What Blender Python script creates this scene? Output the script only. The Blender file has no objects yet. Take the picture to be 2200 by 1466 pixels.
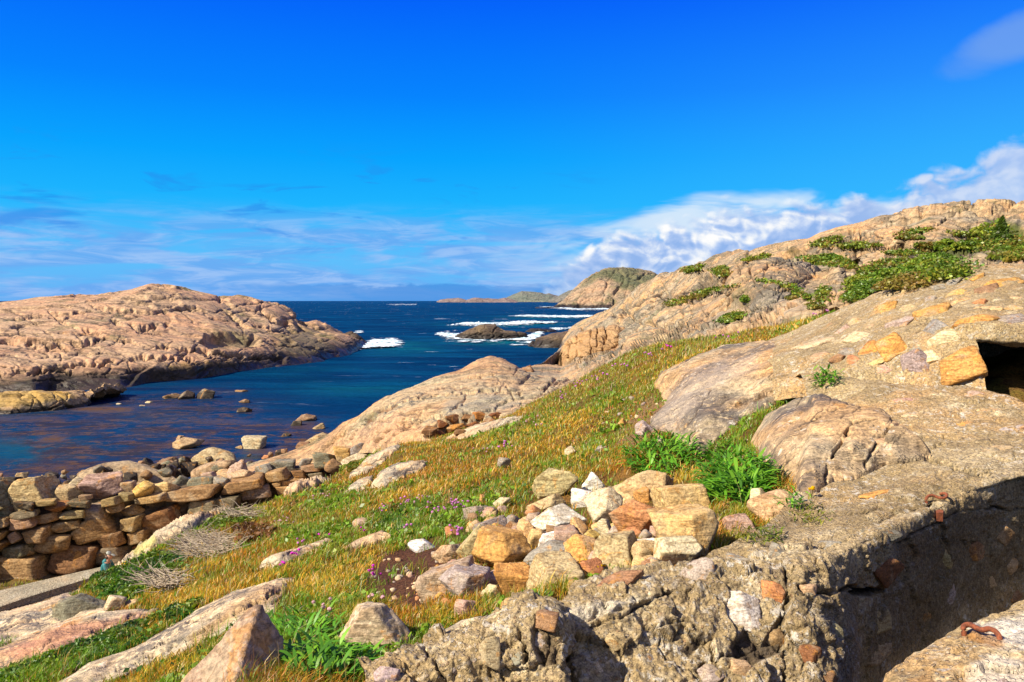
import bpy, bmesh, math, random
import numpy as np
from mathutils import Vector
from mathutils.bvhtree import BVHTree

SC = bpy.context.scene
COL = SC.collection
RS = np.random.RandomState
F = 1700.0; CX = 1100.0; CY = 733.0; HZ = 646.5; EYE = 11.0
TH = math.atan((CY - HZ) / F)
ct, st = math.cos(TH), math.sin(TH)

# ---------------------------------------------------------------- geometry of sight lines
def W(px, py, Y):
    px = np.asarray(px, float); py = np.asarray(py, float); Y = np.asarray(Y, float)
    a = (px - CX) / F; b = (CY - py) / F
    dy = ct + b * st; dz = -st + b * ct
    k = Y / dy
    return np.stack([a * k, Y + 0 * a, EYE + dz * k], -1)

def proj(P):
    x = P[..., 0]; y = P[..., 1]; z = P[..., 2] - EYE
    d = np.maximum(y * ct - z * st, 1e-6); u = y * st + z * ct
    return CX + F * x / d, CY - F * u / d

def sea_Y(py):
    b = (CY - py) / F
    return (ct + b * st) * EYE / (st - b * ct)

# ---------------------------------------------------------------- noise
_perm = RS(7).permutation(256).astype(np.int64)
_grad = RS(8).normal(size=(256, 3)); _grad /= np.linalg.norm(_grad, axis=1)[:, None]
_r1 = RS(9).rand(256, 3)

def _hash(ix, iy, iz):
    return _perm[(_perm[(_perm[ix & 255] + iy) & 255] + iz) & 255]

def perlin(P):
    P = np.asarray(P, float)
    i = np.floor(P).astype(np.int64); f = P - i
    w = f * f * f * (f * (f * 6 - 15) + 10)
    out = 0
    for dx in (0, 1):
        wx = w[:, 0] if dx else 1 - w[:, 0]
        for dy in (0, 1):
            wy = w[:, 1] if dy else 1 - w[:, 1]
            for dz in (0, 1):
                wz = w[:, 2] if dz else 1 - w[:, 2]
                g = _grad[_hash(i[:, 0] + dx, i[:, 1] + dy, i[:, 2] + dz)]
                out = out + wx * wy * wz * ((f[:, 0] - dx) * g[:, 0] + (f[:, 1] - dy) * g[:, 1] + (f[:, 2] - dz) * g[:, 2])
    return out * 1.5

def fbm(P, o=4, g=0.5):
    a = 1.0; s = 0; P = np.asarray(P, float).copy(); t = 0
    for k in range(o):
        s = s + a * perlin(P); t += a; a *= g; P = P * 2.03 + 11.7
    return s / t * 1.4

def ridged(P, o=4):
    a = 1.0; s = 0; P = np.asarray(P, float).copy(); t = 0
    for k in range(o):
        s = s + a * (1 - 2 * np.abs(perlin(P))); t += a; a *= 0.5; P = P * 2.07 + 5.3
    return s / t

def worley(P):
    """F2-F1 and the nearest cell's random number"""
    P = np.asarray(P, float)
    i = np.floor(P).astype(np.int64)
    d1 = np.full(len(P), 9.0); d2 = np.full(len(P), 9.0); cid = np.zeros(len(P))
    for dx in (-1, 0, 1):
        for dy in (-1, 0, 1):
            for dz in (-1, 0, 1):
                h = _hash(i[:, 0] + dx, i[:, 1] + dy, i[:, 2] + dz)
                q = i + np.array([dx, dy, dz]) + _r1[h] - P
                d = np.sqrt((q * q).sum(1))
                near = d < d1
                d2 = np.where(near, d1, np.minimum(d2, d))
                cid = np.where(near, h / 255.0, cid)
                d1 = np.where(near, d, d1)
    return d2 - d1, cid

def sstep(a, b, x):
    t = np.clip((x - a) / (b - a), 0, 1)
    return t * t * (3 - 2 * t)

def polydist(px, py, poly):
    """signed distance in photo pixels, positive inside"""
    p = np.asarray(poly, float); n = len(p)
    inside = np.zeros(px.shape, bool); dm = np.full(px.shape, 1e18)
    for k in range(n):
        x0, y0 = p[k]; x1, y1 = p[(k + 1) % n]
        c = ((y0 > py) != (y1 > py))
        xi = (x1 - x0) * (py - y0) / ((y1 - y0) if y1 != y0 else 1e-9) + x0
        inside ^= c & (px < xi)
        ex, ey = x1 - x0, y1 - y0
        t = np.clip(((px - x0) * ex + (py - y0) * ey) / max(ex * ex + ey * ey, 1e-9), 0, 1)
        dm = np.minimum(dm, (px - x0 - t * ex) ** 2 + (py - y0 - t * ey) ** 2)
    d = np.sqrt(dm)
    return np.where(inside, d, -d)

def linedist(px, py, line):
    p = np.asarray(line, float); dm = np.full(px.shape, 1e18)
    for k in range(len(p) - 1):
        x0, y0 = p[k]; x1, y1 = p[k + 1]
        ex, ey = x1 - x0, y1 - y0
        t = np.clip(((px - x0) * ex + (py - y0) * ey) / max(ex * ex + ey * ey, 1e-9), 0, 1)
        dm = np.minimum(dm, (px - x0 - t * ex) ** 2 + (py - y0 - t * ey) ** 2)
    return np.sqrt(dm)

# ---------------------------------------------------------------- objects
def tag(o, label=None, cat=None, group=None, kind=None):
    if label: o['label'] = label
    if cat: o['category'] = cat
    if group: o['group'] = group
    if kind: o['kind'] = kind
    return o

def empty(name, loc):
    o = bpy.data.objects.new(name, None); o.location = loc; o.empty_display_size = 0.1
    COL.objects.link(o)
    return o

def mesh_obj(name, V, faces, mat, parent=None, col=None, smooth=True, loc=None, fcol=None):
    """V (n,3); faces (m,3) or (m,4) array, or a list of such arrays"""
    V = np.asarray(V, np.float64)
    if loc is None:
        loc = np.zeros(3)
    loc = np.asarray(loc, float)
    fl = faces if isinstance(faces, list) else [faces]
    fl = [np.asarray(a, np.int64) for a in fl if len(a)]
    me = bpy.data.meshes.new(name)
    me.vertices.add(len(V)); me.vertices.foreach_set('co', (V - loc).astype(np.float32).ravel())
    idx = np.concatenate([a.ravel() for a in fl])
    tot = np.concatenate([np.full(len(a), a.shape[1]) for a in fl])
    start = np.concatenate([[0], np.cumsum(tot)[:-1]])
    me.loops.add(len(idx)); me.loops.foreach_set('vertex_index', idx.astype(np.int32))
    me.polygons.add(len(tot)); me.polygons.foreach_set('loop_start', start.astype(np.int32))
    me.polygons.foreach_set('loop_total', tot.astype(np.int32))
    me.polygons.foreach_set('use_smooth', np.full(len(tot), smooth))
    if col is None: col = np.zeros((len(V), 4), np.float32)
    if True:
        a = me.color_attributes.new('Col', 'FLOAT_COLOR', 'POINT')
        a.data.foreach_set('color', np.asarray(col, np.float32).ravel())
    me.update(calc_edges=True); me.validate()
    if mat: me.materials.append(mat)
    o = bpy.data.objects.new(name, me); COL.objects.link(o)
    if parent is not None:
        o.parent = parent
        o.location = Vector(loc) - parent.location
    else:
        o.location = loc
    return o

def gridfaces(nu, nv):
    a = np.arange(nu * nv).reshape(nv, nu)
    return np.stack([a[:-1, :-1], a[:-1, 1:], a[1:, 1:], a[1:, :-1]], -1).reshape(-1, 4)

def grid_normals(G):
    du = np.gradient(G, axis=1); dv = np.gradient(G, axis=0)
    n = np.cross(du, dv); l = np.linalg.norm(n, axis=-1, keepdims=True)
    return n / np.maximum(l, 1e-9)

def smooth1(a, k):
    if k < 1: return a
    ker = np.exp(-np.linspace(-2, 2, 2 * k + 1) ** 2); ker /= ker.sum()
    p = np.pad(a, [(k, k), (0, 0)], mode='edge')
    return np.stack([np.convolve(p[:, c], ker, 'valid') for c in range(a.shape[1])], 1)

def loft_grid(lines, nu, rows, smooth=3):
    """lines: lists of (px,py,Y) or arrays of world points marked by ('w', arr); rows: rows per gap"""
    L = []
    for ln in lines:
        a = np.asarray(ln, float)
        t = (a[:, 0] - a[0, 0]) / (a[-1, 0] - a[0, 0])
        P = W(a[:, 0], a[:, 1], a[:, 2])
        tt = np.linspace(0, 1, nu)
        L.append(smooth1(np.stack([np.interp(tt, t, P[:, c]) for c in range(3)], 1), smooth))
    return loft_world(L, rows)

def loft_world(L, rows):
    n = len(L); out = []
    if isinstance(rows, int): rows = [rows] * (n - 1)
    for k in range(n - 1):
        p0 = L[max(k - 1, 0)]; p1 = L[k]; p2 = L[k + 1]; p3 = L[min(k + 2, n - 1)]
        if k == 0: p0 = 2 * p1 - p2
        if k == n - 2: p3 = 2 * p2 - p1
        d01 = np.sqrt(np.linalg.norm(p1 - p0, axis=1))[:, None] + 1e-6
        d12 = np.sqrt(np.linalg.norm(p2 - p1, axis=1))[:, None] + 1e-6
        d23 = np.sqrt(np.linalg.norm(p3 - p2, axis=1))[:, None] + 1e-6
        m1 = (p2 - p1) + d12 * ((p1 - p0) / d01 - (p2 - p0) / (d01 + d12))
        m2 = (p2 - p1) + d12 * ((p3 - p2) / d23 - (p3 - p1) / (d12 + d23))
        m = rows[k]
        for j in range(m + (1 if k == n - 2 else 0)):
            t = j / m
            out.append((2 * t**3 - 3 * t**2 + 1) * p1 + (t**3 - 2 * t**2 + t) * m1 + (-2 * t**3 + 3 * t**2) * p2 + (t**3 - t**2) * m2)
    return np.stack(out, 0)

def shifted(line, dY=0, dz=0, dx=0):
    """photo-space line moved in the world, given back as (px,py,Y)"""
    a = np.asarray(line, float); P = W(a[:, 0], a[:, 1], a[:, 2]); P = P + np.array([dx, dY, dz])
    x, y = proj(P)
    return np.stack([x, y, P[:, 1]], 1)

def to_z(line, dY, z):
    a = np.asarray(line, float); P = W(a[:, 0], a[:, 1], a[:, 2]); P[:, 1] += dY; P[:, 0] *= (P[:, 1] / (P[:, 1] - dY)); P[:, 2] = z
    x, y = proj(P)
    return np.stack([x, y, P[:, 1]], 1)

def rockdisp(P, s=1.0, amp=0.1, strike=(1, 0.3, 0.0), stretch=2.5, crack=0.5, strata=None, seed=0, octaves=5, warp=0.35):
    """natural rock relief: broad swells, ridges, joints along the strike, broken ledges"""
    P = np.asarray(P, float) + seed * 17.31
    a = np.array(strike, float); a /= np.linalg.norm(a)
    b = np.cross([0, 0, 1.0], a); b /= np.linalg.norm(b); c = np.cross(a, b)
    Q = np.stack([P @ a / stretch, P @ b, P @ c], 1) / s
    Wp = Q + warp * np.stack([fbm(Q * 0.7 + 3.1, 3), fbm(Q * 0.7 + 9.2, 3), fbm(Q * 0.7 + 21.4, 3)], 1)
    h = 0.7 * fbm(Wp * 0.6, octaves, 0.52) + 0.25 * ridged(Wp * 0.9 + 4.0, 4)
    if crack:
        e, cid = worley(Wp * 0.9)
        h = h - crack * (1 - sstep(0.0, 0.10, e)) + 0.5 * crack * (cid - 0.5)
        e2, cid2 = worley(Wp * np.array([1.0, 2.0, 2.6]) * 1.25 + 7.7)
        h = h - 0.55 * crack * (1 - sstep(0.0, 0.10, e2)) + 0.35 * crack * (cid2 - 0.5)
    if strata:
        d, per, sa = strata
        d = np.array(d, float); d /= np.linalg.norm(d)
        w = P @ d / per + 0.9 * fbm(P / (per * 3.5), 3)
        fr = w - np.floor(w)
        k = sstep(-0.3, 0.35, fbm(P / (per * 2.6) + 31.0, 3))
        h = h + sa * k * (fr - 0.5 - 0.9 * sstep(0.86, 1.0, fr))
    return amp * h

def new_col(n):
    c = np.zeros((n, 4), np.float32)
    return c

def paint(col, mask, rgb):
    m = np.clip(mask, 0, 1)[:, None]
    a0 = col[:, 3:4]
    col[:, :3] = np.where(a0 + m > 1e-6, (col[:, :3] * a0 * (1 - m) + np.array(rgb) * m) / np.maximum(a0 * (1 - m) + m, 1e-6), 0)
    col[:, 3:4] = a0 * (1 - m) + m
# ---------------------------------------------------------------- materials
class N:
    """tiny node helper"""
    def __init__(self, tree):
        self.t = tree; self.t.nodes.clear()
    def n(self, kind, **kw):
        nd = self.t.nodes.new(kind)
        for k, v in kw.items():
            if k.startswith('i_'):
                key = k[2:]
                key = int(key) if key.isdigit() else key.replace('_', ' ')
                s = nd.inputs[key]
                if hasattr(v, 'is_linked') or isinstance(v, bpy.types.NodeSocket): self.t.links.new(v, s)
                else: s.default_value = v
            else: setattr(nd, k, v)
        return nd
    def math(self, op, a, b=None, c=None, clamp=False):
        nd = self.t.nodes.new('ShaderNodeMath'); nd.operation = op; nd.use_clamp = clamp
        for k, v in enumerate((a, b, c)):
            if v is None: continue
            if isinstance(v, bpy.types.NodeSocket): self.t.links.new(v, nd.inputs[k])
            else: nd.inputs[k].default_value = v
        return nd.outputs[0]
    def vmath(self, op, a, b=None, scale=None):
        nd = self.t.nodes.new('ShaderNodeVectorMath'); nd.operation = op
        for k, v in enumerate((a, b)):
            if v is None: continue
            if isinstance(v, bpy.types.NodeSocket): self.t.links.new(v, nd.inputs[k])
            else: nd.inputs[k].default_value = v
        if scale is not None: nd.inputs['Scale'].default_value = scale
        return nd.outputs[0]
    def mix(self, f, a, b, blend='MIX'):
        nd = self.t.nodes.new('ShaderNodeMix'); nd.data_type = 'RGBA'; nd.blend_type = blend; nd.clamp_factor = True
        for s, v in ((nd.inputs[0], f), (nd.inputs[6], a), (nd.inputs[7], b)):
            if isinstance(v, bpy.types.NodeSocket): self.t.links.new(v, s)
            else: s.default_value = v if not isinstance(v, tuple) else (*v[:3], 1)
        return nd.outputs[2]
    def noise(self, vec, scale, detail=5, rough=0.55, dist=0.0):
        nd = self.n('ShaderNodeTexNoise', i_Scale=scale, i_Detail=detail, i_Roughness=rough, i_Distortion=dist)
        self.t.links.new(vec, nd.inputs['Vector'])
        return nd.outputs['Fac']
    def voro(self, vec, scale, feature='F1', rnd=1.0):
        nd = self.n('ShaderNodeTexVoronoi', feature=feature, i_Scale=scale, i_Randomness=rnd)
        self.t.links.new(vec, nd.inputs['Vector'])
        return nd
    def ramp(self, f, stops, interp='LINEAR'):
        nd = self.t.nodes.new('ShaderNodeValToRGB'); nd.color_ramp.interpolation = interp
        cr = nd.color_ramp
        while len(cr.elements) < len(stops): cr.elements.new(0.5)
        while len(cr.elements) > len(stops): cr.elements.remove(cr.elements[-1])
        for e, (p, c) in zip(cr.elements, stops):
            e.position = p; e.color = (*c, 1) if isinstance(c, tuple) else (c, c, c, 1)
        self.t.links.new(f, nd.inputs[0])
        return nd.outputs[0]
    def step(self, f, lo, hi, a=0.0, b=1.0):
        nd = self.t.nodes.new('ShaderNodeMapRange'); nd.interpolation_type = 'SMOOTHSTEP'
        self.t.links.new(f, nd.inputs[0])
        for k, v in ((1, lo), (2, hi), (3, a), (4, b)): nd.inputs[k].default_value = v
        return nd.outputs[0]
    def link(self, a, b): self.t.links.new(a, b)

def new_mat(name):
    m = bpy.data.materials.new(name); m.use_nodes = True
    return m, N(m.node_tree)

def rock_mat(name, c1, c2, c3, s=1.0, rot=(0, 0, 0.3), stretch=(0.35, 1, 1), dark=0.5, lichen=0.25, lichen_col=(0.05, 0.045, 0.04),
             orange=0.12, orange_col=(0.30, 0.13, 0.02), white=0.15, bump=0.5, bd=0.05, wet=None, green=0.0, grain=1.0, obj=False, joints=0.6, lsc=3.2, grit=0.0):
    m, n = new_mat(name)
    tc = n.n('ShaderNodeTexCoord'); geo = n.n('ShaderNodeNewGeometry')
    src = tc.outputs['Object'] if obj else geo.outputs['Position']
    if obj:
        oi = n.n('ShaderNodeObjectInfo')
        off = n.vmath('SCALE', oi.outputs['Random'], scale=37.0)
        cmb = n.n('ShaderNodeCombineXYZ', i_X=oi.outputs['Random'], i_Y=oi.outputs['Random'], i_Z=oi.outputs['Random'])
        src = n.vmath('ADD', src, n.vmath('SCALE', cmb.outputs[0], scale=53.0))
    mp = n.n('ShaderNodeMapping', vector_type='POINT'); mp.inputs['Rotation'].default_value = rot
    mp.inputs['Scale'].default_value = stretch
    n.link(src, mp.inputs[0]); st_ = mp.outputs[0]
    big = n.noise(src, 0.35 / s, 4, 0.6, 0.6)
    mid = n.noise(st_, 1.6 / s, 6, 0.62, 0.8)
    fine = n.noise(src, 9.0 / s, 6, 0.7)
    band = n.noise(st_, 5.0 / s, 4, 0.6, 1.2)
    c = n.mix(n.step(mid, 0.38, 0.62), c1, c2)
    c = n.mix(n.step(big, 0.42, 0.62), c, c3)
    c = n.mix(n.math('MULTIPLY', n.step(band, 0.50, 0.68), 0.45), c, tuple(v * 0.55 for v in c1))
    # grain of the stone
    g = n.step(fine, 0.3, 0.7, 0.55, 1.45)
    cg = n.n('ShaderNodeCombineXYZ', i_X=g, i_Y=g, i_Z=g)
    c = n.mix(0.85 * grain, c, cg.outputs[0], 'MULTIPLY')
    # joints: the edges of cells drawn out along the strike
    wv = n.vmath('ADD', st_, n.vmath('SCALE', n.n('ShaderNodeCombineXYZ', i_X=band, i_Y=mid, i_Z=big).outputs[0], scale=0.5 * s))
    v1 = n.voro(wv, 0.9 / s, 'DISTANCE_TO_EDGE').outputs['Distance']
    v2 = n.voro(wv, 2.6 / s, 'DISTANCE_TO_EDGE').outputs['Distance']
    j1 = n.step(v1, 0.0, 0.045, 1, 0); j2 = n.math('MULTIPLY', n.step(v2, 0.0, 0.06, 1, 0), n.step(mid, 0.42, 0.6))
    jn = n.math('MAXIMUM', n.math('MULTIPLY', j1, n.step(big, 0.35, 0.55)), n.math('MULTIPLY', j2, 0.7))
    c = n.mix(n.math('MULTIPLY', jn, dark * joints), c, (0.035, 0.022, 0.014))
    if orange:
        o = n.noise(src, 0.9 / s, 7, 0.72, 1.0)
        c = n.mix(n.math('MULTIPLY', n.step(o, 0.66 - 0.5 * orange, 0.74 - 0.4 * orange), 0.75), c, orange_col)
    if green:
        gr = n.noise(src, 0.7 / s, 6, 0.7, 0.4)
        c = n.mix(n.math('MULTIPLY', n.step(gr, 0.62 - 0.5 * green, 0.72 - 0.5 * green), 0.7), c, (0.085, 0.085, 0.035))
    if lichen:
        l1 = n.noise(src, lsc / s, 8, 0.75, 0.3); l2 = n.noise(src, 0.5 / s, 3, 0.5)
        lf = n.math('MULTIPLY', n.step(l1, 0.60 - 0.25 * lichen, 0.645 - 0.25 * lichen), n.step(l2, 0.45, 0.60))
        c = n.mix(n.math('MULTIPLY', lf, 0.8), c, lichen_col)
    if white:
        w1 = n.noise(src, 4.5 / s, 6, 0.7, 0.2)
        c = n.mix(n.math('MULTIPLY', n.step(w1, 0.70 - 0.25 * white, 0.73 - 0.25 * white), 0.7), c, (0.42, 0.38, 0.31))
    at = n.n('ShaderNodeAttribute', attribute_name='Col')
    tint = n.mix(0.5, at.outputs['Color'], n.mix(1.0, at.outputs['Color'], cg.outputs[0], 'MULTIPLY'))
    c = n.mix(at.outputs['Alpha'], c, tint)
    if grit:
        gt = n.step(n.noise(src, 42 / s, 4, 0.7), 0.3, 0.7, 1 - grit, 1 + grit)
        c = n.mix(1.0, c, n.n('ShaderNodeCombineXYZ', i_X=gt, i_Y=gt, i_Z=gt).outputs[0], 'MULTIPLY')
    rough = 0.85
    if wet is not None:
        sp = n.n('ShaderNodeSeparateXYZ'); n.link(geo.outputs['Position'], sp.inputs[0])
        zz = n.math('ADD', sp.outputs['Z'], n.math('MULTIPLY', n.math('SUBTRACT', mid, 0.5), 2.4 * wet))
        wf = n.step(zz, wet * 0.75, wet * 1.5, 1, 0)
        c = n.mix(n.math('MULTIPLY', wf, 0.9), c, (0.018, 0.014, 0.010))
        rough = n.step(zz, wet * 0.3, wet, 0.4, 0.88)
    bs = n.n('ShaderNodeBsdfPrincipled', i_Base_Color=c, i_Roughness=rough)
    bs.inputs['Specular IOR Level'].default_value = 0.25
    hgt = n.math('ADD', n.math('ADD', n.math('MULTIPLY', fine, 0.35), n.math('MULTIPLY', mid, 0.7)), n.math('MULTIPLY', band, 0.35))
    hgt = n.math('SUBTRACT', hgt, n.math('MULTIPLY', jn, 0.7 * joints))
    bp = n.n('ShaderNodeBump', i_Strength=bump, i_Distance=bd * s); n.link(hgt, bp.inputs['Height'])
    n.link(bp.outputs[0], bs.inputs['Normal'])
    out = n.n('ShaderNodeOutputMaterial'); n.link(bs.outputs[0], out.inputs[0])
    return m

def concrete_mat(name, base=(0.315, 0.228, 0.112), pale=(0.47, 0.38, 0.23), darkc=(0.10, 0.07, 0.036), s=1.0, white=0.55):
    """old rough concrete full of pebbles"""
    m, n = new_mat(name)
    geo = n.n('ShaderNodeNewGeometry'); src = geo.outputs['Position']
    big = n.noise(src, 1.1 / s, 5, 0.6, 0.4); mid = n.noise(src, 5.0 / s, 6, 0.65); fine = n.noise(src, 38 / s, 5, 0.75)
    c = n.mix(n.step(big, 0.35, 0.65), base, tuple(v * 0.78 for v in base))
    pb = n.noise(src, 0.55 / s, 5, 0.65, 0.8)
    c = n.mix(n.math('MULTIPLY', n.step(pb, 0.50, 0.64), 0.7), c, (base[0] * 1.35, base[1] * 1.12, base[2] * 0.95))
    c = n.mix(n.math('MULTIPLY', n.step(pb, 0.46, 0.34), 0.6), c, (base[0] * 1.25, base[1] * 1.35, base[2] * 1.6))
    c = n.mix(n.step(mid, 0.52, 0.72), c, pale)
    c = n.mix(n.math('MULTIPLY', n.step(mid, 0.42, 0.30), 0.6), c, darkc)
    pv = n.voro(src, 42 / s, 'F1')
    peb = n.step(pv.outputs['Distance'], 0.30, 0.42, 1, 0)
    rv = n.n('ShaderNodeSeparateColor'); n.link(pv.outputs['Color'], rv.inputs[0])
    pc = n.ramp(rv.outputs[0], [(0.0, (0.16, 0.11, 0.07)), (0.3, (0.30, 0.24, 0.16)), (0.6, (0.24, 0.14, 0.07)), (0.8, (0.40, 0.36, 0.29)), (1.0, (0.13, 0.12, 0.10))])
    c = n.mix(n.math('MULTIPLY', peb, n.math('MULTIPLY', n.step(rv.outputs[1], 0.35, 0.4), 0.75)), c, pc)
    g = n.math('MULTIPLY', n.step(fine, 0.3, 0.7, 0.5, 1.5), n.step(n.noise(src, 95 / s, 3, 0.7), 0.3, 0.7, 0.7, 1.3))
    c = n.mix(0.9, c, n.n('ShaderNodeCombineXYZ', i_X=g, i_Y=g, i_Z=g).outputs[0], 'MULTIPLY')
    w1 = n.noise(src, 14 / s, 7, 0.75, 0.3); w2 = n.noise(src, 1.7 / s, 3, 0.5)
    wf = n.math('MULTIPLY', n.step(w1, 0.63 - 0.15 * white, 0.67 - 0.15 * white), n.step(w2, 0.56 - 0.3 * white, 0.66))
    c = n.mix(n.math('MULTIPLY', wf, 0.75), c, (0.55, 0.51, 0.43))
    l1 = n.noise(src, 9 / s, 7, 0.75); l2 = n.noise(src, 1.3 / s, 3, 0.5, 0.5)
    c = n.mix(n.math('MULTIPLY', n.math('MULTIPLY', n.step(l1, 0.56, 0.62), n.step(l2, 0.5, 0.6)), 0.55), c, (0.05, 0.04, 0.03))
    at = n.n('ShaderNodeAttribute', attribute_name='Col')
    tg = n.mix(0.7, at.outputs['Color'], n.n('ShaderNodeCombineXYZ', i_X=g, i_Y=g, i_Z=g).outputs[0], 'MULTIPLY')
    c = n.mix(at.outputs['Alpha'], c, tg)
    bs = n.n('ShaderNodeBsdfPrincipled', i_Base_Color=c, i_Roughness=0.92)
    bs.inputs['Specular IOR Level'].default_value = 0.15
    hgt = n.math('ADD', n.math('MULTIPLY', fine, 0.5), n.math('ADD', n.math('MULTIPLY', mid, 0.9), n.math('MULTIPLY', peb, 0.2)))
    bp = n.n('ShaderNodeBump', i_Strength=1.0, i_Distance=0.04 * s); n.link(hgt, bp.inputs['Height'])
    n.link(bp.outputs[0], bs.inputs['Normal'])
    n.link(bs.outputs[0], n.n('ShaderNodeOutputMaterial').inputs[0])
    return m

def stone_mat(name):
    """loose stones: colour from the object's own colour, with bands, grain and lichen"""
    m, n = new_mat(name)
    tc = n.n('ShaderNodeTexCoord'); oi = n.n('ShaderNodeObjectInfo')
    cmb = n.n('ShaderNodeCombineXYZ', i_X=oi.outputs['Random'], i_Y=oi.outputs['Random'], i_Z=oi.outputs['Random'])
    at = n.n('ShaderNodeAttribute', attribute_name='Col')      # alpha holds the stone's size in metres
    dv = n.n('ShaderNodeVectorMath', operation='DIVIDE'); n.link(tc.outputs['Object'], dv.inputs[0])
    n.link(n.n('ShaderNodeCombineXYZ', i_X=at.outputs['Alpha'], i_Y=at.outputs['Alpha'], i_Z=at.outputs['Alpha']).outputs[0], dv.inputs[1])
    src = n.vmath('ADD', dv.outputs[0], n.vmath('SCALE', cmb.outputs[0], scale=91.0))
    rt = n.n('ShaderNodeMapping'); n.link(n.n('ShaderNodeCombineXYZ', i_X=n.math('MULTIPLY', oi.outputs['Random'], 2.3), i_Y=n.math('MULTIPLY', oi.outputs['Random'], 13.0), i_Z=n.math('MULTIPLY', oi.outputs['Random'], 29.0)).outputs[0], rt.inputs['Rotation']); rt.inputs['Scale'].default_value = (0.6, 1.2, 3.6)
    n.link(src, rt.inputs[0])
    big = n.noise(src, 1.6, 4, 0.6, 0.5); band = n.noise(rt.outputs[0], 2.0, 6, 0.68, 1.6); fine = n.noise(src, 17, 6, 0.72); spot = n.noise(src, 7, 8, 0.75)
    base = at.outputs['Color']
    c = n.mix(n.math('MULTIPLY', n.step(band, 0.46, 0.60), 0.75), base, n.mix(1.0, base, (0.50, 0.42, 0.34), 'MULTIPLY'))
    c = n.mix(n.math('MULTIPLY', n.step(big, 0.52, 0.68), 0.5), c, (0.34, 0.265, 0.16))
    c = n.mix(n.math('MULTIPLY', n.step(n.noise(src, 2.3, 6, 0.7, 0.8), 0.55, 0.64), 0.55), c, (0.42, 0.19, 0.035))
    g = n.step(fine, 0.3, 0.7, 0.5, 1.5)
    c = n.mix(0.9, c, n.n('ShaderNodeCombineXYZ', i_X=g, i_Y=g, i_Z=g).outputs[0], 'MULTIPLY')
    c = n.mix(n.math('MULTIPLY', n.math('MULTIPLY', n.step(spot, 0.58, 0.62), n.step(big, 0.5, 0.42)), 0.7), c, (0.045, 0.038, 0.03))
    c = n.mix(n.math('MULTIPLY', n.step(n.noise(src, 11, 6, 0.7), 0.66, 0.69), 0.6), c, (0.44, 0.40, 0.32))
    bs = n.n('ShaderNodeBsdfPrincipled', i_Base_Color=c, i_Roughness=0.85)
    bs.inputs['Specular IOR Level'].default_value = 0.22
    hgt = n.math('ADD', n.math('MULTIPLY', fine, 0.35), n.math('ADD', n.math('MULTIPLY', band, 0.5), n.math('MULTIPLY', big, 0.5)))
    bp = n.n('ShaderNodeBump', i_Strength=0.75); n.link(hgt, bp.inputs['Height'])
    n.link(n.math('MULTIPLY', at.outputs['Alpha'], 0.13), bp.inputs['Distance'])
    n.link(bp.outputs[0], bs.inputs['Normal'])
    n.link(bs.outputs[0], n.n('ShaderNodeOutputMaterial').inputs[0])
    return m

def leaf_mat(name, trans=0.35, rough=0.6, gloss=0.03):
    m, n = new_mat(name)
    at = n.n('ShaderNodeAttribute', attribute_name='Col')
    d = n.n('ShaderNodeBsdfDiffuse', i_Color=at.outputs['Color'])
    t = n.n('ShaderNodeBsdfTranslucent', i_Color=n.mix(1.0, at.outputs['Color'], (1.1, 1.15, 0.6), 'MULTIPLY'))
    mx = n.n('ShaderNodeMixShader', i_Fac=trans); n.link(d.outputs[0], mx.inputs[1]); n.link(t.outputs[0], mx.inputs[2])
    gl = n.n('ShaderNodeBsdfGlossy', i_Roughness=0.45)
    m2 = n.n('ShaderNodeMixShader', i_Fac=gloss); n.link(mx.outputs[0], m2.inputs[1]); n.link(gl.outputs[0], m2.inputs[2])
    n.link(m2.outputs[0], n.n('ShaderNodeOutputMaterial').inputs[0])
    return m

def plain_mat(name, c, rough=0.8, var=0.25, scale=20, metal=0.0, bump=0.0):
    m, n = new_mat(name)
    tc = n.n('ShaderNodeTexCoord')
    f = n.noise(tc.outputs['Object'], scale, 5, 0.65)
    g = n.step(f, 0.3, 0.7, 1 - var, 1 + var)
    cc = n.mix(1.0, c, n.n('ShaderNodeCombineXYZ', i_X=g, i_Y=g, i_Z=g).outputs[0], 'MULTIPLY')
    bs = n.n('ShaderNodeBsdfPrincipled', i_Base_Color=cc, i_Roughness=rough, i_Metallic=metal)
    if bump:
        bp = n.n('ShaderNodeBump', i_Strength=0.6, i_Distance=bump); n.link(f, bp.inputs['Height']); n.link(bp.outputs[0], bs.inputs['Normal'])
    n.link(bs.outputs[0], n.n('ShaderNodeOutputMaterial').inputs[0])
    return m

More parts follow.
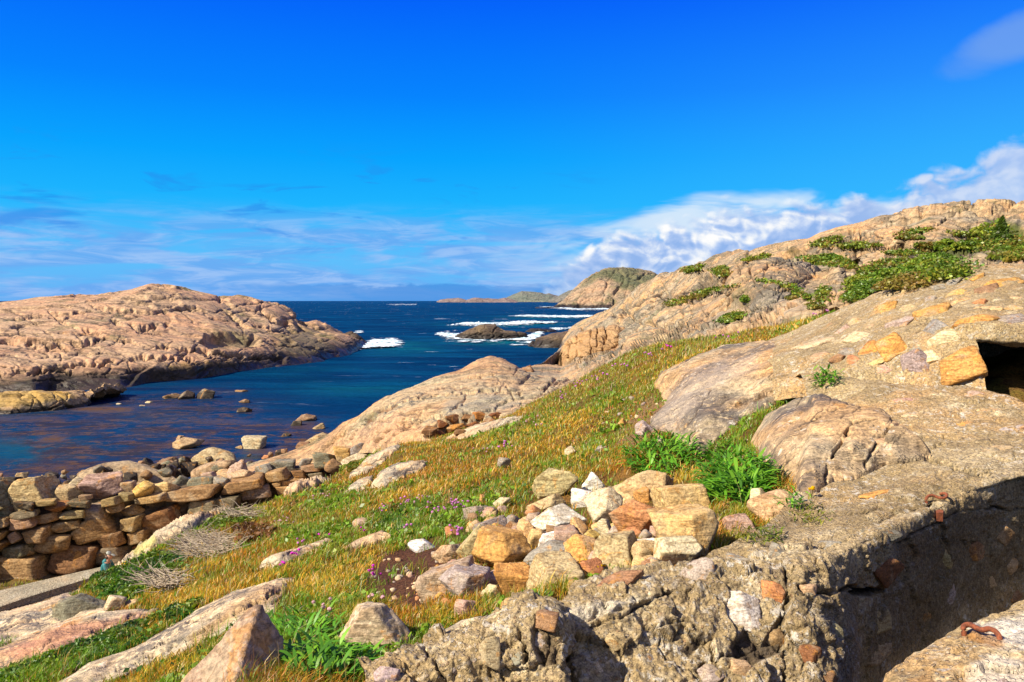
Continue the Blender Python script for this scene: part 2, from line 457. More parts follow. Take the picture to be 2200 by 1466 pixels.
def soil_mat(name):
    m, n = new_mat(name)
    geo = n.n('ShaderNodeNewGeometry'); src = geo.outputs['Position']
    a = n.noise(src, 0.9, 5, 0.6, 0.4); b = n.noise(src, 6, 6, 0.7); f = n.noise(src, 40, 5, 0.7)
    c = n.mix(n.step(a, 0.4, 0.62), (0.19, 0.095, 0.022), (0.115, 0.095, 0.018))
    c = n.mix(n.step(b, 0.45, 0.65), c, (0.10, 0.05, 0.018))
    at = n.n('ShaderNodeAttribute', attribute_name='Col')
    c = n.mix(at.outputs['Alpha'], c, at.outputs['Color'])
    g = n.step(f, 0.3, 0.7, 0.45, 1.5)
    c = n.mix(1.0, c, n.n('ShaderNodeCombineXYZ', i_X=g, i_Y=g, i_Z=g).outputs[0], 'MULTIPLY')
    bs = n.n('ShaderNodeBsdfPrincipled', i_Base_Color=c, i_Roughness=0.95); bs.inputs['Specular IOR Level'].default_value = 0.1
    bp = n.n('ShaderNodeBump', i_Strength=1.0, i_Distance=0.04); n.link(n.math('ADD', f, b), bp.inputs['Height']); n.link(bp.outputs[0], bs.inputs['Normal'])
    n.link(bs.outputs[0], n.n('ShaderNodeOutputMaterial').inputs[0])
    return m

def sea_mat(name):
    m, n = new_mat(name)
    geo = n.n('ShaderNodeNewGeometry'); src = geo.outputs['Position']
    at = n.n('ShaderNodeAttribute', attribute_name='Col')      # r: shallow weed bed, g: calm inlet, b: teal shoals
    sp = n.n('ShaderNodeSeparateColor'); n.link(at.outputs['Color'], sp.inputs[0])
    weed, calm, teal = sp.outputs[0], sp.outputs[1], sp.outputs[2]
    d1 = n.noise(src, 0.012, 3, 0.5); d2 = n.noise(src, 0.06, 4, 0.6, 0.5)
    c = n.mix(n.step(d1, 0.35, 0.65), (0.0008, 0.022, 0.066), (0.0005, 0.013, 0.046))
    c = n.mix(n.math('MULTIPLY', teal, n.step(d2, 0.3, 0.6)), c, (0.003, 0.095, 0.115))
    w1 = n.noise(src, 0.22, 5, 0.65, 1.2); w2 = n.noise(src, 1.3, 6, 0.7, 0.8)
    mp = n.n('ShaderNodeMapping'); mp.inputs['Scale'].default_value = (0.45, 1.0, 1.0); n.link(src, mp.inputs[0])
    w3 = n.noise(mp.outputs[0], 0.75, 6, 0.7, 1.5)
    c = n.mix(n.math('MULTIPLY', weed, n.step(w1, 0.38, 0.60)), c, (0.024, 0.017, 0.018))
    wf = n.math('MULTIPLY', n.step(weed, 0.25, 0.9), n.math('MULTIPLY', n.math('MULTIPLY', n.step(w3, 0.50, 0.57), 0.85), n.step(w2, 0.40, 0.54)))
    force = n.math('SUBTRACT', 1.0, at.outputs['Alpha'])
    wf = n.math('MAXIMUM', wf, n.math('MULTIPLY', force, n.step(w2, 0.30, 0.48)))
    c = n.mix(n.math('MULTIPLY', wf, 0.9), c, (0.085, 0.040, 0.010))
    wl = n.n('ShaderNodeMapping'); wl.inputs['Scale'].default_value = (0.22, 1.0, 1.0); n.link(src, wl.inputs[0])
    wb = n.noise(wl.outputs[0], 0.13, 5, 0.65, 0.5)
    c = n.mix(n.math('MULTIPLY', n.step(wb, 0.47, 0.62), n.math('SUBTRACT', 0.8, n.math('MULTIPLY', calm, 0.6))), c, (0.001, 0.045, 0.105))
    # white horses on the open sea
    mp2 = n.n('ShaderNodeMapping'); mp2.inputs['Scale'].default_value = (0.35, 1.0, 1.0); n.link(src, mp2.inputs[0])
    h1 = n.noise(mp2.outputs[0], 0.16, 7, 0.72, 0.6); h2 = n.noise(src, 0.014, 3, 0.5)
    hf = n.math('MULTIPLY', n.math('MULTIPLY', n.step(h1, 0.635, 0.67), n.step(h2, 0.40, 0.56)), n.math('SUBTRACT', 1.0, calm))
    c = n.mix(hf, c, (0.62, 0.66, 0.68))
    rg = n.math('ADD', 0.16, n.math('ADD', n.math('MULTIPLY', hf, 0.6), n.math('MULTIPLY', wf, 0.3)))
    b1 = n.noise(mp2.outputs[0], 0.30, 5, 0.6, 0.3); b2 = n.noise(src, 1.6, 5, 0.65, 0.4); b3 = n.noise(mp2.outputs[0], 0.05, 3, 0.5)
    hgt = n.math('ADD', n.math('MULTIPLY', b1, 2.2), n.math('ADD', n.math('MULTIPLY', b2, 0.45), n.math('MULTIPLY', b3, 7.0)))
    st2 = n.math('SUBTRACT', 1.0, n.math('MULTIPLY', calm, 0.72))
    bp = n.n('ShaderNodeBump', i_Distance=1.0); n.link(hgt, bp.inputs['Height']); n.link(st2, bp.inputs['Strength'])
    dif = n.n('ShaderNodeBsdfDiffuse', i_Color=c); n.link(bp.outputs[0], dif.inputs['Normal'])
    gl = n.n('ShaderNodeBsdfGlossy', i_Color=(0.35, 0.70, 1.0, 1)); n.link(rg, gl.inputs['Roughness']); n.link(bp.outputs[0], gl.inputs['Normal'])
    fr = n.n('ShaderNodeFresnel', i_IOR=1.333); n.link(bp.outputs[0], fr.inputs['Normal'])
    k = n.math('MULTIPLY', n.math('MULTIPLY', fr.outputs[0], 0.30), n.math('SUBTRACT', 1.0, n.math('MULTIPLY', n.math('MAXIMUM', hf, wf), 0.75)))
    mx = n.n('ShaderNodeMixShader'); n.link(k, mx.inputs[0]); n.link(dif.outputs[0], mx.inputs[1]); n.link(gl.outputs[0], mx.inputs[2])
    n.link(mx.outputs[0], n.n('ShaderNodeOutputMaterial').inputs[0])
    return m

M = {}
M['stone'] = stone_mat('loose_stone')
M['island'] = rock_mat('island_granite', (0.41, 0.225, 0.118), (0.32, 0.205, 0.118), (0.38, 0.25, 0.14), s=4.5, rot=(0.1, 0.1, -0.25), stretch=(0.3, 1, 1.3),
                       dark=0.75, lichen=0.2, orange=0.06, orange_col=(0.33, 0.15, 0.03), white=0.0, bump=0.9, bd=0.09, wet=1.7, green=0.14)
M['ledge'] = rock_mat('lichened_granite', (0.36, 0.22, 0.10), (0.24, 0.18, 0.11), (0.36, 0.24, 0.13), s=2.0, rot=(0.1, 0.1, -0.25), stretch=(0.5, 1, 1.3), dark=0.75, lichen=0.2, orange=0.10, orange_col=(0.40, 0.22, 0.02), white=0.0, bump=0.9, bd=0.08, wet=0.35)
M['hill'] = rock_mat('hill_granite', (0.41, 0.235, 0.105), (0.33, 0.235, 0.125), (0.255, 0.21, 0.14), s=3.2, rot=(0.15, -0.3, 0.5), stretch=(0.35, 1, 1.1),
                     dark=0.8, lichen=0.55, lichen_col=(0.10, 0.088, 0.062), orange=0.1, orange_col=(0.36, 0.15, 0.04), white=0.05, bump=0.85, bd=0.08, wet=1.5, green=0.12)
M['far'] = rock_mat('far_granite', (0.33, 0.205, 0.115), (0.26, 0.185, 0.115), (0.23, 0.185, 0.115), s=26, rot=(0, 0.5, 0.3), stretch=(0.4, 1, 1),
                    dark=0.6, lichen=0.2, orange=0.0, white=0.0, bump=0.9, bd=0.1, wet=5.0, green=0.15)
M['skerry'] = rock_mat('wet_rock', (0.10, 0.065, 0.042), (0.06, 0.042, 0.03), (0.15, 0.105, 0.06), s=3.0, dark=0.5, lichen=0.2, orange=0.0, white=0.0, bump=0.9, bd=0.08, wet=1.6)
M['dome'] = rock_mat('dome_gneiss', (0.37, 0.255, 0.135), (0.31, 0.25, 0.145), (0.37, 0.215, 0.10), s=1.7, rot=(0.2, 0.5, 0.9), stretch=(0.25, 1, 1.2),
                     dark=0.6, lichen=0.35, lichen_col=(0.09, 0.08, 0.065), orange=0.08, orange_col=(0.36, 0.15, 0.05), white=0.15, bump=0.95, bd=0.07, green=0.1, lsc=6.0, grit=0.35)
M['slab'] = rock_mat('slab_gneiss', (0.44, 0.335, 0.20), (0.36, 0.305, 0.20), (0.41, 0.25, 0.125), s=0.8, rot=(0.0, 0.3, 0.75), stretch=(0.2, 1, 1.4),
                     dark=0.5, lichen=0.5, lichen_col=(0.055, 0.05, 0.05), orange=0.18, orange_col=(0.42, 0.20, 0.045), white=0.3, bump=0.95, bd=0.06, lsc=6.0, grit=0.4)
M['bedrock'] = rock_mat('near_gneiss', (0.38, 0.28, 0.155), (0.31, 0.25, 0.155), (0.40, 0.245, 0.11), s=0.75, rot=(0.2, 0.2, 0.85), stretch=(0.22, 1, 1.2),
                        dark=0.5, lichen=0.75, lichen_col=(0.05, 0.045, 0.045), orange=0.20, orange_col=(0.42, 0.20, 0.045), white=0.35, bump=0.95, bd=0.06, lsc=7.0, grit=0.4)
M['concrete'] = concrete_mat('rubble_concrete')
M['shaded_concrete'] = concrete_mat('shaded_inner_concrete', base=(0.12, 0.09, 0.055), pale=(0.16, 0.12, 0.08), darkc=(0.05, 0.04, 0.025), white=0.0)  # darker copy of the concrete, the slit's shade put into its colour
M['soil'] = soil_mat('heath_soil')
M['leaf'] = leaf_mat('leaf')
M['grass'] = leaf_mat('grass_blade', 0.4)
M['petal'] = leaf_mat('petal', 0.3, gloss=0.0)
M['twig'] = plain_mat('dead_twig', (0.33, 0.26, 0.18), 0.9, 0.35, 30)
M['rust'] = plain_mat('rusted_iron', (0.17, 0.045, 0.014), 0.85, 0.5, 60, 0.1, 0.003)
M['path'] = concrete_mat('path_concrete', base=(0.33, 0.285, 0.20), pale=(0.36, 0.31, 0.23), darkc=(0.22, 0.18, 0.12), s=2.0, white=0.0)
def foam_mat():
    m, n = new_mat('sea_foam')
    src = n.n('ShaderNodeNewGeometry').outputs['Position']
    mp = n.n('ShaderNodeMapping'); mp.inputs['Scale'].default_value = (0.5, 0.8, 1.5); n.link(src, mp.inputs[0])
    a = n.noise(mp.outputs[0], 0.55, 7, 0.72, 0.8); b = n.noise(mp.outputs[0], 0.16, 4, 0.6, 0.5)
    c = n.mix(n.step(a, 0.35, 0.6), (0.22, 0.42, 0.46), (0.72, 0.76, 0.78))
    d = n.n('ShaderNodeBsdfDiffuse', i_Color=c); t = n.n('ShaderNodeBsdfTransparent')
    bp = n.n('ShaderNodeBump', i_Strength=1.0, i_Distance=0.8); n.link(a, bp.inputs['Height']); n.link(bp.outputs[0], d.inputs['Normal'])
    at = n.n('ShaderNodeAttribute', attribute_name='Col')
    f = n.step(n.math('ADD', n.math('ADD', n.math('MULTIPLY', a, 0.6), n.math('MULTIPLY', b, 0.4)), n.math('MULTIPLY', at.outputs['Alpha'], 0.34)), 0.55, 0.62)
    mx = n.n('ShaderNodeMixShader'); n.link(f, mx.inputs[0]); n.link(t.outputs[0], mx.inputs[1]); n.link(d.outputs[0], mx.inputs[2])
    n.link(mx.outputs[0], n.n('ShaderNodeOutputMaterial').inputs[0])
    return m
M['foam'] = foam_mat()
M['sea'] = sea_mat('sea_water')
# ---------------------------------------------------------------- camera, sun, sky
EXPO = 1.1
cam_d = bpy.data.cameras.new('camera'); cam = bpy.data.objects.new('camera', cam_d); COL.objects.link(cam)
cam_d.sensor_width = 36.0; cam_d.lens = 36.0 * F / 2200.0; cam_d.clip_start = 0.1; cam_d.clip_end = 80000
cam.location = (0, 0, EYE); cam.rotation_euler = (math.pi / 2 - TH, 0, 0)
SC.camera = cam
SC.view_settings.view_transform = 'Standard'; SC.view_settings.look = 'None'
SC.view_settings.exposure = EXPO; SC.view_settings.gamma = 1.0

SUN = np.array([-0.74, -0.40, 0.72]); SUN = SUN / np.linalg.norm(SUN)
sun_el = math.asin(SUN[2]); sun_az = math.atan2(SUN[0], SUN[1])
sd = bpy.data.lights.new('sun', 'SUN'); sd.energy = 5.0; sd.angle = math.radians(0.5); sd.color = (1.0, 0.90, 0.74)
so = bpy.data.objects.new('sun', sd); COL.objects.link(so); so.location = (-20, -5, 60)
so.rotation_euler = Vector(SUN).to_track_quat('Z', 'Y').to_euler()

def build_world():
    w = bpy.data.worlds.new('World'); SC.world = w; w.use_nodes = True
    n = N(w.node_tree)
    tc = n.n('ShaderNodeTexCoord'); d = tc.outputs['Generated']
    sp = n.n('ShaderNodeSeparateXYZ'); n.link(d, sp.inputs[0])
    x, y, z = sp.outputs
    az = n.math('ARCTAN2', x, y)
    el = n.math('ARCTAN2', z, n.math('SQRT', n.math('ADD', n.math('MULTIPLY', x, x), n.math('MULTIPLY', y, y))))
    sky = n.n('ShaderNodeTexSky', sky_type='NISHITA', sun_disc=False, sun_elevation=sun_el, sun_rotation=sun_az)
    sky.air_density = 1.0; sky.dust_density = 0.3; sky.ozone_density = 3.0
    # deep polarised blue of the day, paler towards the sea horizon
    e01 = n.step(el, 0.0, 0.62)
    e01.node.interpolation_type = 'LINEAR'
    rp = n.ramp(e01, [(0.0, (0.13, 0.44, 0.92)), (0.08, (0.11, 0.52, 0.98)), (0.18, (0.01, 0.47, 1.0)), (0.28, (0.0, 0.37, 1.0)), (0.40, (0.0, 0.23, 1.0)), (0.57, (0.0, 0.125, 0.97)), (1.0, (0.0, 0.06, 0.60))])
    # paler to the right where the cloud bank stands
    side = n.step(az, -0.1, 0.75)
    pale = n.math('MULTIPLY', side, n.step(el, 0.42, 0.10))
    base = n.mix(n.math('MULTIPLY', pale, 0.30), rp, (0.12, 0.52, 1.0))
    nish = n.vmath('SCALE', sky.outputs[0], scale=0.10)
    base = n.mix(0.012, base, nish)
    # sample coordinates for the clouds, on the unrolled sky
    cv = n.n('ShaderNodeCombineXYZ', i_X=az, i_Y=el, i_Z=0.0).outputs[0]
    # -- thin flat layers low over the sea
    ms = n.n('ShaderNodeMapping'); ms.inputs['Scale'].default_value = (1.0, 6.0, 1.0); n.link(cv, ms.inputs[0])
    s1 = n.noise(ms.outputs[0], 5.5, 4, 0.62, 0.55)
    s2 = n.noise(ms.outputs[0], 11.0, 4, 0.65, 0.8)
    band = n.math('MULTIPLY', n.step(el, 0.125, 0.075), n.step(el, -0.01, 0.012))
    dens = n.math('MULTIPLY', n.step(s1, 0.38, 0.56), band)
    lay = n.mix(n.step(s2, 0.40, 0.66), (0.16, 0.38, 0.87), (0.42, 0.56, 0.91))
    c = n.mix(n.math('MULTIPLY', dens, 0.66), base, lay)
    # darker blue shreds higher up
    mh = n.n('ShaderNodeMapping'); mh.inputs['Scale'].default_value = (1.0, 4.5, 1.0); mh.inputs['Location'].default_value = (3.7, 1.3, 0); n.link(cv, mh.inputs[0])
    s3 = n.noise(mh.outputs[0], 7.5, 4, 0.62, 0.7)
    hb = n.math('MULTIPLY', n.step(el, 0.20, 0.13), n.step(el, 0.045, 0.075))
    hb = n.math('MULTIPLY', hb, n.step(az, 0.16, 0.0))
    c = n.mix(n.math('MULTIPLY', n.math('MULTIPLY', n.step(s3, 0.55, 0.68), hb), 0.55), c, (0.02, 0.25, 0.83))
    # blue-grey murk on the horizon with a lumpy top
    mm = n.n('ShaderNodeMapping'); mm.inputs['Scale'].default_value = (1.0, 3.0, 1.0); n.link(cv, mm.inputs[0])
    s4 = n.noise(mm.outputs[0], 16, 4, 0.62, 0.3)
    mtop = n.math('ADD', 0.004, n.math('MULTIPLY', s4, 0.034))
    mk = n.math('MULTIPLY', n.step(n.math('SUBTRACT', mtop, el), -0.001, 0.004), n.step(az, -0.42, -0.12))
    c = n.mix(n.math('MULTIPLY', mk, 0.8), c, (0.065, 0.29, 0.76))
    # white veil above the bank
    mv = n.n('ShaderNodeMapping'); mv.inputs['Scale'].default_value = (1.0, 5.0, 1.0); mv.inputs['Rotation'].default_value = (0, 0, -0.16); n.link(cv, mv.inputs[0])
    s5 = n.noise(mv.outputs[0], 5.0, 4, 0.62, 0.5)
    vb = n.step(az, -0.1, 0.8); vb.node.interpolation_type = 'LINEAR'
    vtop = n.ramp(vb, [(0.0, 0.085), (0.14, 0.09), (0.25, 0.10), (0.36, 0.125), (0.48, 0.128), (0.55, 0.125), (0.66, 0.10), (1.0, 0.10)])
    vd = n.math('ADD', n.math('SUBTRACT', vtop, el), n.math('MULTIPLY', n.math('SUBTRACT', s5, 0.5), 0.05))
    vf = n.math('MULTIPLY', n.step(vd, -0.004, 0.016), n.math('MULTIPLY', n.step(az, -0.08, 0.20), n.step(s5, 0.36, 0.56)))
    c = n.mix(n.math('MULTIPLY', vf, 0.85), c, (0.74, 0.86, 0.97))
    # -- the cumulus bank rising to the right
    btop = n.ramp(vb, [(0.0, 0.0), (0.10, 0.008), (0.145, 0.022), (0.175, 0.044), (0.215, 0.070), (0.245, 0.088), (0.28, 0.097), (0.34, 0.103), (0.42, 0.115), (0.48, 0.120),
                       (0.54, 0.112), (0.58, 0.12), (0.635, 0.137), (0.68, 0.148), (0.75, 0.182), (0.85, 0.21), (1.0, 0.24)])
    def puff(vec):
        a = n.noise(vec, 9, 3, 0.5, 0.25); b = n.noise(vec, 24, 5, 0.62, 0.3)
        v = n.math('ABSOLUTE', n.math('SUBTRACT', n.noise(vec, 21, 2, 0.5, 0.6), 0.5))
        return n.math('ADD', n.math('MULTIPLY', a, 0.55), n.math('ADD', n.math('MULTIPLY', b, 0.42), n.math('MULTIPLY', n.math('SUBTRACT', v, 0.08), 0.75)))
    sq = n.n('ShaderNodeMapping'); sq.inputs['Scale'].default_value = (1.0, 1.35, 1.0); n.link(cv, sq.inputs[0])
    p0 = puff(sq.outputs[0])
    p1 = puff(n.vmath('ADD', sq.outputs[0], (-0.007, 0.010, 0.0)))
    cd = n.math('ADD', n.math('SUBTRACT', btop, el), n.math('MULTIPLY', n.math('SUBTRACT', p0, 0.52), 0.10))
    cf = n.math('MULTIPLY', n.step(cd, -0.006, 0.018), n.step(az, -0.02, 0.06))
    lit = n.math('MULTIPLY', n.math('SUBTRACT', p0, p1), 4.0)
    depth = n.math('MULTIPLY', cd, 9.0)
    soft = n.noise(cv, 6.0, 5, 0.6, 0.4)
    sh = n.math('ADD', n.math('ADD', 0.56, lit), n.math('SUBTRACT', n.math('MULTIPLY', n.math('SUBTRACT', soft, 0.5), 1.9), n.math('MULTIPLY', depth, 0.28)))
    cc = n.ramp(sh, [(0.0, (0.29, 0.47, 0.84)), (0.35, (0.44, 0.59, 0.90)), (0.62, (0.70, 0.79, 0.95)), (0.85, (0.93, 0.95, 0.98)), (1.0, (1.0, 1.0, 1.0))])
    far_r = n.step(az, 0.36, 0.52)
    cc = n.mix(n.math('MULTIPLY', far_r, 0.6), cc, n.mix(soft, (0.30, 0.42, 0.80), (0.70, 0.76, 0.93)))
    cf = n.math('MULTIPLY', cf, n.math('SUBTRACT', 1.0, n.math('MULTIPLY', far_r, 0.18)))
    lowf = n.step(el, 0.045, 0.0)
    cc = n.mix(n.math('MULTIPLY', lowf, 0.55), cc, (0.30, 0.52, 0.88))
    c = n.mix(cf, c, cc)
    # -- a soft lilac cloud high on the right
    da = n.math('DIVIDE', n.math('SUBTRACT', az, 0.575), 0.085); de = n.math('DIVIDE', n.math('SUBTRACT', el, n.math('ADD', 0.272, n.math('MULTIPLY', n.math('SUBTRACT', az, 0.57), 0.28))), 0.026)
    r2 = n.math('ADD', n.math('MULTIPLY', da, da), n.math('MULTIPLY', de, de))
    s6 = n.noise(cv, 10, 4, 0.6, 0.5)
    bf = n.step(n.math('ADD', r2, n.math('MULTIPLY', n.math('SUBTRACT', s6, 0.5), 1.6)), 1.35, 0.05)
    c = n.mix(n.math('MULTIPLY', bf, 0.6), c, (0.21, 0.40, 0.82))
    # unseen half of the sky: white cloud added behind the camera for neutral fill
    s7 = n.noise(d, 2.2, 4, 0.6, 0.4)
    back = n.math('MULTIPLY', n.step(y, 0.1, -0.35), n.step(s7, 0.40, 0.56))
    back = n.math('MULTIPLY', back, n.step(z, 0.0, 0.1))
    c = n.mix(n.math('MULTIPLY', back, 0.85), c, (0.80, 0.84, 0.90))
    # below the horizon: sea-dark
    c = n.mix(n.step(z, -0.002, -0.03), c, (0.02, 0.09, 0.17))
    bg = n.n('ShaderNodeBackground', i_Color=c, i_Strength=2.0 ** (-EXPO))
    n.link(bg.outputs[0], n.n('ShaderNodeOutputWorld').inputs[0])
    w.cycles.sampling_method = 'MANUAL'; w.cycles.sample_map_resolution = 512
build_world()
SC.cycles.max_bounces = 5; SC.cycles.diffuse_bounces = 2; SC.cycles.glossy_bounces = 2; SC.cycles.transmission_bounces = 3
SC.cycles.use_denoising = True

# ---------------------------------------------------------------- sea
def build_sea():
    pys = np.concatenate([np.linspace(1130, 700, 216), np.linspace(698, 652, 60), [650.5, 649.4, 648.6, 647.8, 647.2, 646.9]])
    Y = sea_Y(pys); Y = np.minimum(Y, 45000)
    t = np.linspace(-1.0, 1.0, 260)
    X = t[None, :] * (Y[:, None] * 0.95 + 6)
    P = np.stack([X, np.repeat(Y[:, None], len(t), 1), np.zeros_like(X)], -1)
    px, py = proj(P)
    col = np.zeros((P.shape[0] * P.shape[1], 4), np.float32); col[:, 3] = 1
    f = P.reshape(-1, 3); x, y = px.ravel(), py.ravel()
    nz = fbm(f / 9.0, 4)
    # weed grows over the shallow inlet
    wd = polydist(x, y, [(-500, 845), (60, 850), (200, 838), (330, 828), (480, 822), (560, 850), (640, 880), (760, 905), (760, 1100), (-500, 1120)])
    weed = sstep(-25, 70, wd + 30 * nz)
    clear = polydist(x, y, [(-500, 925), (-20, 930), (60, 955), (90, 990), (0, 1005), (-500, 1000)])
    weed *= 1 - 0.9 * sstep(-10, 30, clear + 20 * nz)
    calm = polydist(x, y, [(-500, 800), (300, 800), (620, 770), (780, 758), (1000, 790), (1230, 770), (1230, 900), (800, 1100), (-500, 1200)])
    calm = 0.30 * sstep(-30, 40, calm) + 0.70 * sstep(-60, 60, wd)
    teal = np.zeros(len(x))
    for (cx_, cy_, rx, ry, k) in [(780, 835, 130, 16, 0.5), (860, 748, 90, 14, 0.8), (1180, 682, 90, 5, 1.0), (1090, 697, 120, 6, 1.0), (1060, 735, 120, 9, 0.9), (40, 965, 130, 30, 0.5), (700, 800, 200, 14, 0.2)]:
        teal = np.maximum(teal, k * np.exp(-((x - cx_) / rx) ** 2 - ((y - cy_) / ry) ** 2))
    force = np.zeros(len(x))
    for (cx_, cy_, rx, ry, k) in [(225, 880, 70, 9, 1.0), (113, 945, 34, 9, 1.0), (330, 872, 60, 4, 0.5), (400, 952, 60, 12, 0.6), (60, 900, 80, 8, 0.5), (560, 970, 60, 10, 0.6), (660, 915, 50, 10, 0.5), (120, 1005, 70, 8, 0.5), (480, 905, 80, 6, 0.5)]:
        force = np.maximum(force, k * sstep(1.25, 0.5, np.sqrt(((x - cx_) / rx) ** 2 + ((y - cy_) / ry) ** 2) + 0.5 * fbm(f / 3.0, 4)))
    col[:, 0] = weed; col[:, 1] = calm; col[:, 2] = teal; col[:, 3] = 1 - force
    # real swell away from the inlet
    sw = 0.35 * fbm(f / np.array([26.0, 11.0, 1.0]), 3) + 0.12 * fbm(f / 3.5, 3)
    f = f.copy(); f[:, 2] += sw * (1 - calm) * sstep(5000, 300, f[:, 1])
    o = mesh_obj('sea', f, gridfaces(len(t), len(pys)), M['sea'], col=col)
    tag(o, 'deep blue choppy sea running from the weedy inlet to the horizon', 'sea', kind='structure')
build_sea()

FOAM = []
def foam_patch(poly, h=0.25, thr=0.0, s=3.0, seed=0, label='', stretch=(2.2, 1.0)):
    """broken white water: a lumpy sheet lying on the sea, torn into holes"""
    p = np.asarray(poly, float)
    x0, x1 = p[:, 0].min() - 8, p[:, 0].max() + 8; y0, y1 = max(p[:, 1].min() - 3, 648.5), p[:, 1].max() + 3
    nx = int(min(420, (x1 - x0) * 1.3)); ny = int(min(160, (y1 - y0) * 3.5))
    gx, gy = np.meshgrid(np.linspace(x0, x1, nx), np.linspace(y1, y0, ny))
    Yy = sea_Y(gy)
    P = W(gx, gy, Yy).reshape(-1, 3)
    d = polydist(gx.ravel(), gy.ravel(), poly)
    h0 = max(3.0, (y1 - y0) * 0.22)
    Q = P / np.array([s * stretch[0], s * stretch[1] * 2.0, s]) + seed * 3.3
    nz = fbm(Q, 6, 0.62)
    v = np.clip(d / h0, -1.5, 1.0) * 0.6 + nz * 0.75 - thr
    keep = v > -0.15
    va = np.clip(v, 0, 1)
    P[:, 2] = 0.12 + np.clip(v, 0, 1.2) * h * (0.6 + 0.8 * fbm(P / (s * 0.35), 4)) + 0.12
    fc = gridfaces(nx, ny)
    fc = fc[keep[fc].sum(1) >= 3]
    if len(fc) == 0: return
    us = np.unique(fc); rm = np.zeros(len(P), int); rm[us] = np.arange(len(us))
    FOAM.append((P[us], rm[fc], va[us]))
foam_patch([(775, 752), (770, 740), (800, 729), (840, 727), (868, 735), (873, 743), (840, 749), (800, 752)], 0.6, 0.16, 3, 1)
foam_patch([(745, 715), (775, 708), (790, 714), (770, 722), (748, 722)], 0.3, 0.35, 2, 2)
foam_patch([(933, 722), (940, 715), (985, 715), (1000, 720), (990, 730), (1060, 733), (1130, 722), (1150, 714), (1180, 706), (1160, 730), (1130, 736), (1010, 737), (960, 734)], 0.7, 0.0, 3, 3)
foam_patch([(1075, 742), (1110, 737), (1160, 732), (1160, 742), (1120, 744)], 0.4, 0.1, 3, 4)
foam_patch([(960, 700), (1000, 694), (1070, 694), (1130, 690), (1200, 692), (1190, 698), (1120, 700), (1040, 703)], 1.6, 0.06, 4, 5)
foam_patch([(1090, 680), (1130, 677), (1200, 679), (1290, 678), (1290, 684), (1200, 684), (1140, 683)], 1.6, 0.02, 5, 6)
foam_patch([(1160, 660), (1190, 660), (1240, 664), (1320, 664), (1320, 666), (1230, 666)], 2.4, -0.2, 14, 7)
foam_patch([(830, 654.5), (850, 653.5), (895, 653.5), (895, 656), (850, 656)], 2.0, 0.05, 10, 8)
foam_patch([(1180, 706), (1230, 704), (1240, 708), (1190, 712)], 0.6, 0.0, 3, 9)
_off = 0; _V = []; _Fc = []
_C = []
for P, fc, va in FOAM:
    _V.append(P); _Fc.append(fc + _off); _off += len(P); cc = np.zeros((len(P), 4), np.float32); cc[:, 3] = va; _C.append(cc)
o = mesh_obj('foam', np.concatenate(_V), np.concatenate(_Fc), M['foam'], col=np.concatenate(_C))
tag(o, 'white surf breaking round the skerries and headland', 'surf', kind='stuff')

# ---------------------------------------------------------------- landforms of bare rock
BVH_SRC = []
def carve(P, Nn, col, specs):
    xa, ya = proj(P); P_all, N_all, col_all = P.copy(), Nn, col
    for sp in specs:
        pts = np.asarray(sp[1], float); mg = 4.0 * (sp[2] if sp[0] != 'pit' else sp[2]) + 6
        sel = np.nonzero((xa > pts[:, 0].min() - mg) & (xa < pts[:, 0].max() + mg) & (ya > pts[:, 1].min() - mg) & (ya < pts[:, 1].max() + mg))[0]
        if len(sel) == 0: continue
        P, Nn, col, x, y = P_all[sel], N_all[sel], col_all[sel], xa[sel], ya[sel]
        if sp[0] == 'line':
            _, line, w, dep, rgb = sp
            ym = P[:, 1].mean()
            q2 = np.stack([x / 16.0, y / 16.0, np.full(len(x), float(len(line)) + line[0][0])], 1); jx = (1.6 * w + 2) * fbm(q2 + 5.0, 4); jy = (1.6 * w + 2) * fbm(q2 + 25.0, 4)
            d = linedist(x + jx, y + jy, line)
            m = np.exp(-(d / w) ** 2) * sstep(-0.45, 0.15, fbm(q2 * 0.5 + 60.0, 3))
            P = P - Nn * (dep * m)[:, None]
            if rgb is not None: paint(col, 0.9 * sstep(0.35, 0.9, m), rgb)
        elif sp[0] == 'pit':
            _, poly, soft, dep, rgb, bs = sp
            m = sstep(0, soft, polydist(x, y, poly) + 0.5 * soft * fbm(P / (bs * 2 if bs else 4.0), 3))
            if bs:
                e, cid = worley(P / bs)
                r = 0.35 + 1.1 * cid + 0.35 * (1 - sstep(0, .15, e))
            else: r = 1
            P = P - Nn * (dep * m * r)[:, None]
            if rgb is not None: paint(col, 0.9 * m, rgb)
        elif sp[0] == 'paint':
            _, poly, soft, rgb, k, ns = sp
            m = sstep(-soft, soft, polydist(x, y, poly) + 1.6 * soft * fbm(P / ns, 5))
            paint(col, k * m, rgb)
        P_all[sel] = P; col_all[sel] = col
    return P_all

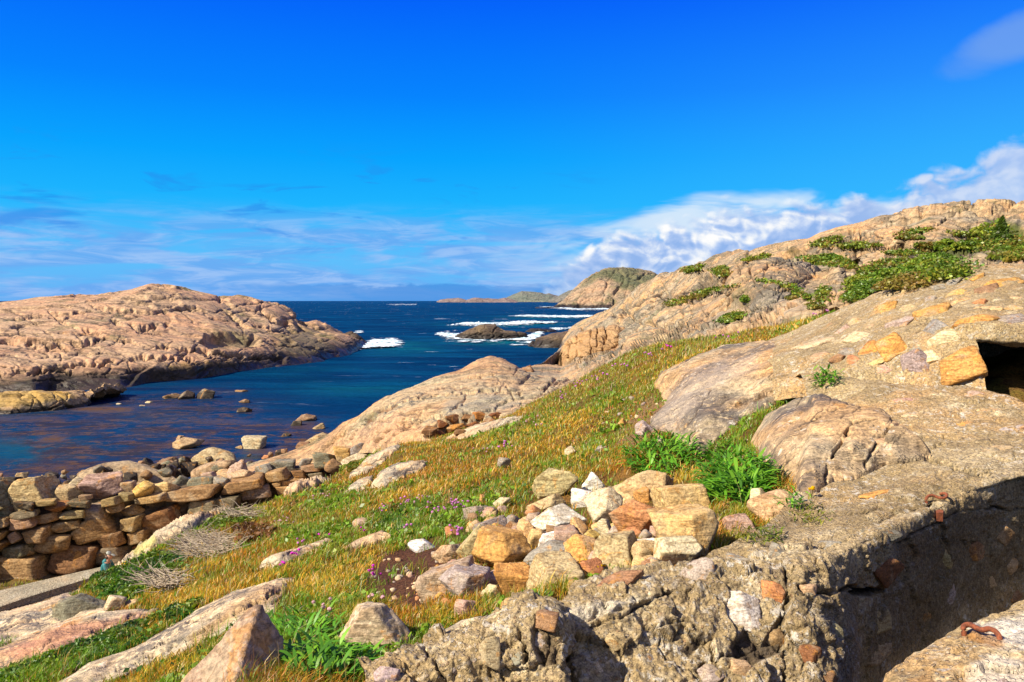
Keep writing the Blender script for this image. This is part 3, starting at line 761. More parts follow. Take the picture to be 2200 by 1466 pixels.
def landform(name, lines, nu, rows, mat, disp, specs=(), label=None, cat=None, kind='structure', skirt=None, smooth=3, bvh=True, group=None, fade=None):
    G = loft_grid(lines, nu, rows, smooth)
    nv = G.shape[0]
    Nn = grid_normals(G)
    if Nn[nv // 3, :, 2].mean() < 0: Nn = -Nn
    P = G.reshape(-1, 3); Nf = Nn.reshape(-1, 3)
    for dk in disp:
        P = P + Nf * (rockdisp(P, **dk) * (fade(P) if fade else 1.0))[:, None]
    col = new_col(len(P))
    P = carve(P, Nf, col, specs)
    fc = gridfaces(nu, nv)
    ctr = P.mean(0); ctr[2] = P[:, 2].min()
    o = mesh_obj(name, P, fc, mat, col=col, loc=ctr)
    # faces must look outwards
    me = o.data
    if sum(p.normal.z for p in list(me.polygons)[:: max(1, len(me.polygons) // 500)]) < 0: me.flip_normals()
    tag(o, label, cat, group, kind)
    if bvh: BVH_SRC.append((P, fc))
    return o

def joints(poly, n, a0, sd, lmin, lmax, wmin, wmax, dep, rgb, seed, k=0.7):
    r = RS(seed); p = np.asarray(poly, float); out = []
    while len(out) < n:
        x, y = r.uniform(p[:, 0].min(), p[:, 0].max()), r.uniform(p[:, 1].min(), p[:, 1].max())
        if polydist(np.array([x]), np.array([y]), poly)[0] < 0: continue
        a = math.radians(a0 + r.normal() * sd); L = r.uniform(lmin, lmax); pts = []
        for i in range(5):
            pts.append((x, y)); x += L / 4 * math.cos(a); y += L / 4 * math.sin(a); a += r.normal() * 0.18
        w = r.uniform(wmin, wmax)
        out.append(('line', pts, w, dep * r.uniform(0.5, 1.2) * w / wmax, rgb if r.rand() < k else None))
    return out
# --- the bare island across the inlet
I1 = [(-420, 872, 83), (-200, 862, 87), (0, 850, 92), (73, 851, 92), (109, 840, 97), (255, 836, 99), (327, 823, 106), (425, 816, 111), (454, 809, 115), (545, 796, 125), (673, 780, 140), (749, 763, 161), (772, 752, 178), (790, 741, 196)]
I2 = [(-420, 815, 90), (-200, 810, 93), (0, 806, 95), (62, 803, 96), (130, 792, 100), (200, 788, 102), (309, 789, 106), (425, 792, 112), (470, 778, 118), (560, 765, 130), (665, 758, 144), (740, 742, 166), (765, 735, 182), (782, 733, 198)]
I3 = [(-420, 770, 100), (-200, 766, 102), (0, 760, 104), (150, 758, 108), (300, 758, 112), (400, 748, 119), (540, 738, 132), (640, 740, 146), (720, 728, 168), (750, 724, 186), (770, 727, 202)]
I4 = [(-420, 706, 118), (-200, 704, 120), (0, 700, 122), (150, 690, 127), (300, 690, 132), (450, 690, 142), (590, 706, 156), (660, 712, 172), (712, 714, 186), (745, 720, 196), (764, 725, 206)]
I5 = [(-420, 668, 150), (-200, 662, 152), (0, 655, 154), (62, 647, 156), (140, 641, 160), (218, 635, 163), (284, 623, 166), (327, 611, 168), (364, 614, 170), (418, 625, 173), (473, 637, 177), (492, 637, 182), (509, 636, 186), (564, 646, 190), (600, 653, 192), (621, 663, 192), (634, 676, 192), (637, 690, 191), (655, 694, 190), (680, 690, 190), (709, 701, 194), (728, 712, 199), (745, 721, 204), (762, 727, 210)]
I6 = to_z(I5, 60, -1.0); I0 = to_z(I1, -4, -1.5)
isl_specs = [
    ('pit', [(440, 716), (480, 712), (545, 716), (562, 728), (555, 742), (500, 752), (452, 750), (425, 738)], 7, 1.6, None, 0),
    ('line', [(240, 690), (300, 705), (360, 698)], 4, 1.1, None), ('line', [(200, 660), (260, 668), (330, 672), (420, 660)], 3, 0.8, None),
    ('line', [(0, 735), (90, 745), (180, 738), (250, 720)], 4, 1.0, None), 
    ('line', [(60, 800), (120, 790), (200, 782), (300, 768), (430, 770)], 4, 1.2, None), ('line', [(340, 745), (420, 752), (500, 765), (600, 770)], 4, 1.0, None),
    ('line', [(0, 800), (70, 800), (150, 800)], 4, 1.2, None), ('line', [(560, 660), (585, 690), (630, 700)], 3, 0.9, None), ('line', [(470, 640), (480, 665), (510, 690)], 3, 0.9, None),
    ('line', [(0, 690), (80, 680), (180, 672)], 3, 0.7, None), ('line', [(90, 655), (130, 690), (210, 720), (300, 740)], 2.5, 0.7, None),
    ('paint', [(360, 785), (430, 780), (520, 775), (530, 790), (430, 808), (370, 812)], 8, (0.26, 0.15, 0.02), 0.5, 1.5),
    ('paint', [(100, 832), (200, 812), (320, 808), (330, 820), (240, 835), (110, 842)], 8, (0.10, 0.085, 0.04), 0.6, 1.5),
    ('paint', [(590, 718), (650, 700), (700, 720), (740, 750), (680, 770), (600, 765)], 16, (0.085, 0.075, 0.04), 0.7, 2.5),
    ('paint', [(460, 712), (500, 705), (560, 720), (560, 740), (470, 735)], 12, (0.14, 0.115, 0.06), 0.6, 2.0)]
ISLP = [(-100, 700), (0, 665), (200, 645), (330, 620), (470, 645), (620, 670), (740, 730), (700, 770), (400, 805), (100, 830), (-100, 840)]
isl_specs += joints(ISLP, 52, 7, 8, 60, 240, 1.1, 2.1, 0.36, (0.07, 0.042, 0.026), 81, 0.85) + joints(ISLP, 18, 55, 25, 14, 45, 1.0, 1.8, 0.32, (0.07, 0.042, 0.026), 82, 0.8) + joints(ISLP, 24, -25, 10, 30, 90, 1.0, 1.9, 0.3, (0.07, 0.042, 0.026), 83, 0.8)
landform('island', [I0, I1, I2, I3, I4, I5, I6], 620, [10, 46, 60, 74, 90, 30], M['island'],
         [dict(s=13.0, amp=0.85, strike=(1, -0.25, 0), stretch=3.6, crack=0.15, strata=((0.12, -0.3, 1), 2.6, 1.1), seed=1),
          dict(s=3.0, amp=0.10, strike=(1, -0.2, 0), stretch=3.6, crack=0.4, seed=2, octaves=4)],
         isl_specs, 'long bare pink granite island across the inlet on the left', 'island')

# low lichened ledge in front of the island
Ls = [[(-160, 895, 0), (-60, 893, 0), (20, 891, 0), (70, 886, 0), (130, 880, 0), (185, 873, 0), (197, 867, 0)]]
Ls = [np.array(Ls[0], float)]; Ls[0][:, 2] = sea_Y(Ls[0][:, 1])
La = Ls[0]; Lb = shifted(La, 0.7, 0.75); Lc = shifted(La, 2.6, 1.35); Ld = shifted(La, 5.0, 1.5); Le = shifted(La, 7.5, 0.6); Lf_ = to_z(La, 9, -0.8); L0 = to_z(La, -0.8, -0.8)
landform('lichened_ledge', [L0, La, Lb, Lc, Ld, Le, Lf_], 220, [6, 14, 16, 16, 12, 8], M['ledge'],
         [dict(s=2.6, amp=0.55, strike=(1, 0.2, 0), stretch=1.6, crack=0.7, seed=31)],
         [('paint', [(-160, 840), (120, 838), (165, 852), (60, 872), (-160, 878)], 6, (0.34, 0.21, 0.03), 0.55, 0.8)],
         'low ledge of rock with yellow lichen lying before the island', 'rock', kind='thing')

# --- skerry in the surf
def skerry(name, crest, base_py, mat, amp, label, seed, depth=9, nu=160, group=None):
    cr = np.asarray(crest, float); x0, x1 = cr[0, 0], cr[-1, 0]
    Yb = float(sea_Y(np.array(base_py)))
    xs = np.linspace(x0, x1, 24)
    top = np.interp(xs, cr[:, 0], cr[:, 1])
    fr = np.stack([xs, np.full(24, base_py) + 0.0, np.full(24, Yb)], 1)
    ends = np.sqrt(np.clip(1 - np.linspace(-1, 1, 24) ** 2, 0, 1))
    fr[:, 2] = Yb + depth * 0.5 * (1 - ends); fr[:, 1] = base_py
    P = W(xs, fr[:, 1], fr[:, 2]); P[:, 2] = -0.5
    a, b = proj(P); fr = np.stack([a, b, P[:, 1]], 1)
    cY = Yb + depth * 0.5
    c = np.stack([xs, top, np.full(24, cY)], 1)
    m1 = np.stack([xs, top + (base_py - top) * 0.45, np.full(24, Yb + depth * 0.16) + depth * 0.3 * (1 - ends)], 1)
    bk = to_z(c, depth * 0.55, -0.8)
    return landform(name, [fr, m1, c, bk], nu, [26, 26, 14], mat, [dict(s=depth * 0.3, amp=amp, strike=(1, .3, 0), stretch=1.6, crack=0.6, seed=seed)],
                    (), label, 'skerry', 'thing', group=group)
skerry('skerry', [(970, 727), (985, 718), (998, 712), (1016, 705), (1030, 700), (1042, 698), (1064, 698), (1073, 706), (1085, 711), (1107, 711), (1129, 715), (1136, 722)], 730, M['skerry'], 0.9,
       'dark brown humped skerry ringed by white surf', 5, 11)
skerry('skerry', [(1128, 714), (1140, 708), (1158, 706.5), (1176, 708), (1190, 709), (1196, 714)], 714.5, M['skerry'], 0.6, 'low dark rock awash behind the humped skerry', 6, 12)
skerry('skerry', [(733, 723), (745, 715), (755, 712), (766, 718), (780, 730), (792, 741)], 742, M['skerry'], 0.6, 'black slanting rock off the seaward tip of the island', 7, 12)

# --- far dome hill and the islands on the horizon
Dc = [(1150, 664.5, 1230), (1187, 662, 1240), (1209, 649, 1270), (1238, 618, 1290), (1253, 604, 1300), (1275, 587, 1310), (1296, 576.5, 1320), (1318, 573.5, 1330), (1347, 575.5, 1340), (1376, 580, 1340), (1409, 588, 1340), (1440, 600, 1330), (1500, 622, 1320), (1580, 650, 1300)]
Db = [(1150, 664, 1165), (1187, 664, 1165), (1250, 664, 1160), (1330, 664.5, 1150), (1450, 664.5, 1150), (1580, 664.5, 1150)]
Dm = [(1150, 664.2, 1190), (1187, 660, 1180), (1209, 653, 1190), (1250, 638, 1195), (1300, 628, 1195), (1360, 626, 1190), (1430, 634, 1190), (1580, 655, 1190)]
Dm2 = [(1150, 664.4, 1210), (1187, 661, 1205), (1209, 650.5, 1220), (1245, 622, 1230), (1290, 597, 1240), (1350, 594, 1240), (1420, 604, 1240), (1580, 652, 1240)]
landform('hill', [to_z(Db, -10, -6), Db, Dm, Dm2, Dc, to_z(Dc, 250, -5)], 240, [4, 30, 34, 34, 10], M['far'],
         [dict(s=40, amp=6.0, strike=(0.6, 1, 0.9), stretch=2.4, crack=0.55, seed=11), dict(s=12, amp=1.6, strike=(.5, 1, .8), stretch=2.2, crack=0.6, seed=12, octaves=3)],
         [('paint', [(1290, 578), (1320, 572), (1420, 585), (1460, 605), (1400, 640), (1350, 625), (1290, 600), (1255, 606)], 14, (0.075, 0.085, 0.038), 0.85, 30)],
         'steep domed headland far across the water, pink below and green on top', 'headland', smooth=2)

def far_isle(name, crest, Y, mat, label, amp, base=649.4, dep=300):
    c = np.array([(a, b, Y + dep * 0.4) for a, b in crest], float)
    b = np.array([(a, base, Y) for a, _ in crest], float); b0 = to_z(b, 0, -3); b = to_z(b, 0, 1)
    m = c.copy(); m[:, 1] = c[:, 1] * 0.5 + 0.5 * (646.5 + EYE * F / Y); m[:, 2] = Y + dep * 0.12
    return landform(name, [b0, b, m, c, to_z(c, dep * 0.6, -3)], 200, [3, 8, 12, 5], mat, [dict(s=dep * 0.12, amp=amp, strike=(.5, 1, .5), stretch=1.5, crack=0.5, seed=len(name))], (), label, 'island', smooth=1, bvh=False)
M['haze_rock'] = rock_mat('hazed_heath', (0.135, 0.135, 0.10), (0.105, 0.125, 0.095), (0.155, 0.13, 0.105), s=120, dark=0.3, lichen=0.1, orange=0, white=0, bump=0.8, bd=0.1)  # island rock colours greyed to stand in for haze
M['haze_rock2'] = rock_mat('hazed_granite', (0.20, 0.135, 0.115), (0.15, 0.115, 0.10), (0.19, 0.14, 0.12), s=70, dark=0.5, lichen=0.1, orange=0, white=0, bump=0.8, bd=0.1)
far_isle('island', [(938, 648.5), (946, 644), (960, 642), (985, 641), (1003, 645), (1015, 641), (1022, 639.5), (1035, 641.5), (1056, 642.5), (1070, 643), (1085, 640), (1100, 643), (1112, 648)], 5200, M['haze_rock2'],
         'thin line of low pinkish skerries along the horizon', 6, 649.8)
far_isle('island', [(1078, 648), (1088, 640), (1100, 634), (1112, 629), (1121, 625), (1135, 626.5), (1150, 627.5), (1163, 629.5), (1172, 632), (1180, 631), (1195, 635), (1210, 640), (1225, 647)], 6500, M['haze_rock'],
         'grey green hilly island on the horizon beside the domed headland', 7, 649.3, 700)
far_isle('island', [(1178, 647), (1195, 640), (1208, 631), (1222, 624.5), (1236, 622), (1260, 620), (1300, 628)], 5000, M['haze_rock'],
         'grey brown island slope half hidden behind the domed headland', 7, 650, 500)

# --- the rocky hill on the right
H0 = [(1118, 860, 56), (1200, 866, 52), (1300, 850, 42), (1400, 800, 36), (1500, 780, 31), (1600, 755, 26), (1700, 728, 22), (1800, 690, 21), (1900, 662, 22), (2050, 622, 24), (2330, 600, 25)]
H1 = [(1119, 793, 74), (1205, 788, 82), (1300, 768, 62), (1400, 745, 48), (1500, 722, 40), (1600, 695, 34), (1700, 676, 30), (1800, 652, 29), (1900, 632, 30), (2050, 596, 31), (2330, 575, 32)]
H2 = [(1140, 790, 88), (1172, 781, 112), (1208, 771, 140), (1280, 745, 110), (1400, 708, 75), (1500, 682, 60), (1600, 657, 48), (1700, 642, 42), (1800, 624, 40), (1900, 608, 40), (2050, 577, 41), (2330, 556, 41)]
H3 = [(1198, 764, 156), (1208, 748, 158), (1222, 728, 156), (1240, 716, 150), (1290, 700, 135), (1400, 670, 105), (1500, 645, 80), (1600, 620, 62), (1700, 605, 54), (1800, 590, 52), (1900, 577, 52), (2050, 552, 52), (2330, 530, 52)]
H4 = [(1203, 745, 180), (1212, 728, 182), (1228, 712, 178), (1300, 682, 165), (1400, 635, 130), (1500, 608, 97), (1600, 584, 80), (1700, 568, 70), (1800, 548, 68), (1900, 538, 66), (2050, 513, 66), (2330, 495, 66)]
H5 = [(1206, 736, 200), (1214, 720, 200), (1224, 709, 198), (1240, 696, 195), (1275, 684, 190), (1296, 676, 182), (1318, 664, 180), (1340, 646, 175), (1373, 626, 165), (1409, 606, 150), (1427, 597, 145), (1456, 586, 135), (1475, 581, 130), (1513, 572, 120), (1564, 557, 110), (1604, 552, 100), (1673, 542, 95), (1720, 535, 92), (1742, 530, 90), (1764, 518, 88), (1800, 509, 88), (1862, 503, 90), (1898, 492, 90), (1918, 488, 91), (1927, 479, 92), (1960, 471, 92), (1993, 464, 92), (2040, 463, 92), (2080, 462, 92), (2149, 462, 92), (2200, 462, 92), (2330, 470, 92)]
H6 = to_z(H5, 50, -3.0)
dirt = (0.025, 0.016, 0.010)
hill_specs = [
    ('pit', [(1215, 724), (1232, 728), (1290, 704), (1330, 700), (1330, 745), (1260, 768), (1212, 766)], 12, 1.0, (0.27, 0.15, 0.07), 3.0),
    ('pit', [(1488, 645), (1500, 590), (1540, 582), (1572, 595), (1560, 622), (1500, 648)], 10, 1.2, (0.13, 0.10, 0.065), 2.4),
    ('line', [(1330, 700), (1400, 668), (1470, 640)], 4, 1.3, dirt), ('line', [(1250, 704), (1246, 765)], 3, 1.2, dirt), ('line', [(1285, 700), (1278, 745)], 3, 1.2, dirt), ('line', [(1318, 690), (1312, 735)], 3, 1.0, dirt),
    ('line', [(1340, 660), (1370, 690), (1430, 700)], 3, 0.9, None), ('line', [(1420, 610), (1440, 640), (1490, 650)], 3, 0.9, None), ('line', [(1360, 640), (1330, 690)], 3, 1.0, None),
    ('line', [(1300, 770), (1360, 740), (1450, 700), (1560, 650)], 3, 0.7, dirt), ('line', [(1390, 745), (1440, 722), (1480, 722)], 2.5, 0.4, None),
    ('line', [(1240, 790), (1290, 760), (1330, 738)], 3, 0.7, dirt), ('line', [(1160, 800), (1210, 782), (1260, 768)], 2.5, 0.5, dirt)]
for (ax, ay, bx, by) in [(1760, 560, 1860, 548), (1850, 530, 1960, 520), (1900, 505, 2000, 490), (1960, 500, 2080, 482), (1990, 478, 2090, 500), (1840, 575, 1930, 560), (1880, 590, 1990, 570),
                         (1900, 545, 2010, 538), (2020, 510, 2120, 498), (2110, 520, 2200, 505), (2050, 540, 2160, 528), (1800, 530, 1870, 520), (1780, 520, 1850, 515), (1890, 560, 1895, 595), (1850, 565, 1846, 590), (1930, 500, 1945, 520)]:
    hill_specs.append(('line', [(ax, ay), ((ax + bx) / 2, (ay + by) / 2 - 5), (bx, by)], 3.2, 0.9, dirt))
HILLP = [(1220, 760), (1300, 690), (1430, 600), (1560, 560), (1740, 535), (1800, 510), (1920, 490), (2000, 465), (2250, 460), (2250, 590), (2050, 600), (1800, 690), (1500, 760)]
HJ = joints(HILLP, 90, -22, 14, 30, 150, 1.2, 2.6, 0.5, dirt, 71, 0.85) + joints(HILLP, 50, 70, 18, 14, 55, 1.1, 2.2, 0.45, dirt, 72, 0.85) + joints(HILLP, 34, 15, 12, 30, 100, 1.1, 2.2, 0.4, dirt, 73, 0.85)
hill_specs += HJ
gcol = (0.055, 0.065, 0.013); gcol2 = (0.085, 0.06, 0.018)
for poly, c_ in [([(1712, 556), (1770, 552), (1830, 565), (1830, 578), (1760, 568)], gcol), ([(1756, 523), (1800, 508), (1806, 514), (1770, 530)], gcol2), ([(1780, 535), (1830, 518), (1880, 524), (1860, 530)], gcol2),
                 ([(1995, 515), (2060, 520), (2110, 500), (2150, 470), (2200, 490), (2260, 540), (2100, 545), (2040, 560), (1990, 545)], gcol), ([(1815, 620), (1850, 590), (1960, 570), (2000, 560), (2060, 580), (2050, 610), (1950, 650), (1820, 650)], gcol2),
                 ([(1470, 581), (1505, 572), (1512, 578), (1480, 586)], gcol2), ([(1532, 580), (1560, 575), (1572, 590), (1560, 594)], gcol), ([(1550, 690), (1580, 675), (1595, 673), (1575, 690)], gcol), ([(1700, 530), (1720, 540), (1690, 545)], gcol2)]:
    hill_specs.append(('paint', poly, 7, c_, 0.95, 1.2))
landform('hill', [H0, H1, H2, H3, H4, H5, H6], 820, [14, 44, 60, 76, 80, 16], M['hill'],
         [dict(s=13.0, amp=1.25, strike=(1, -0.6, 0.25), stretch=1.8, crack=0.4, strata=((-0.35, -0.35, 1), 4.2, 0.35), seed=3, octaves=4),
          dict(s=5.5, amp=0.42, strike=(1, -0.5, 0.2), stretch=1.9, crack=0.65, seed=14, octaves=3), dict(s=1.8, amp=0.12, strike=(1, -0.5, 0.2), stretch=1.8, crack=0.5, seed=4, octaves=3)],
         hill_specs, 'rocky granite hill climbing from the sea cliff to the ridge on the right', 'hill', smooth=2, fade=lambda P: (0.2 + 0.8 * sstep(1205, 1300, proj(P)[0])) * (1 + 0.7 * sstep(1740, 1900, proj(P)[0]) * sstep(46, 60, P[:, 1])))

def knoll(label, outline_top, outline_bot, Y0, Y1, seed, amp=0.25, s=2.5, specs=(), mat='hill', rows=26, back=6, bulge=0.55, crack=0.35, cat='rock outcrop'):
    """a rounded boss of rock standing out of the slope: silhouette above, foot below"""
    Y0, Y1 = Y0 * 0.90, Y1 * 0.92
    t = np.asarray(outline_top, float); b = np.asarray(outline_bot, float)
    if Y1 < Y0 + 1: Y1 = Y0 + 1
    tt = np.linspace(0, 1, 30)
    def res(a): 
        u = (a[:, 0] - a[0, 0]) / (a[-1, 0] - a[0, 0]); return np.stack([np.interp(tt, u, a[:, 0]), np.interp(tt, u, a[:, 1])], 1)
    T = res(t); B = res(b)
    def lay(k, bul):
        p = B * (1 - k) + T * k
        e = np.sqrt(np.clip(1 - (2 * tt - 1) ** 2, 0, 1)) ** 0.7
        Yk = Y0 + (Y1 - Y0) * (k ** 1.8) + (1 - e) * (Y1 - Y0) * (0.9 - 0.25 * k)
        return np.stack([p[:, 0], p[:, 1], Yk], 1)
    L0_ = lay(0, 0); Lm1 = lay(0.33, 0); Lm2 = lay(0.7, 0); Lt = lay(1, 0)
    front = shifted(L0_, 0.3, -1.2); bk1 = shifted(Lt, back * 0.5, -back * 0.12); bk2 = shifted(Lt, back, -back * 0.8)
    return landform('rock_outcrop', [front, L0_, Lm1, Lm2, Lt, bk1, bk2], 200, [6, rows, rows, rows, 8, 6], M[mat],
                    [dict(s=s, amp=amp, strike=(1, -0.5, 0.4), stretch=2.2, crack=crack, seed=seed), dict(s=s * 0.25, amp=amp * 0.22, strike=(1, -.5, .4), stretch=2, crack=0.5, seed=seed + 1, octaves=4)],
                    list(specs) + [(q[0], q[1], q[2] * 0.9, q[3] * 0.5, q[4]) for q in HJ], label, cat, 'thing', smooth=2)
skerry('skerry', [(1134, 746), (1142, 737), (1156, 729), (1172, 724), (1190, 718), (1205, 713), (1220, 709), (1236, 708), (1250, 712)], 747.5, M['skerry'], 1.0, 'dark brown sea rocks at the foot of the orange cliff', 8, 16)
_cl = [('line', [(1210 + i * 15 + 4 * math.sin(i * 2.3), 706 - i * 0.8), (1208 + i * 15, 735), (1209 + i * 15 + 3 * math.sin(i * 5.0), 770)], 1.5 + 1.2 * (i % 3 == 0), 0.35 + 0.3 * (i % 3 == 0), (0.035, 0.02, 0.01)) for i in (1, 2, 4, 5, 6, 9)]
_cl += [('line', [(1205, 742), (1260, 730), (1350, 722)], 2.0, 0.6, (0.05, 0.03, 0.015)), ('paint', [(1200, 780), (1205, 735), (1260, 705), (1370, 690), (1370, 770)], 10, (0.36, 0.185, 0.06), 0.6, 2.0)]
knoll('orange jointed cliff at the seaward end of the hill', [(1207, 756), (1213, 740), (1225, 726), (1250, 714), (1285, 704), (1320, 700), (1350, 708), (1362, 722)], [(1207, 769), (1240, 770), (1290, 760), (1330, 748), (1362, 738)], 104, 108, 65, 0.35, 4, _cl, bulge=0.3, crack=0.5, back=14)
knoll('tan hump with a shaded foot beside the orange cliff', [(1340, 742), (1352, 726), (1380, 716), (1420, 710), (1445, 716), (1455, 726)], [(1340, 756), (1390, 752), (1455, 742)], 62, 66, 67, 0.3, 3)
KN = 'granite bosses on the hillside'
knoll('huge rounded granite boss with a dark overhanging right end', [(1556, 612), (1567, 578), (1604, 561), (1655, 558), (1716, 560), (1749, 568), (1763, 583), (1770, 605), (1770, 622), (1764, 636)],
      [(1560, 640), (1600, 640), (1662, 625), (1691, 625), (1720, 640), (1745, 650), (1764, 645)], 44, 56, 41, 0.3, 4,
      [('line', [(1650, 568), (1640, 590), (1668, 605), (1700, 615)], 3, 0.5, dirt), ('line', [(1668, 595), (1690, 600)], 3, 0.4, dirt)])
knoll('big pale slab dome of granite below the rounded boss', [(1606, 690), (1609, 650), (1625, 617), (1640, 609), (1658, 606), (1691, 617), (1727, 635), (1756, 653), (1762, 668)],
      [(1608, 705), (1640, 720), (1680, 716), (1727, 698), (1762, 682)], 36, 45, 43, 0.2, 3, [('line', [(1640, 612), (1650, 660), (1690, 700)], 2, 0.25, None)])
knoll('broad tilted granite slab left of the pale slab dome', [(1440, 735), (1470, 700), (1505, 668), (1560, 630), (1600, 613), (1622, 622), (1624, 650)], [(1440, 752), (1500, 745), (1560, 722), (1600, 705), (1622, 690)], 40, 56, 45, 0.25, 3,
      [('line', [(1480, 700), (1540, 700), (1600, 680)], 2.5, 0.4, dirt)])
knoll('low pinkish granite hump above the grass ridge', [(1400, 770), (1420, 748), (1460, 735), (1510, 728), (1560, 722), (1590, 730), (1600, 745)], [(1400, 790), (1460, 785), (1520, 772), (1600, 758)], 33, 40, 47, 0.2, 2)
knoll('grey cracked granite hump among small bushes', [(1560, 720), (1580, 700), (1605, 688), (1640, 690), (1660, 705), (1668, 722)], [(1560, 738), (1610, 735), (1668, 730)], 30, 34, 48, 0.2, 1.5)
knoll('rounded granite knob between the huge boss and the bushes', [(1770, 600), (1780, 578), (1800, 569), (1815, 574), (1826, 595), (1828, 612)], [(1772, 640), (1795, 645), (1828, 632)], 46, 51, 49, 0.2, 2)
knoll('rough broken granite knob below the bushy hollow', [(1764, 640), (1775, 612), (1790, 606), (1812, 612), (1824, 632)], [(1764, 655), (1795, 660), (1826, 648)], 42, 45, 50, 0.3, 1.2, crack=0.8)
knoll('long whale-backed ridge rock crowning the hill', [(1910, 500), (1930, 487), (1970, 474), (1995, 461), (2020, 460), (2065, 463), (2105, 473), (2122, 490), (2124, 508)], [(1910, 520), (1980, 522), (2050, 528), (2124, 520)], 72, 84, 51, 0.4, 5)
knoll('square topped summit rock on the ridge', [(2066, 470), (2072, 457), (2096, 446), (2127, 445), (2143, 452), (2150, 470), (2148, 480)], [(2066, 480), (2100, 485), (2148, 490)], 86, 92, 53, 0.4, 3)
knoll('grey shelf of rock sloping off the ridge', [(1864, 512), (1880, 498), (1920, 487), (1962, 488), (1975, 500), (1980, 510)], [(1864, 528), (1920, 524), (1980, 520)], 74, 80, 55, 0.35, 3)
knoll('stepped rock at the end of the ridge beside the fir', [(2140, 500), (2150, 470), (2160, 458), (2200, 456), (2260, 462), (2330, 480)], [(2140, 520), (2200, 530), (2260, 530), (2330, 520)], 78, 90, 57, 0.5, 4)
knoll('rounded rock among heather in the middle of the hill', [(1852, 590), (1856, 572), (1870, 562), (1886, 572), (1890, 590)], [(1852, 600), (1870, 604), (1890, 598)], 52, 55, 59, 0.15, 2)
knoll('pale oblong rock above the bushy hollow', [(1845, 560), (1860, 545), (1900, 540), (1960, 548), (1990, 560)], [(1845, 572), (1900, 575), (1990, 572)], 56, 61, 61, 0.3, 3, crack=0.6)
knoll('jumbled pale rocks below the summit bushes', [(2040, 575), (2060, 550), (2100, 545), (2140, 540), (2180, 548), (2200, 565)], [(2040, 590), (2100, 590), (2200, 580)], 48, 54, 63, 0.4, 2.0, crack=0.9)

# --- the low dome by the shore
E0 = [(500, 1030, 30), (560, 1010, 30), (640, 1010, 29.5), (700, 990, 29), (736, 976, 28), (809, 976, 26), (864, 970, 24), (918, 956, 23), (962, 956, 22), (1027, 932, 22), (1085, 918, 22), (1136, 900, 22), (1209, 858, 24), (1260, 840, 26)]
E1 = [(500, 1018, 31), (560, 998, 31), (640, 982, 31), (700, 955, 30), (736, 932, 29), (809, 925, 27), (864, 915, 25.5), (918, 905, 25), (962, 896, 24.5), (1027, 885, 24.5), (1085, 872, 25), (1136, 862, 25.5), (1209, 842, 26.5), (1260, 832, 28)]
E2 = [(500, 1012, 32), (560, 992, 32), (640, 970, 32), (700, 943, 31.5), (736, 915, 30.5), (805, 880, 29), (864, 862, 28.5), (918, 850, 28.5), (962, 840, 28.5), (1027, 828, 29), (1085, 830, 29), (1136, 832, 29), (1209, 828, 29), (1260, 824, 30)]
E3 = [(500, 1009, 33), (545, 999, 33), (600, 984, 33), (650, 963, 33), (700, 939, 33), (736, 906, 32.5), (773, 891, 32), (805, 862, 32), (834, 845, 32), (882, 829, 33), (933, 809, 34), (991, 795, 36), (1027, 776, 37.5), (1053, 768.5, 38), (1078, 772, 38), (1111, 789, 37), (1144, 806, 36), (1173, 814, 35), (1227, 816, 34), (1260, 818, 34)]
E4 = shifted(E3, 5, -1.2); E5 = to_z(E3, 16, -0.6)
brn = (0.20, 0.095, 0.028)
dome_specs = [('pit', [(905, 938), (925, 915), (950, 895), (985, 892), (1020, 886), (1060, 886), (1085, 893), (1060, 906), (1020, 915), (985, 930), (960, 940), (925, 945)], 9, 0.75, brn, 0.42),
              ('line', [(800, 960), (830, 925), (880, 900), (950, 893)], 3, 0.16, None), ('line', [(740, 960), (770, 920), (800, 890), (850, 870)], 3, 0.18, (0.20, 0.10, 0.05)), ('line', [(880, 858), (960, 848), (1060, 838), (1120, 848)], 2.5, 0.12, None),
              ('line', [(700, 960), (740, 930), (770, 905)], 3, 0.15, None), ('line', [(1090, 862), (1060, 880), (1020, 888)], 2.0, 0.1, (0.08, 0.07, 0.03)), ('line', [(830, 950), (850, 920), (905, 905)], 3, 0.14, (0.22, 0.11, 0.05)),
              ('paint', [(960, 860), (1060, 850), (1110, 870), (1060, 888), (960, 885)], 14, (0.23, 0.20, 0.14), 0.6, 0.8), ('paint', [(720, 960), (760, 915), (860, 890), (880, 930), (800, 970)], 14, (0.36, 0.20, 0.11), 0.45, 0.8)]
DOMP = [(600, 1000), (740, 915), (830, 855), (1050, 780), (1200, 820), (1180, 870), (960, 900), (860, 960), (700, 985)]
dome_specs += joints(DOMP, 26, -28, 10, 40, 140, 1.6, 2.6, 0.10, (0.16, 0.085, 0.045), 91, 0.6) + joints(DOMP, 16, 18, 8, 40, 120, 1.4, 2.4, 0.08, (0.14, 0.09, 0.05), 92, 0.5)
landform('rock_outcrop', [E0, E1, E2, E3, E4, E5], 560, [60, 56, 60, 8, 8], M['dome'],
         [dict(s=3.2, amp=0.22, strike=(1, 0.9, 0.3), stretch=3.0, crack=0.3, seed=21), dict(s=0.8, amp=0.05, strike=(1, 0.8, 0.2), stretch=3.0, crack=0.4, seed=22, octaves=4)],
         dome_specs, 'broad smooth gneiss dome by the shore with a dark broken hollow', 'rock outcrop', 'thing', smooth=2)
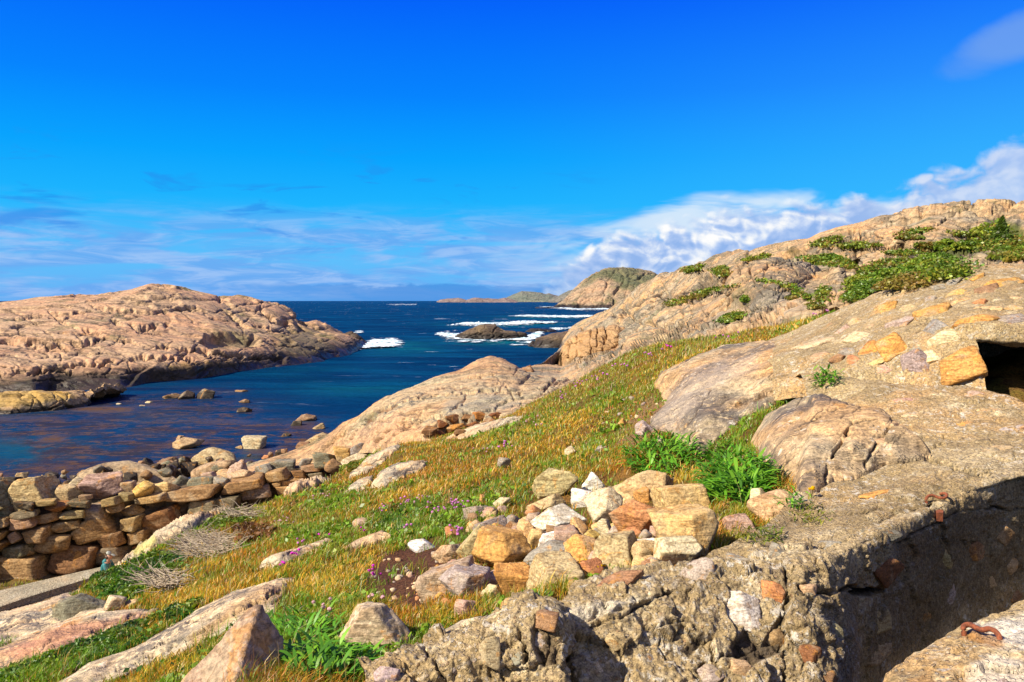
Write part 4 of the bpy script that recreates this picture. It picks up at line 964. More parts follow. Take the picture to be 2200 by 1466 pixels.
# ---------------------------------------------------------------- the ground of the near hillside
GP = [  # photo x, y, distance
    (-100, 1500, 6.6), (0, 1450, 7.0), (-350, 1480, 7.2), (300, 1466, 5.5), (540, 1466, 4.0), (700, 1466, 4.2), (700, 1400, 4.8), (900, 1330, 5.4), (640, 1270, 7), (400, 1290, 8.4), (250, 1330, 8.3), (150, 1400, 7.3),
    (0, 1335, 10.8), (-200, 1360, 11), (160, 1285, 11.8), (300, 1215, 13.2), (228, 1232, 14.2), (430, 1130, 17), (330, 1172, 15.5), (560, 1180, 10.5), (450, 1170, 13), (560, 1090, 16.5), (640, 1055, 19), (690, 1042, 20), (740, 1010, 22),
    (780, 1120, 10.5), (650, 1130, 12.5), (850, 1050, 13), (760, 1045, 16.5), (870, 962, 20), (1000, 1030, 12), (960, 955, 21), (1100, 908, 19.5), (1150, 900, 17.5), (1215, 838, 21.5), (1300, 784, 22), (1400, 748, 21),
    (1500, 738, 19), (1600, 722, 17), (1690, 705, 15.5), (1780, 686, 14.5), (1300, 900, 14), (1300, 1000, 10.5), (1200, 960, 13), (1420, 900, 12), (1380, 830, 15.5), (1100, 1120, 8), (1300, 1120, 7.2), (1100, 1280, 5.3),
    (960, 1250, 6), (900, 1180, 7.5), (1450, 1080, 7.6), (1550, 1000, 9), (1600, 1100, 6.5), (1480, 1200, 5.1), (1300, 1265, 5.0), (1190, 1315, 4.6),
    (1400, 940, 11), (1500, 860, 12), (1450, 800, 14.5), (1600, 768, 14), (1700, 778, 12), (1600, 890, 10.5), (1740, 830, 10.3), (1620, 970, 8.4), (1750, 905, 8.7), (1760, 1050, 6.6)]
GW = [  # world x/y, y, z
    ((1900 - CX) / F, 12, 10.3), ((2100 - CX) / F, 12, 10.4), ((2300 - CX) / F, 11, 10.4), ((1900 - CX) / F, 8, 9.4), ((2150 - CX) / F, 7.5, 9.2), ((2300 - CX) / F, 7.5, 9.1), ((2000 - CX) / F, 5.7, 7.9), ((2300 - CX) / F, 5.5, 7.7), ((2100 - CX) / F, 4.6, 7.8), ((2250 - CX) / F, 4.3, 7.8),
    ((1300 - CX) / F, 3.6, 8.7), ((1600 - CX) / F, 3.7, 8.4), ((1000 - CX) / F, 3.2, 8.9), ((1900 - CX) / F, 4.2, 8.0), ((1750 - CX) / F, 4.0, 8.2), ((2200 - CX) / F, 3.0, 8.5), ((1500 - CX) / F, 2.2, 8.9), ((700 - CX) / F, 2.5, 9.1), ((1100 - CX) / F, 1.2, 9.3), ((200 - CX) / F, 2.5, 9.0), (-1.0, 3.0, 8.8), (1.0, 3.0, 9.0),
    ((0 - CX) / F, 17, 3.7), ((0 - CX) / F, 20.5, 2.1), ((0 - CX) / F, 23.5, 1.95), ((100 - CX) / F, 24.3, 1.95), ((200 - CX) / F, 20, 3.0), ((200 - CX) / F, 25, 1.95), ((400 - CX) / F, 22, 2.9), ((400 - CX) / F, 26.5, 2.4), ((600 - CX) / F, 24.5, 3.6), ((600 - CX) / F, 28, 3.2), ((700 - CX) / F, 26, 4.5), ((-200 - CX) / F, 18, 2.9), ((-200 - CX) / F, 23, 1.8),
    ((0 - CX) / F, 29, 2.6), ((0 - CX) / F, 38, 1.0), ((0 - CX) / F, 47, 0.0), ((0 - CX) / F, 56, -1.0), ((300 - CX) / F, 31, 2.6), ((300 - CX) / F, 40, 0.9), ((300 - CX) / F, 50, -0.3), ((500 - CX) / F, 33, 2.6), ((500 - CX) / F, 42, 0.6), ((500 - CX) / F, 49, -0.5), ((700 - CX) / F, 36, 1.6), ((700 - CX) / F, 46, -0.8), ((900 - CX) / F, 36, 4.5), ((900 - CX) / F, 50, -1.5),
    ((1050 - CX) / F, 30, 6.5), ((1300 - CX) / F, 30, 7.6), ((1400 - CX) / F, 30, 8.0), ((1500 - CX) / F, 30, 8.4), ((1700 - CX) / F, 24, 9.7), ((1900 - CX) / F, 22, 10.3), ((2150 - CX) / F, 18, 10.4), ((2150 - CX) / F, 26, 10.4), ((1300 - CX) / F, 58, 4), ((2000 - CX) / F, 58, 6), (1.0, 20, 9), (1.0, 58, 6), (-1.0, 58, -2), (-1.0, 20, 2.5)]
_gp = np.array(GP, float); _P = W(_gp[:, 0], _gp[:, 1], _gp[:, 2])
_gw = np.array(GW, float)
_u = np.concatenate([_P[:, 0] / _P[:, 1], _gw[:, 0]]); _v = np.log(np.concatenate([_P[:, 1], _gw[:, 1]])); _z = np.concatenate([_P[:, 2], _gw[:, 2]])
SU, SV = 4.0, 1.6
_A = np.stack([_u * SU, _v * SV], 1)
def _k(r2): return 0.5 * r2 * np.log(np.maximum(r2, 1e-12))
def _tps_fit():
    n = len(_A); d2 = ((_A[:, None] - _A[None]) ** 2).sum(-1)
    K = _k(d2) + np.eye(n) * 0.006
    Pm = np.concatenate([np.ones((n, 1)), _A], 1)
    S = np.zeros((n + 3, n + 3)); S[:n, :n] = K; S[:n, n:] = Pm; S[n:, :n] = Pm.T
    return np.linalg.solve(S, np.concatenate([_z, np.zeros(3)]))
_tw = _tps_fit()
NU, NV = 700, 520
U0, U1 = -0.95, 0.95; V0, V1 = math.log(1.3), math.log(62.0)
_ug = np.linspace(U0, U1, NU); _vg = np.linspace(V0, V1, NV)
def _tps(u, v):
    B = np.stack([u * SU, v * SV], 1); out = np.zeros(len(B))
    for i in range(0, len(B), 20000):
        b = B[i:i + 20000]
        d2 = ((b[:, None] - _A[None]) ** 2).sum(-1)
        out[i:i + 20000] = _k(d2) @ _tw[:-3] + _tw[-3] + b @ _tw[-2:]
    return out
_uu, _vv = np.meshgrid(_ug, _vg)
_yy = np.exp(_vv); _xx = _uu * _yy
_zz = _tps(_uu.ravel(), _vv.ravel()).reshape(NV, NU)
_q = np.stack([_xx.ravel(), _yy.ravel(), np.zeros(NU * NV)], 1)
_zz = _zz + (0.09 * fbm(_q / 1.7, 4) + 0.035 * fbm(_q / 0.35, 3)).reshape(NV, NU) * np.clip(_yy / 6, 0.6, 1.6)
def ground_z(x, y):
    u = np.clip((x / y - U0) / (U1 - U0) * (NU - 1), 0, NU - 1.001); v = np.clip((np.log(y) - V0) / (V1 - V0) * (NV - 1), 0, NV - 1.001)
    i = u.astype(int); j = v.astype(int); a = u - i; b = v - j
    return (_zz[j, i] * (1 - a) + _zz[j, i + 1] * a) * (1 - b) + (_zz[j + 1, i] * (1 - a) + _zz[j + 1, i + 1] * a) * b
_scan = np.exp(np.linspace(math.log(2.2), math.log(58), 190))
def ground_hit(px, py):
    px = np.atleast_1d(np.asarray(px, float)); py = np.atleast_1d(np.asarray(py, float))
    D = W(px, py, np.ones_like(px)); D[:, 2] -= EYE
    best = np.full(len(px), np.nan); prev = None
    for Y in _scan:
        z = EYE + D[:, 2] * Y; g = ground_z(D[:, 0] * Y, np.full(len(px), Y))
        h = np.isnan(best) & (z <= g)
        if prev is not None:
            t = np.clip((prev[1]) / np.maximum(prev[1] - (z - g), 1e-9), 0, 1)
            best = np.where(h, prev[0] + (Y - prev[0]) * t, best)
        else: best = np.where(h, Y, best)
        prev = (Y, z - g)
    best = np.where(np.isnan(best), 58, best)
    return np.stack([D[:, 0] * best, best, EYE + D[:, 2] * best], 1)

_G = np.stack([_xx, _yy, _zz], -1)
_gpx, _gpy = proj(_G); _gpx = _gpx.ravel(); _gpy = _gpy.ravel()
gc = new_col(NU * NV); _fl = _G.reshape(-1, 3); _nz = fbm(_fl / 0.6, 5)
def soilpaint(poly, soft, rgb, k=1.0, ymin=0, ymax=99):
    m = sstep(-soft, soft, polydist(_gpx, _gpy, poly) + 1.3 * soft * _nz) * ((_fl[:, 1] > ymin) & (_fl[:, 1] < ymax))
    paint(gc, k * m, rgb)
soilpaint([(775, 1250), (810, 1195), (870, 1170), (930, 1165), (960, 1200), (930, 1270), (900, 1310), (840, 1290), (790, 1275)], 8, (0.085, 0.035, 0.02), 0.95, 4, 12)
soilpaint([(1310, 960), (1350, 900), (1400, 850), (1440, 870), (1420, 930), (1360, 960)], 10, (0.20, 0.115, 0.055), 0.85, 9, 18)
# the shore and the strip below the wall are stony
below = (_fl[:, 2] < 5.0) & (_fl[:, 1] > 15)
paint(gc, 0.85 * below * sstep(-0.2, 0.3, _nz), (0.16, 0.11, 0.065))
wet = (_fl[:, 2] < 0.9) & (_fl[:, 1] > 30); paint(gc, 0.95 * wet, (0.035, 0.025, 0.015))
ground = mesh_obj('ground', _fl, gridfaces(NU, NV), M['soil'], col=gc)
tag(ground, 'heathy slope of soil and turf falling from the bunker to the shore', 'ground', kind='structure')
BVH_GROUND = (_fl, gridfaces(NU, NV))

# ---------------------------------------------------------------- slabs of bedrock showing through the turf
NOGRASS = []
def outcrop(label, poly, h=0.16, mat='slab', seed=0, w=None, step=None, amp=0.04, s=0.7, specs=(), strike=(1, 1.0, 0.2), crack=0.35, soft=1.0, name='rock_outcrop', cat='rock outcrop', grow=14, ground_only=True, ragged=5, stretch=3.0, kind='thing', tilt=0.0, fold=0.20, onto=False):
    p = np.asarray(poly, float); NOGRASS.append(p)
    x0, y0 = p.min(0) - grow; x1, y1 = p.max(0) + grow
    if step is None: step = max(1.6, math.sqrt((x1 - x0) * (y1 - y0) / 26000.0))
    nx = int((x1 - x0) / step) + 2; ny = int((y1 - y0) / (step * 0.8)) + 2
    gx, gy = np.meshgrid(np.linspace(x0, x1, nx), np.linspace(y1, y0, ny))
    B = ground_hit(gx.ravel(), gy.ravel())
    if onto:
        for i_, (a_, b_) in enumerate(zip(gx.ravel(), gy.ravel())):
            h_ = surf_hit(a_, b_, False)
            if h_ is not None and h_[0][1] < B[i_, 1]: B[i_] = h_[0]
        for _ in range(3):
            G_ = B.reshape(ny, nx, 3); Gp = np.pad(G_, ((2, 2), (2, 2), (0, 0)), mode='edge')
            B = (sum(Gp[i:i + ny, j:j + nx] for i in range(5) for j in range(5)) / 25.0).reshape(-1, 3)
    d = polydist(gx.ravel(), gy.ravel(), p) + ragged * fbm(B / 0.35 + seed, 4)
    sc = B[:, 1] / F                                     # metres per photo pixel
    dm = d * sc
    ww = w if w else 0.5 * math.sqrt((x1 - x0) * (y1 - y0)) * sc.mean() * 0.35
    hh = np.where(dm > 0, h * (1 - np.exp(-np.maximum(dm, 0) / ww * 2.2)), -0.10 + dm * 1.0)
    hh = np.where(dm > 0, hh + 0.02, np.maximum(hh, -0.35))
    hh = hh * 1.0 + tilt * (gx.ravel() - x0) / (x1 - x0) * (dm > 0) * sstep(0, ww, dm)
    rel = rockdisp(B, s=s, amp=amp, strike=strike, stretch=stretch, crack=crack, seed=seed) + rockdisp(B, s=s * 0.22, amp=amp * 0.25, strike=strike, stretch=stretch, crack=0.4, seed=seed + 3, octaves=4)
    B = B.copy(); B[:, 2] += hh + rel * sstep(-0.05, 0.1, dm)
    keep = d > -grow * 0.95
    G = B.reshape(ny, nx, 3); Nn = grid_normals(G).reshape(-1, 3)
    if Nn[:, 2].mean() < 0: Nn = -Nn
    col = new_col(len(B))
    if (x1 - x0) * (y1 - y0) > 9000:
        specs = list(specs) + joints(p, 14 if mat == 'bedrock' else 8, -35 if mat == 'bedrock' else -24, 9, 40, 190, 1.2, 2.3, 0.022, (0.06, 0.042, 0.028), 95 + seed, 0.9)
    B = carve(B, Nn, col, specs)
    fc = gridfaces(nx, ny)
    # drop faces outside and faces that jump over a fold of the ground
    Yr = B[:, 1]; ff = Yr[fc]
    ok = keep[fc].all(1) & ((ff.max(1) - ff.min(1)) < fold * ff.mean(1))
    fc = fc[ok]
    lab = np.arange(len(B))                             # keep the one largest connected sheet
    for _ in range(4000):
        mn = lab[fc].min(1); l2 = lab.copy()
        for q in range(4): np.minimum.at(l2, fc[:, q], mn)
        l2 = l2[l2]
        if (l2 == lab).all(): break
        lab = l2
    big = np.bincount(lab[fc[:, 0]]).argmax(); fc = fc[lab[fc[:, 0]] == big]
    used = np.unique(fc); rem = np.full(len(B), -1); rem[used] = np.arange(len(used))
    c = B[used].mean(0)
    o = mesh_obj(name, B[used], rem[fc], M[mat], col=col[used], loc=c)
    if sum(q.normal.z for q in list(o.data.polygons)[::40]) < 0: o.data.flip_normals()
    tag(o, label, cat, None, kind)
    BVH_SRC.append((B[used], rem[fc]))
    return o

outcrop('wide pale bedrock sheet at the bottom left above the concrete path', [(-140, 1345), (0, 1312), (65, 1290), (150, 1257), (205, 1232), (226, 1214), (224, 1232), (160, 1280), (165, 1296), (225, 1298), (240, 1330), (180, 1345), (100, 1372), (0, 1392), (-140, 1420)], 0.14, seed=1, s=0.9, amp=0.05)
outcrop('pinkish bedrock rib below the wide pale sheet', [(-140, 1445), (0, 1395), (60, 1368), (130, 1336), (230, 1318), (345, 1311), (300, 1340), (200, 1372), (110, 1405), (0, 1446), (-140, 1490)], 0.13, seed=2, s=0.8, amp=0.05,
        specs=[('paint', [(0, 1405), (130, 1345), (330, 1314), (250, 1345), (60, 1415)], 8, (0.40, 0.18, 0.10), 0.6, 0.4)])
outcrop('narrow lichened rim of rock along the top of the bank before the wall', [(222, 1216), (300, 1166), (370, 1126), (440, 1096), (540, 1062), (615, 1046), (700, 1030), (724, 1026), (640, 1062), (600, 1070), (510, 1098), (420, 1136), (330, 1182), (255, 1222)], 0.26, seed=3, w=0.12, fold=1.5, grow=9, s=0.7, amp=0.04,
        specs=[('paint', [(280, 1180), (330, 1150), (340, 1165), (290, 1195)], 6, (0.34, 0.30, 0.03), 0.5, 0.15)])
outcrop('long grey and tan slab running down through the turf to the bottom edge', [(90, 1490), (190, 1432), (290, 1396), (400, 1330), (500, 1276), (590, 1250), (640, 1243), (606, 1290), (592, 1320), (560, 1338), (480, 1372), (390, 1412), (300, 1442), (235, 1472), (180, 1500)], 0.15, seed=4, s=0.6, amp=0.05,
        specs=[('paint', [(400, 1370), (500, 1300), (600, 1262), (590, 1285), (500, 1330), (420, 1385)], 5, (0.30, 0.17, 0.06), 0.6, 0.25), ('line', [(250, 1440), (390, 1380), (500, 1318), (600, 1268)], 2.5, 0.05, (0.05, 0.04, 0.03))])
outcrop('thin split slab with pink thrift at its upper end', [(552, 1226), (580, 1205), (640, 1184), (700, 1164), (714, 1166), (690, 1182), (640, 1206), (600, 1224)], 0.10, seed=5, w=0.1, s=0.4, amp=0.03, step=1.4)
outcrop('flat grey slab with yellow lichen above the bare patch', [(732, 1182), (790, 1158), (820, 1147), (840, 1156), (805, 1172), (760, 1182)], 0.09, seed=6, w=0.1, s=0.4, amp=0.02, step=1.3)
outcrop('rounded pale slab in orange turf below the dome', [(796, 1050), (815, 1022), (850, 1003), (918, 996), (912, 1010), (872, 1026), (826, 1048)], 0.2, seed=7, s=0.6, amp=0.04)
outcrop('small twin slab beside the rounded pale slab', [(742, 1058), (768, 1036), (802, 1026), (800, 1042), (770, 1060)], 0.15, seed=8, w=0.15, s=0.5, amp=0.04)
outcrop('sloping grey strip of rock joining the wall end to the dome', [(745, 1030), (788, 985), (830, 964), (874, 944), (852, 972), (822, 996), (792, 1018)], 0.2, seed=9, s=0.7, amp=0.05)
outcrop('flat pale ledge of rock under the broken hollow', [(955, 942), (1020, 915), (1090, 900), (1128, 893), (1112, 911), (1040, 931), (990, 944)], 0.2, seed=10, s=0.7, amp=0.04)
outcrop('pinkish low slab behind the rubble lump', [(940, 1372), (990, 1342), (1050, 1332), (1070, 1350), (1000, 1380)], 0.10, seed=14, w=0.12, s=0.3, amp=0.02, step=1.5)

# ---------------------------------------------------------------- concrete path below the wall
def build_path():
    near = [(-260, 1335, 22.2), (0, 1304, 22.7), (60, 1283, 23.3), (140, 1258, 24.0), (190, 1243, 24.4), (260, 1225, 25.2), (400, 1200, 26.2)]
    far = [(-260, 1300, 23.3), (0, 1270, 23.9), (60, 1255, 24.4), (140, 1237, 25.0), (190, 1226, 25.4), (260, 1210, 26.0), (400, 1186, 27.0)]
    A = np.array(near, float); B = np.array(far, float)
    PA = W(A[:, 0], A[:, 1], A[:, 2]); PB = W(B[:, 0], B[:, 1], B[:, 2])
    t = np.linspace(0, 1, 80); s = np.linspace(0, 1, len(A))
    PA = np.stack([np.interp(t, s, PA[:, c]) for c in range(3)], 1); PB = np.stack([np.interp(t, s, PB[:, c]) for c in range(3)], 1)
    rows = [PA + [0, 0, -0.5], PA + [0, -0.02, 0], PA * 0.97 + PB * 0.03 + [0, 0, 0.03], PA * 0.5 + PB * 0.5 + [0, 0, 0.05], PA * 0.03 + PB * 0.97 + [0, 0, 0.03], PB, PB + [0, 0.02, -0.5]]
    G = np.stack(rows, 0)
    o = mesh_obj('path', G.reshape(-1, 3), gridfaces(80, len(rows)), M['path'], smooth=False)
    tag(o, 'pale concrete path running below the stone wall', 'path', kind='structure')
build_path()
# ---------------------------------------------------------------- stones
_ico = {}
def ico(sub):
    if sub not in _ico:
        bm = bmesh.new(); bmesh.ops.create_icosphere(bm, subdivisions=sub, radius=1.0)
        bm.verts.ensure_lookup_table()
        V = np.array([v.co for v in bm.verts]); Fc = np.array([[v.index for v in f.verts] for f in bm.faces]); bm.free()
        _ico[sub] = (V / np.linalg.norm(V, axis=1)[:, None], Fc)
    return _ico[sub]

def rock_shape(seed, kind='angular', sub=4, rough=1.0):
    r = RS(seed * 7 + 13)
    D, Fc = ico(sub)
    if kind == 'block':
        Nn = []; h = []
        tilt = r.normal(size=(6, 3)) * 0.16
        for k, a in enumerate([(1, 0, 0), (-1, 0, 0), (0, 1, 0), (0, -1, 0), (0, 0, 1), (0, 0, -1)]):
            Nn.append(np.array(a) + tilt[k]); h.append(r.uniform(0.86, 1.0))
        for k in range(r.randint(4, 7)):
            a = r.choice([-1, 1], 3) * r.uniform(0.5, 1.0, 3) * (r.rand(3) > 0.15); Nn.append(a + 1e-3); h.append(r.uniform(1.28, 1.5))
        p = 160
    elif kind == 'round':
        Nn = r.normal(size=(16, 3)); h = r.uniform(0.82, 1.0, 16); p = 9
    elif kind == 'wedge':
        Nn = list(r.normal(size=(7, 3))); h = list(r.uniform(0.55, 0.95, 7)); Nn += [(-0.6, -0.5, 0.7), (0.9, -0.3, 0.45), (0, 0, -1), (0.1, 1, 0.2), (-0.9, 0.2, 0.1)]; h += [0.5, 0.7, 0.7, 0.8, 0.9]; p = 60
    else:
        Nn = []
        while len(Nn) < 9:
            a = r.normal(size=3); a /= np.linalg.norm(a)
            if all(a @ b < 0.62 for b in Nn): Nn.append(a)
        h = r.uniform(0.62, 0.95, len(Nn)); p = 200
    Nn = np.array(Nn, float); Nn /= np.linalg.norm(Nn, axis=1)[:, None]; h = np.array(h)
    q = np.maximum(D @ (Nn / h[:, None]).T, 1e-3)
    rad = 1.0 / (q ** p).sum(1) ** (1.0 / p)
    rad = np.minimum(rad, 1.7)
    P = D * rad[:, None]
    o = seed * 3.77
    e_, c_ = worley(P * 2.1 + o)
    rad = 1 + rough * (0.030 * fbm(P * 1.8 + o, 3) + 0.022 * ridged(P * np.array([2.5, 2.5, 5.0]) + o, 3) + 0.045 * (c_ - 0.5) + 0.024 * fbm(P * 8 + o, 3))
    return P * rad[:, None], Fc

PAL = dict(tan=(0.42, 0.285, 0.145), orange=(0.47, 0.24, 0.065), redor=(0.41, 0.185, 0.075), ochre=(0.50, 0.325, 0.135), cream=(0.52, 0.41, 0.245), white=(0.66, 0.61, 0.52), grey=(0.25, 0.215, 0.17),
           pink=(0.39, 0.255, 0.18), olive=(0.36, 0.28, 0.14), green=(0.17, 0.155, 0.105), brown=(0.25, 0.145, 0.07), dark=(0.055, 0.04, 0.028), lilac=(0.33, 0.26, 0.215), rust=(0.20, 0.085, 0.03), yellow=(0.46, 0.30, 0.09))

def stone_at(name, box, colr, seed, Y=None, kind='angular', rot=0.0, depth=0.9, sub=4, parent=None, sink=0.12, base=None, rough=1.0, mat='stone', Yoff=0.0, jitter=0.06, fit=1.25):
    """a stone that fills the photo rectangle BOX at distance Y (or standing on the ground there)"""
    x0, y0, x1, y1 = box
    if Y is None:
        g = ground_hit((x0 + x1) / 2, y1 - 0.12 * (y1 - y0))[0]; Y = g[1]
    Y = Y + Yoff
    y1s = y1 + sink * (y1 - y0)
    V, Fc = rock_shape(seed, kind, sub, rough)
    w = fit * (x1 - x0) * Y / F; h = fit * 0.97 * (y1s - y0) * Y / F
    c, s = math.cos(rot), math.sin(rot)
    d = depth * (0.45 * w + 0.55 * h)
    asp = h / w
    V = V * np.array([1, 1, asp if kind in ('block',) else min(1.6, max(0.6, asp))])
    V = np.stack([V[:, 0] * c - V[:, 2] * s, V[:, 1], V[:, 0] * s + V[:, 2] * c], 1)
    lo, hi = V.min(0), V.max(0)
    V = (V - (lo + hi) / 2) / (hi - lo) * np.array([w, d, h])
    cc = W((x0 + x1) / 2, (y0 + y1s) / 2, Y + 0.35 * d)
    r = RS(seed + 991)
    base_c = np.array(PAL[colr] if isinstance(colr, str) else colr) * (1 + r.uniform(-jitter, jitter, 3)) * r.uniform(0.9, 1.08)
    col = np.zeros((len(V), 4), np.float32); col[:, :3] = base_c; col[:, 3] = 0.5 * (w + h)
    return mesh_obj(name, V + cc, Fc, M[mat], parent=parent, col=col, loc=cc)

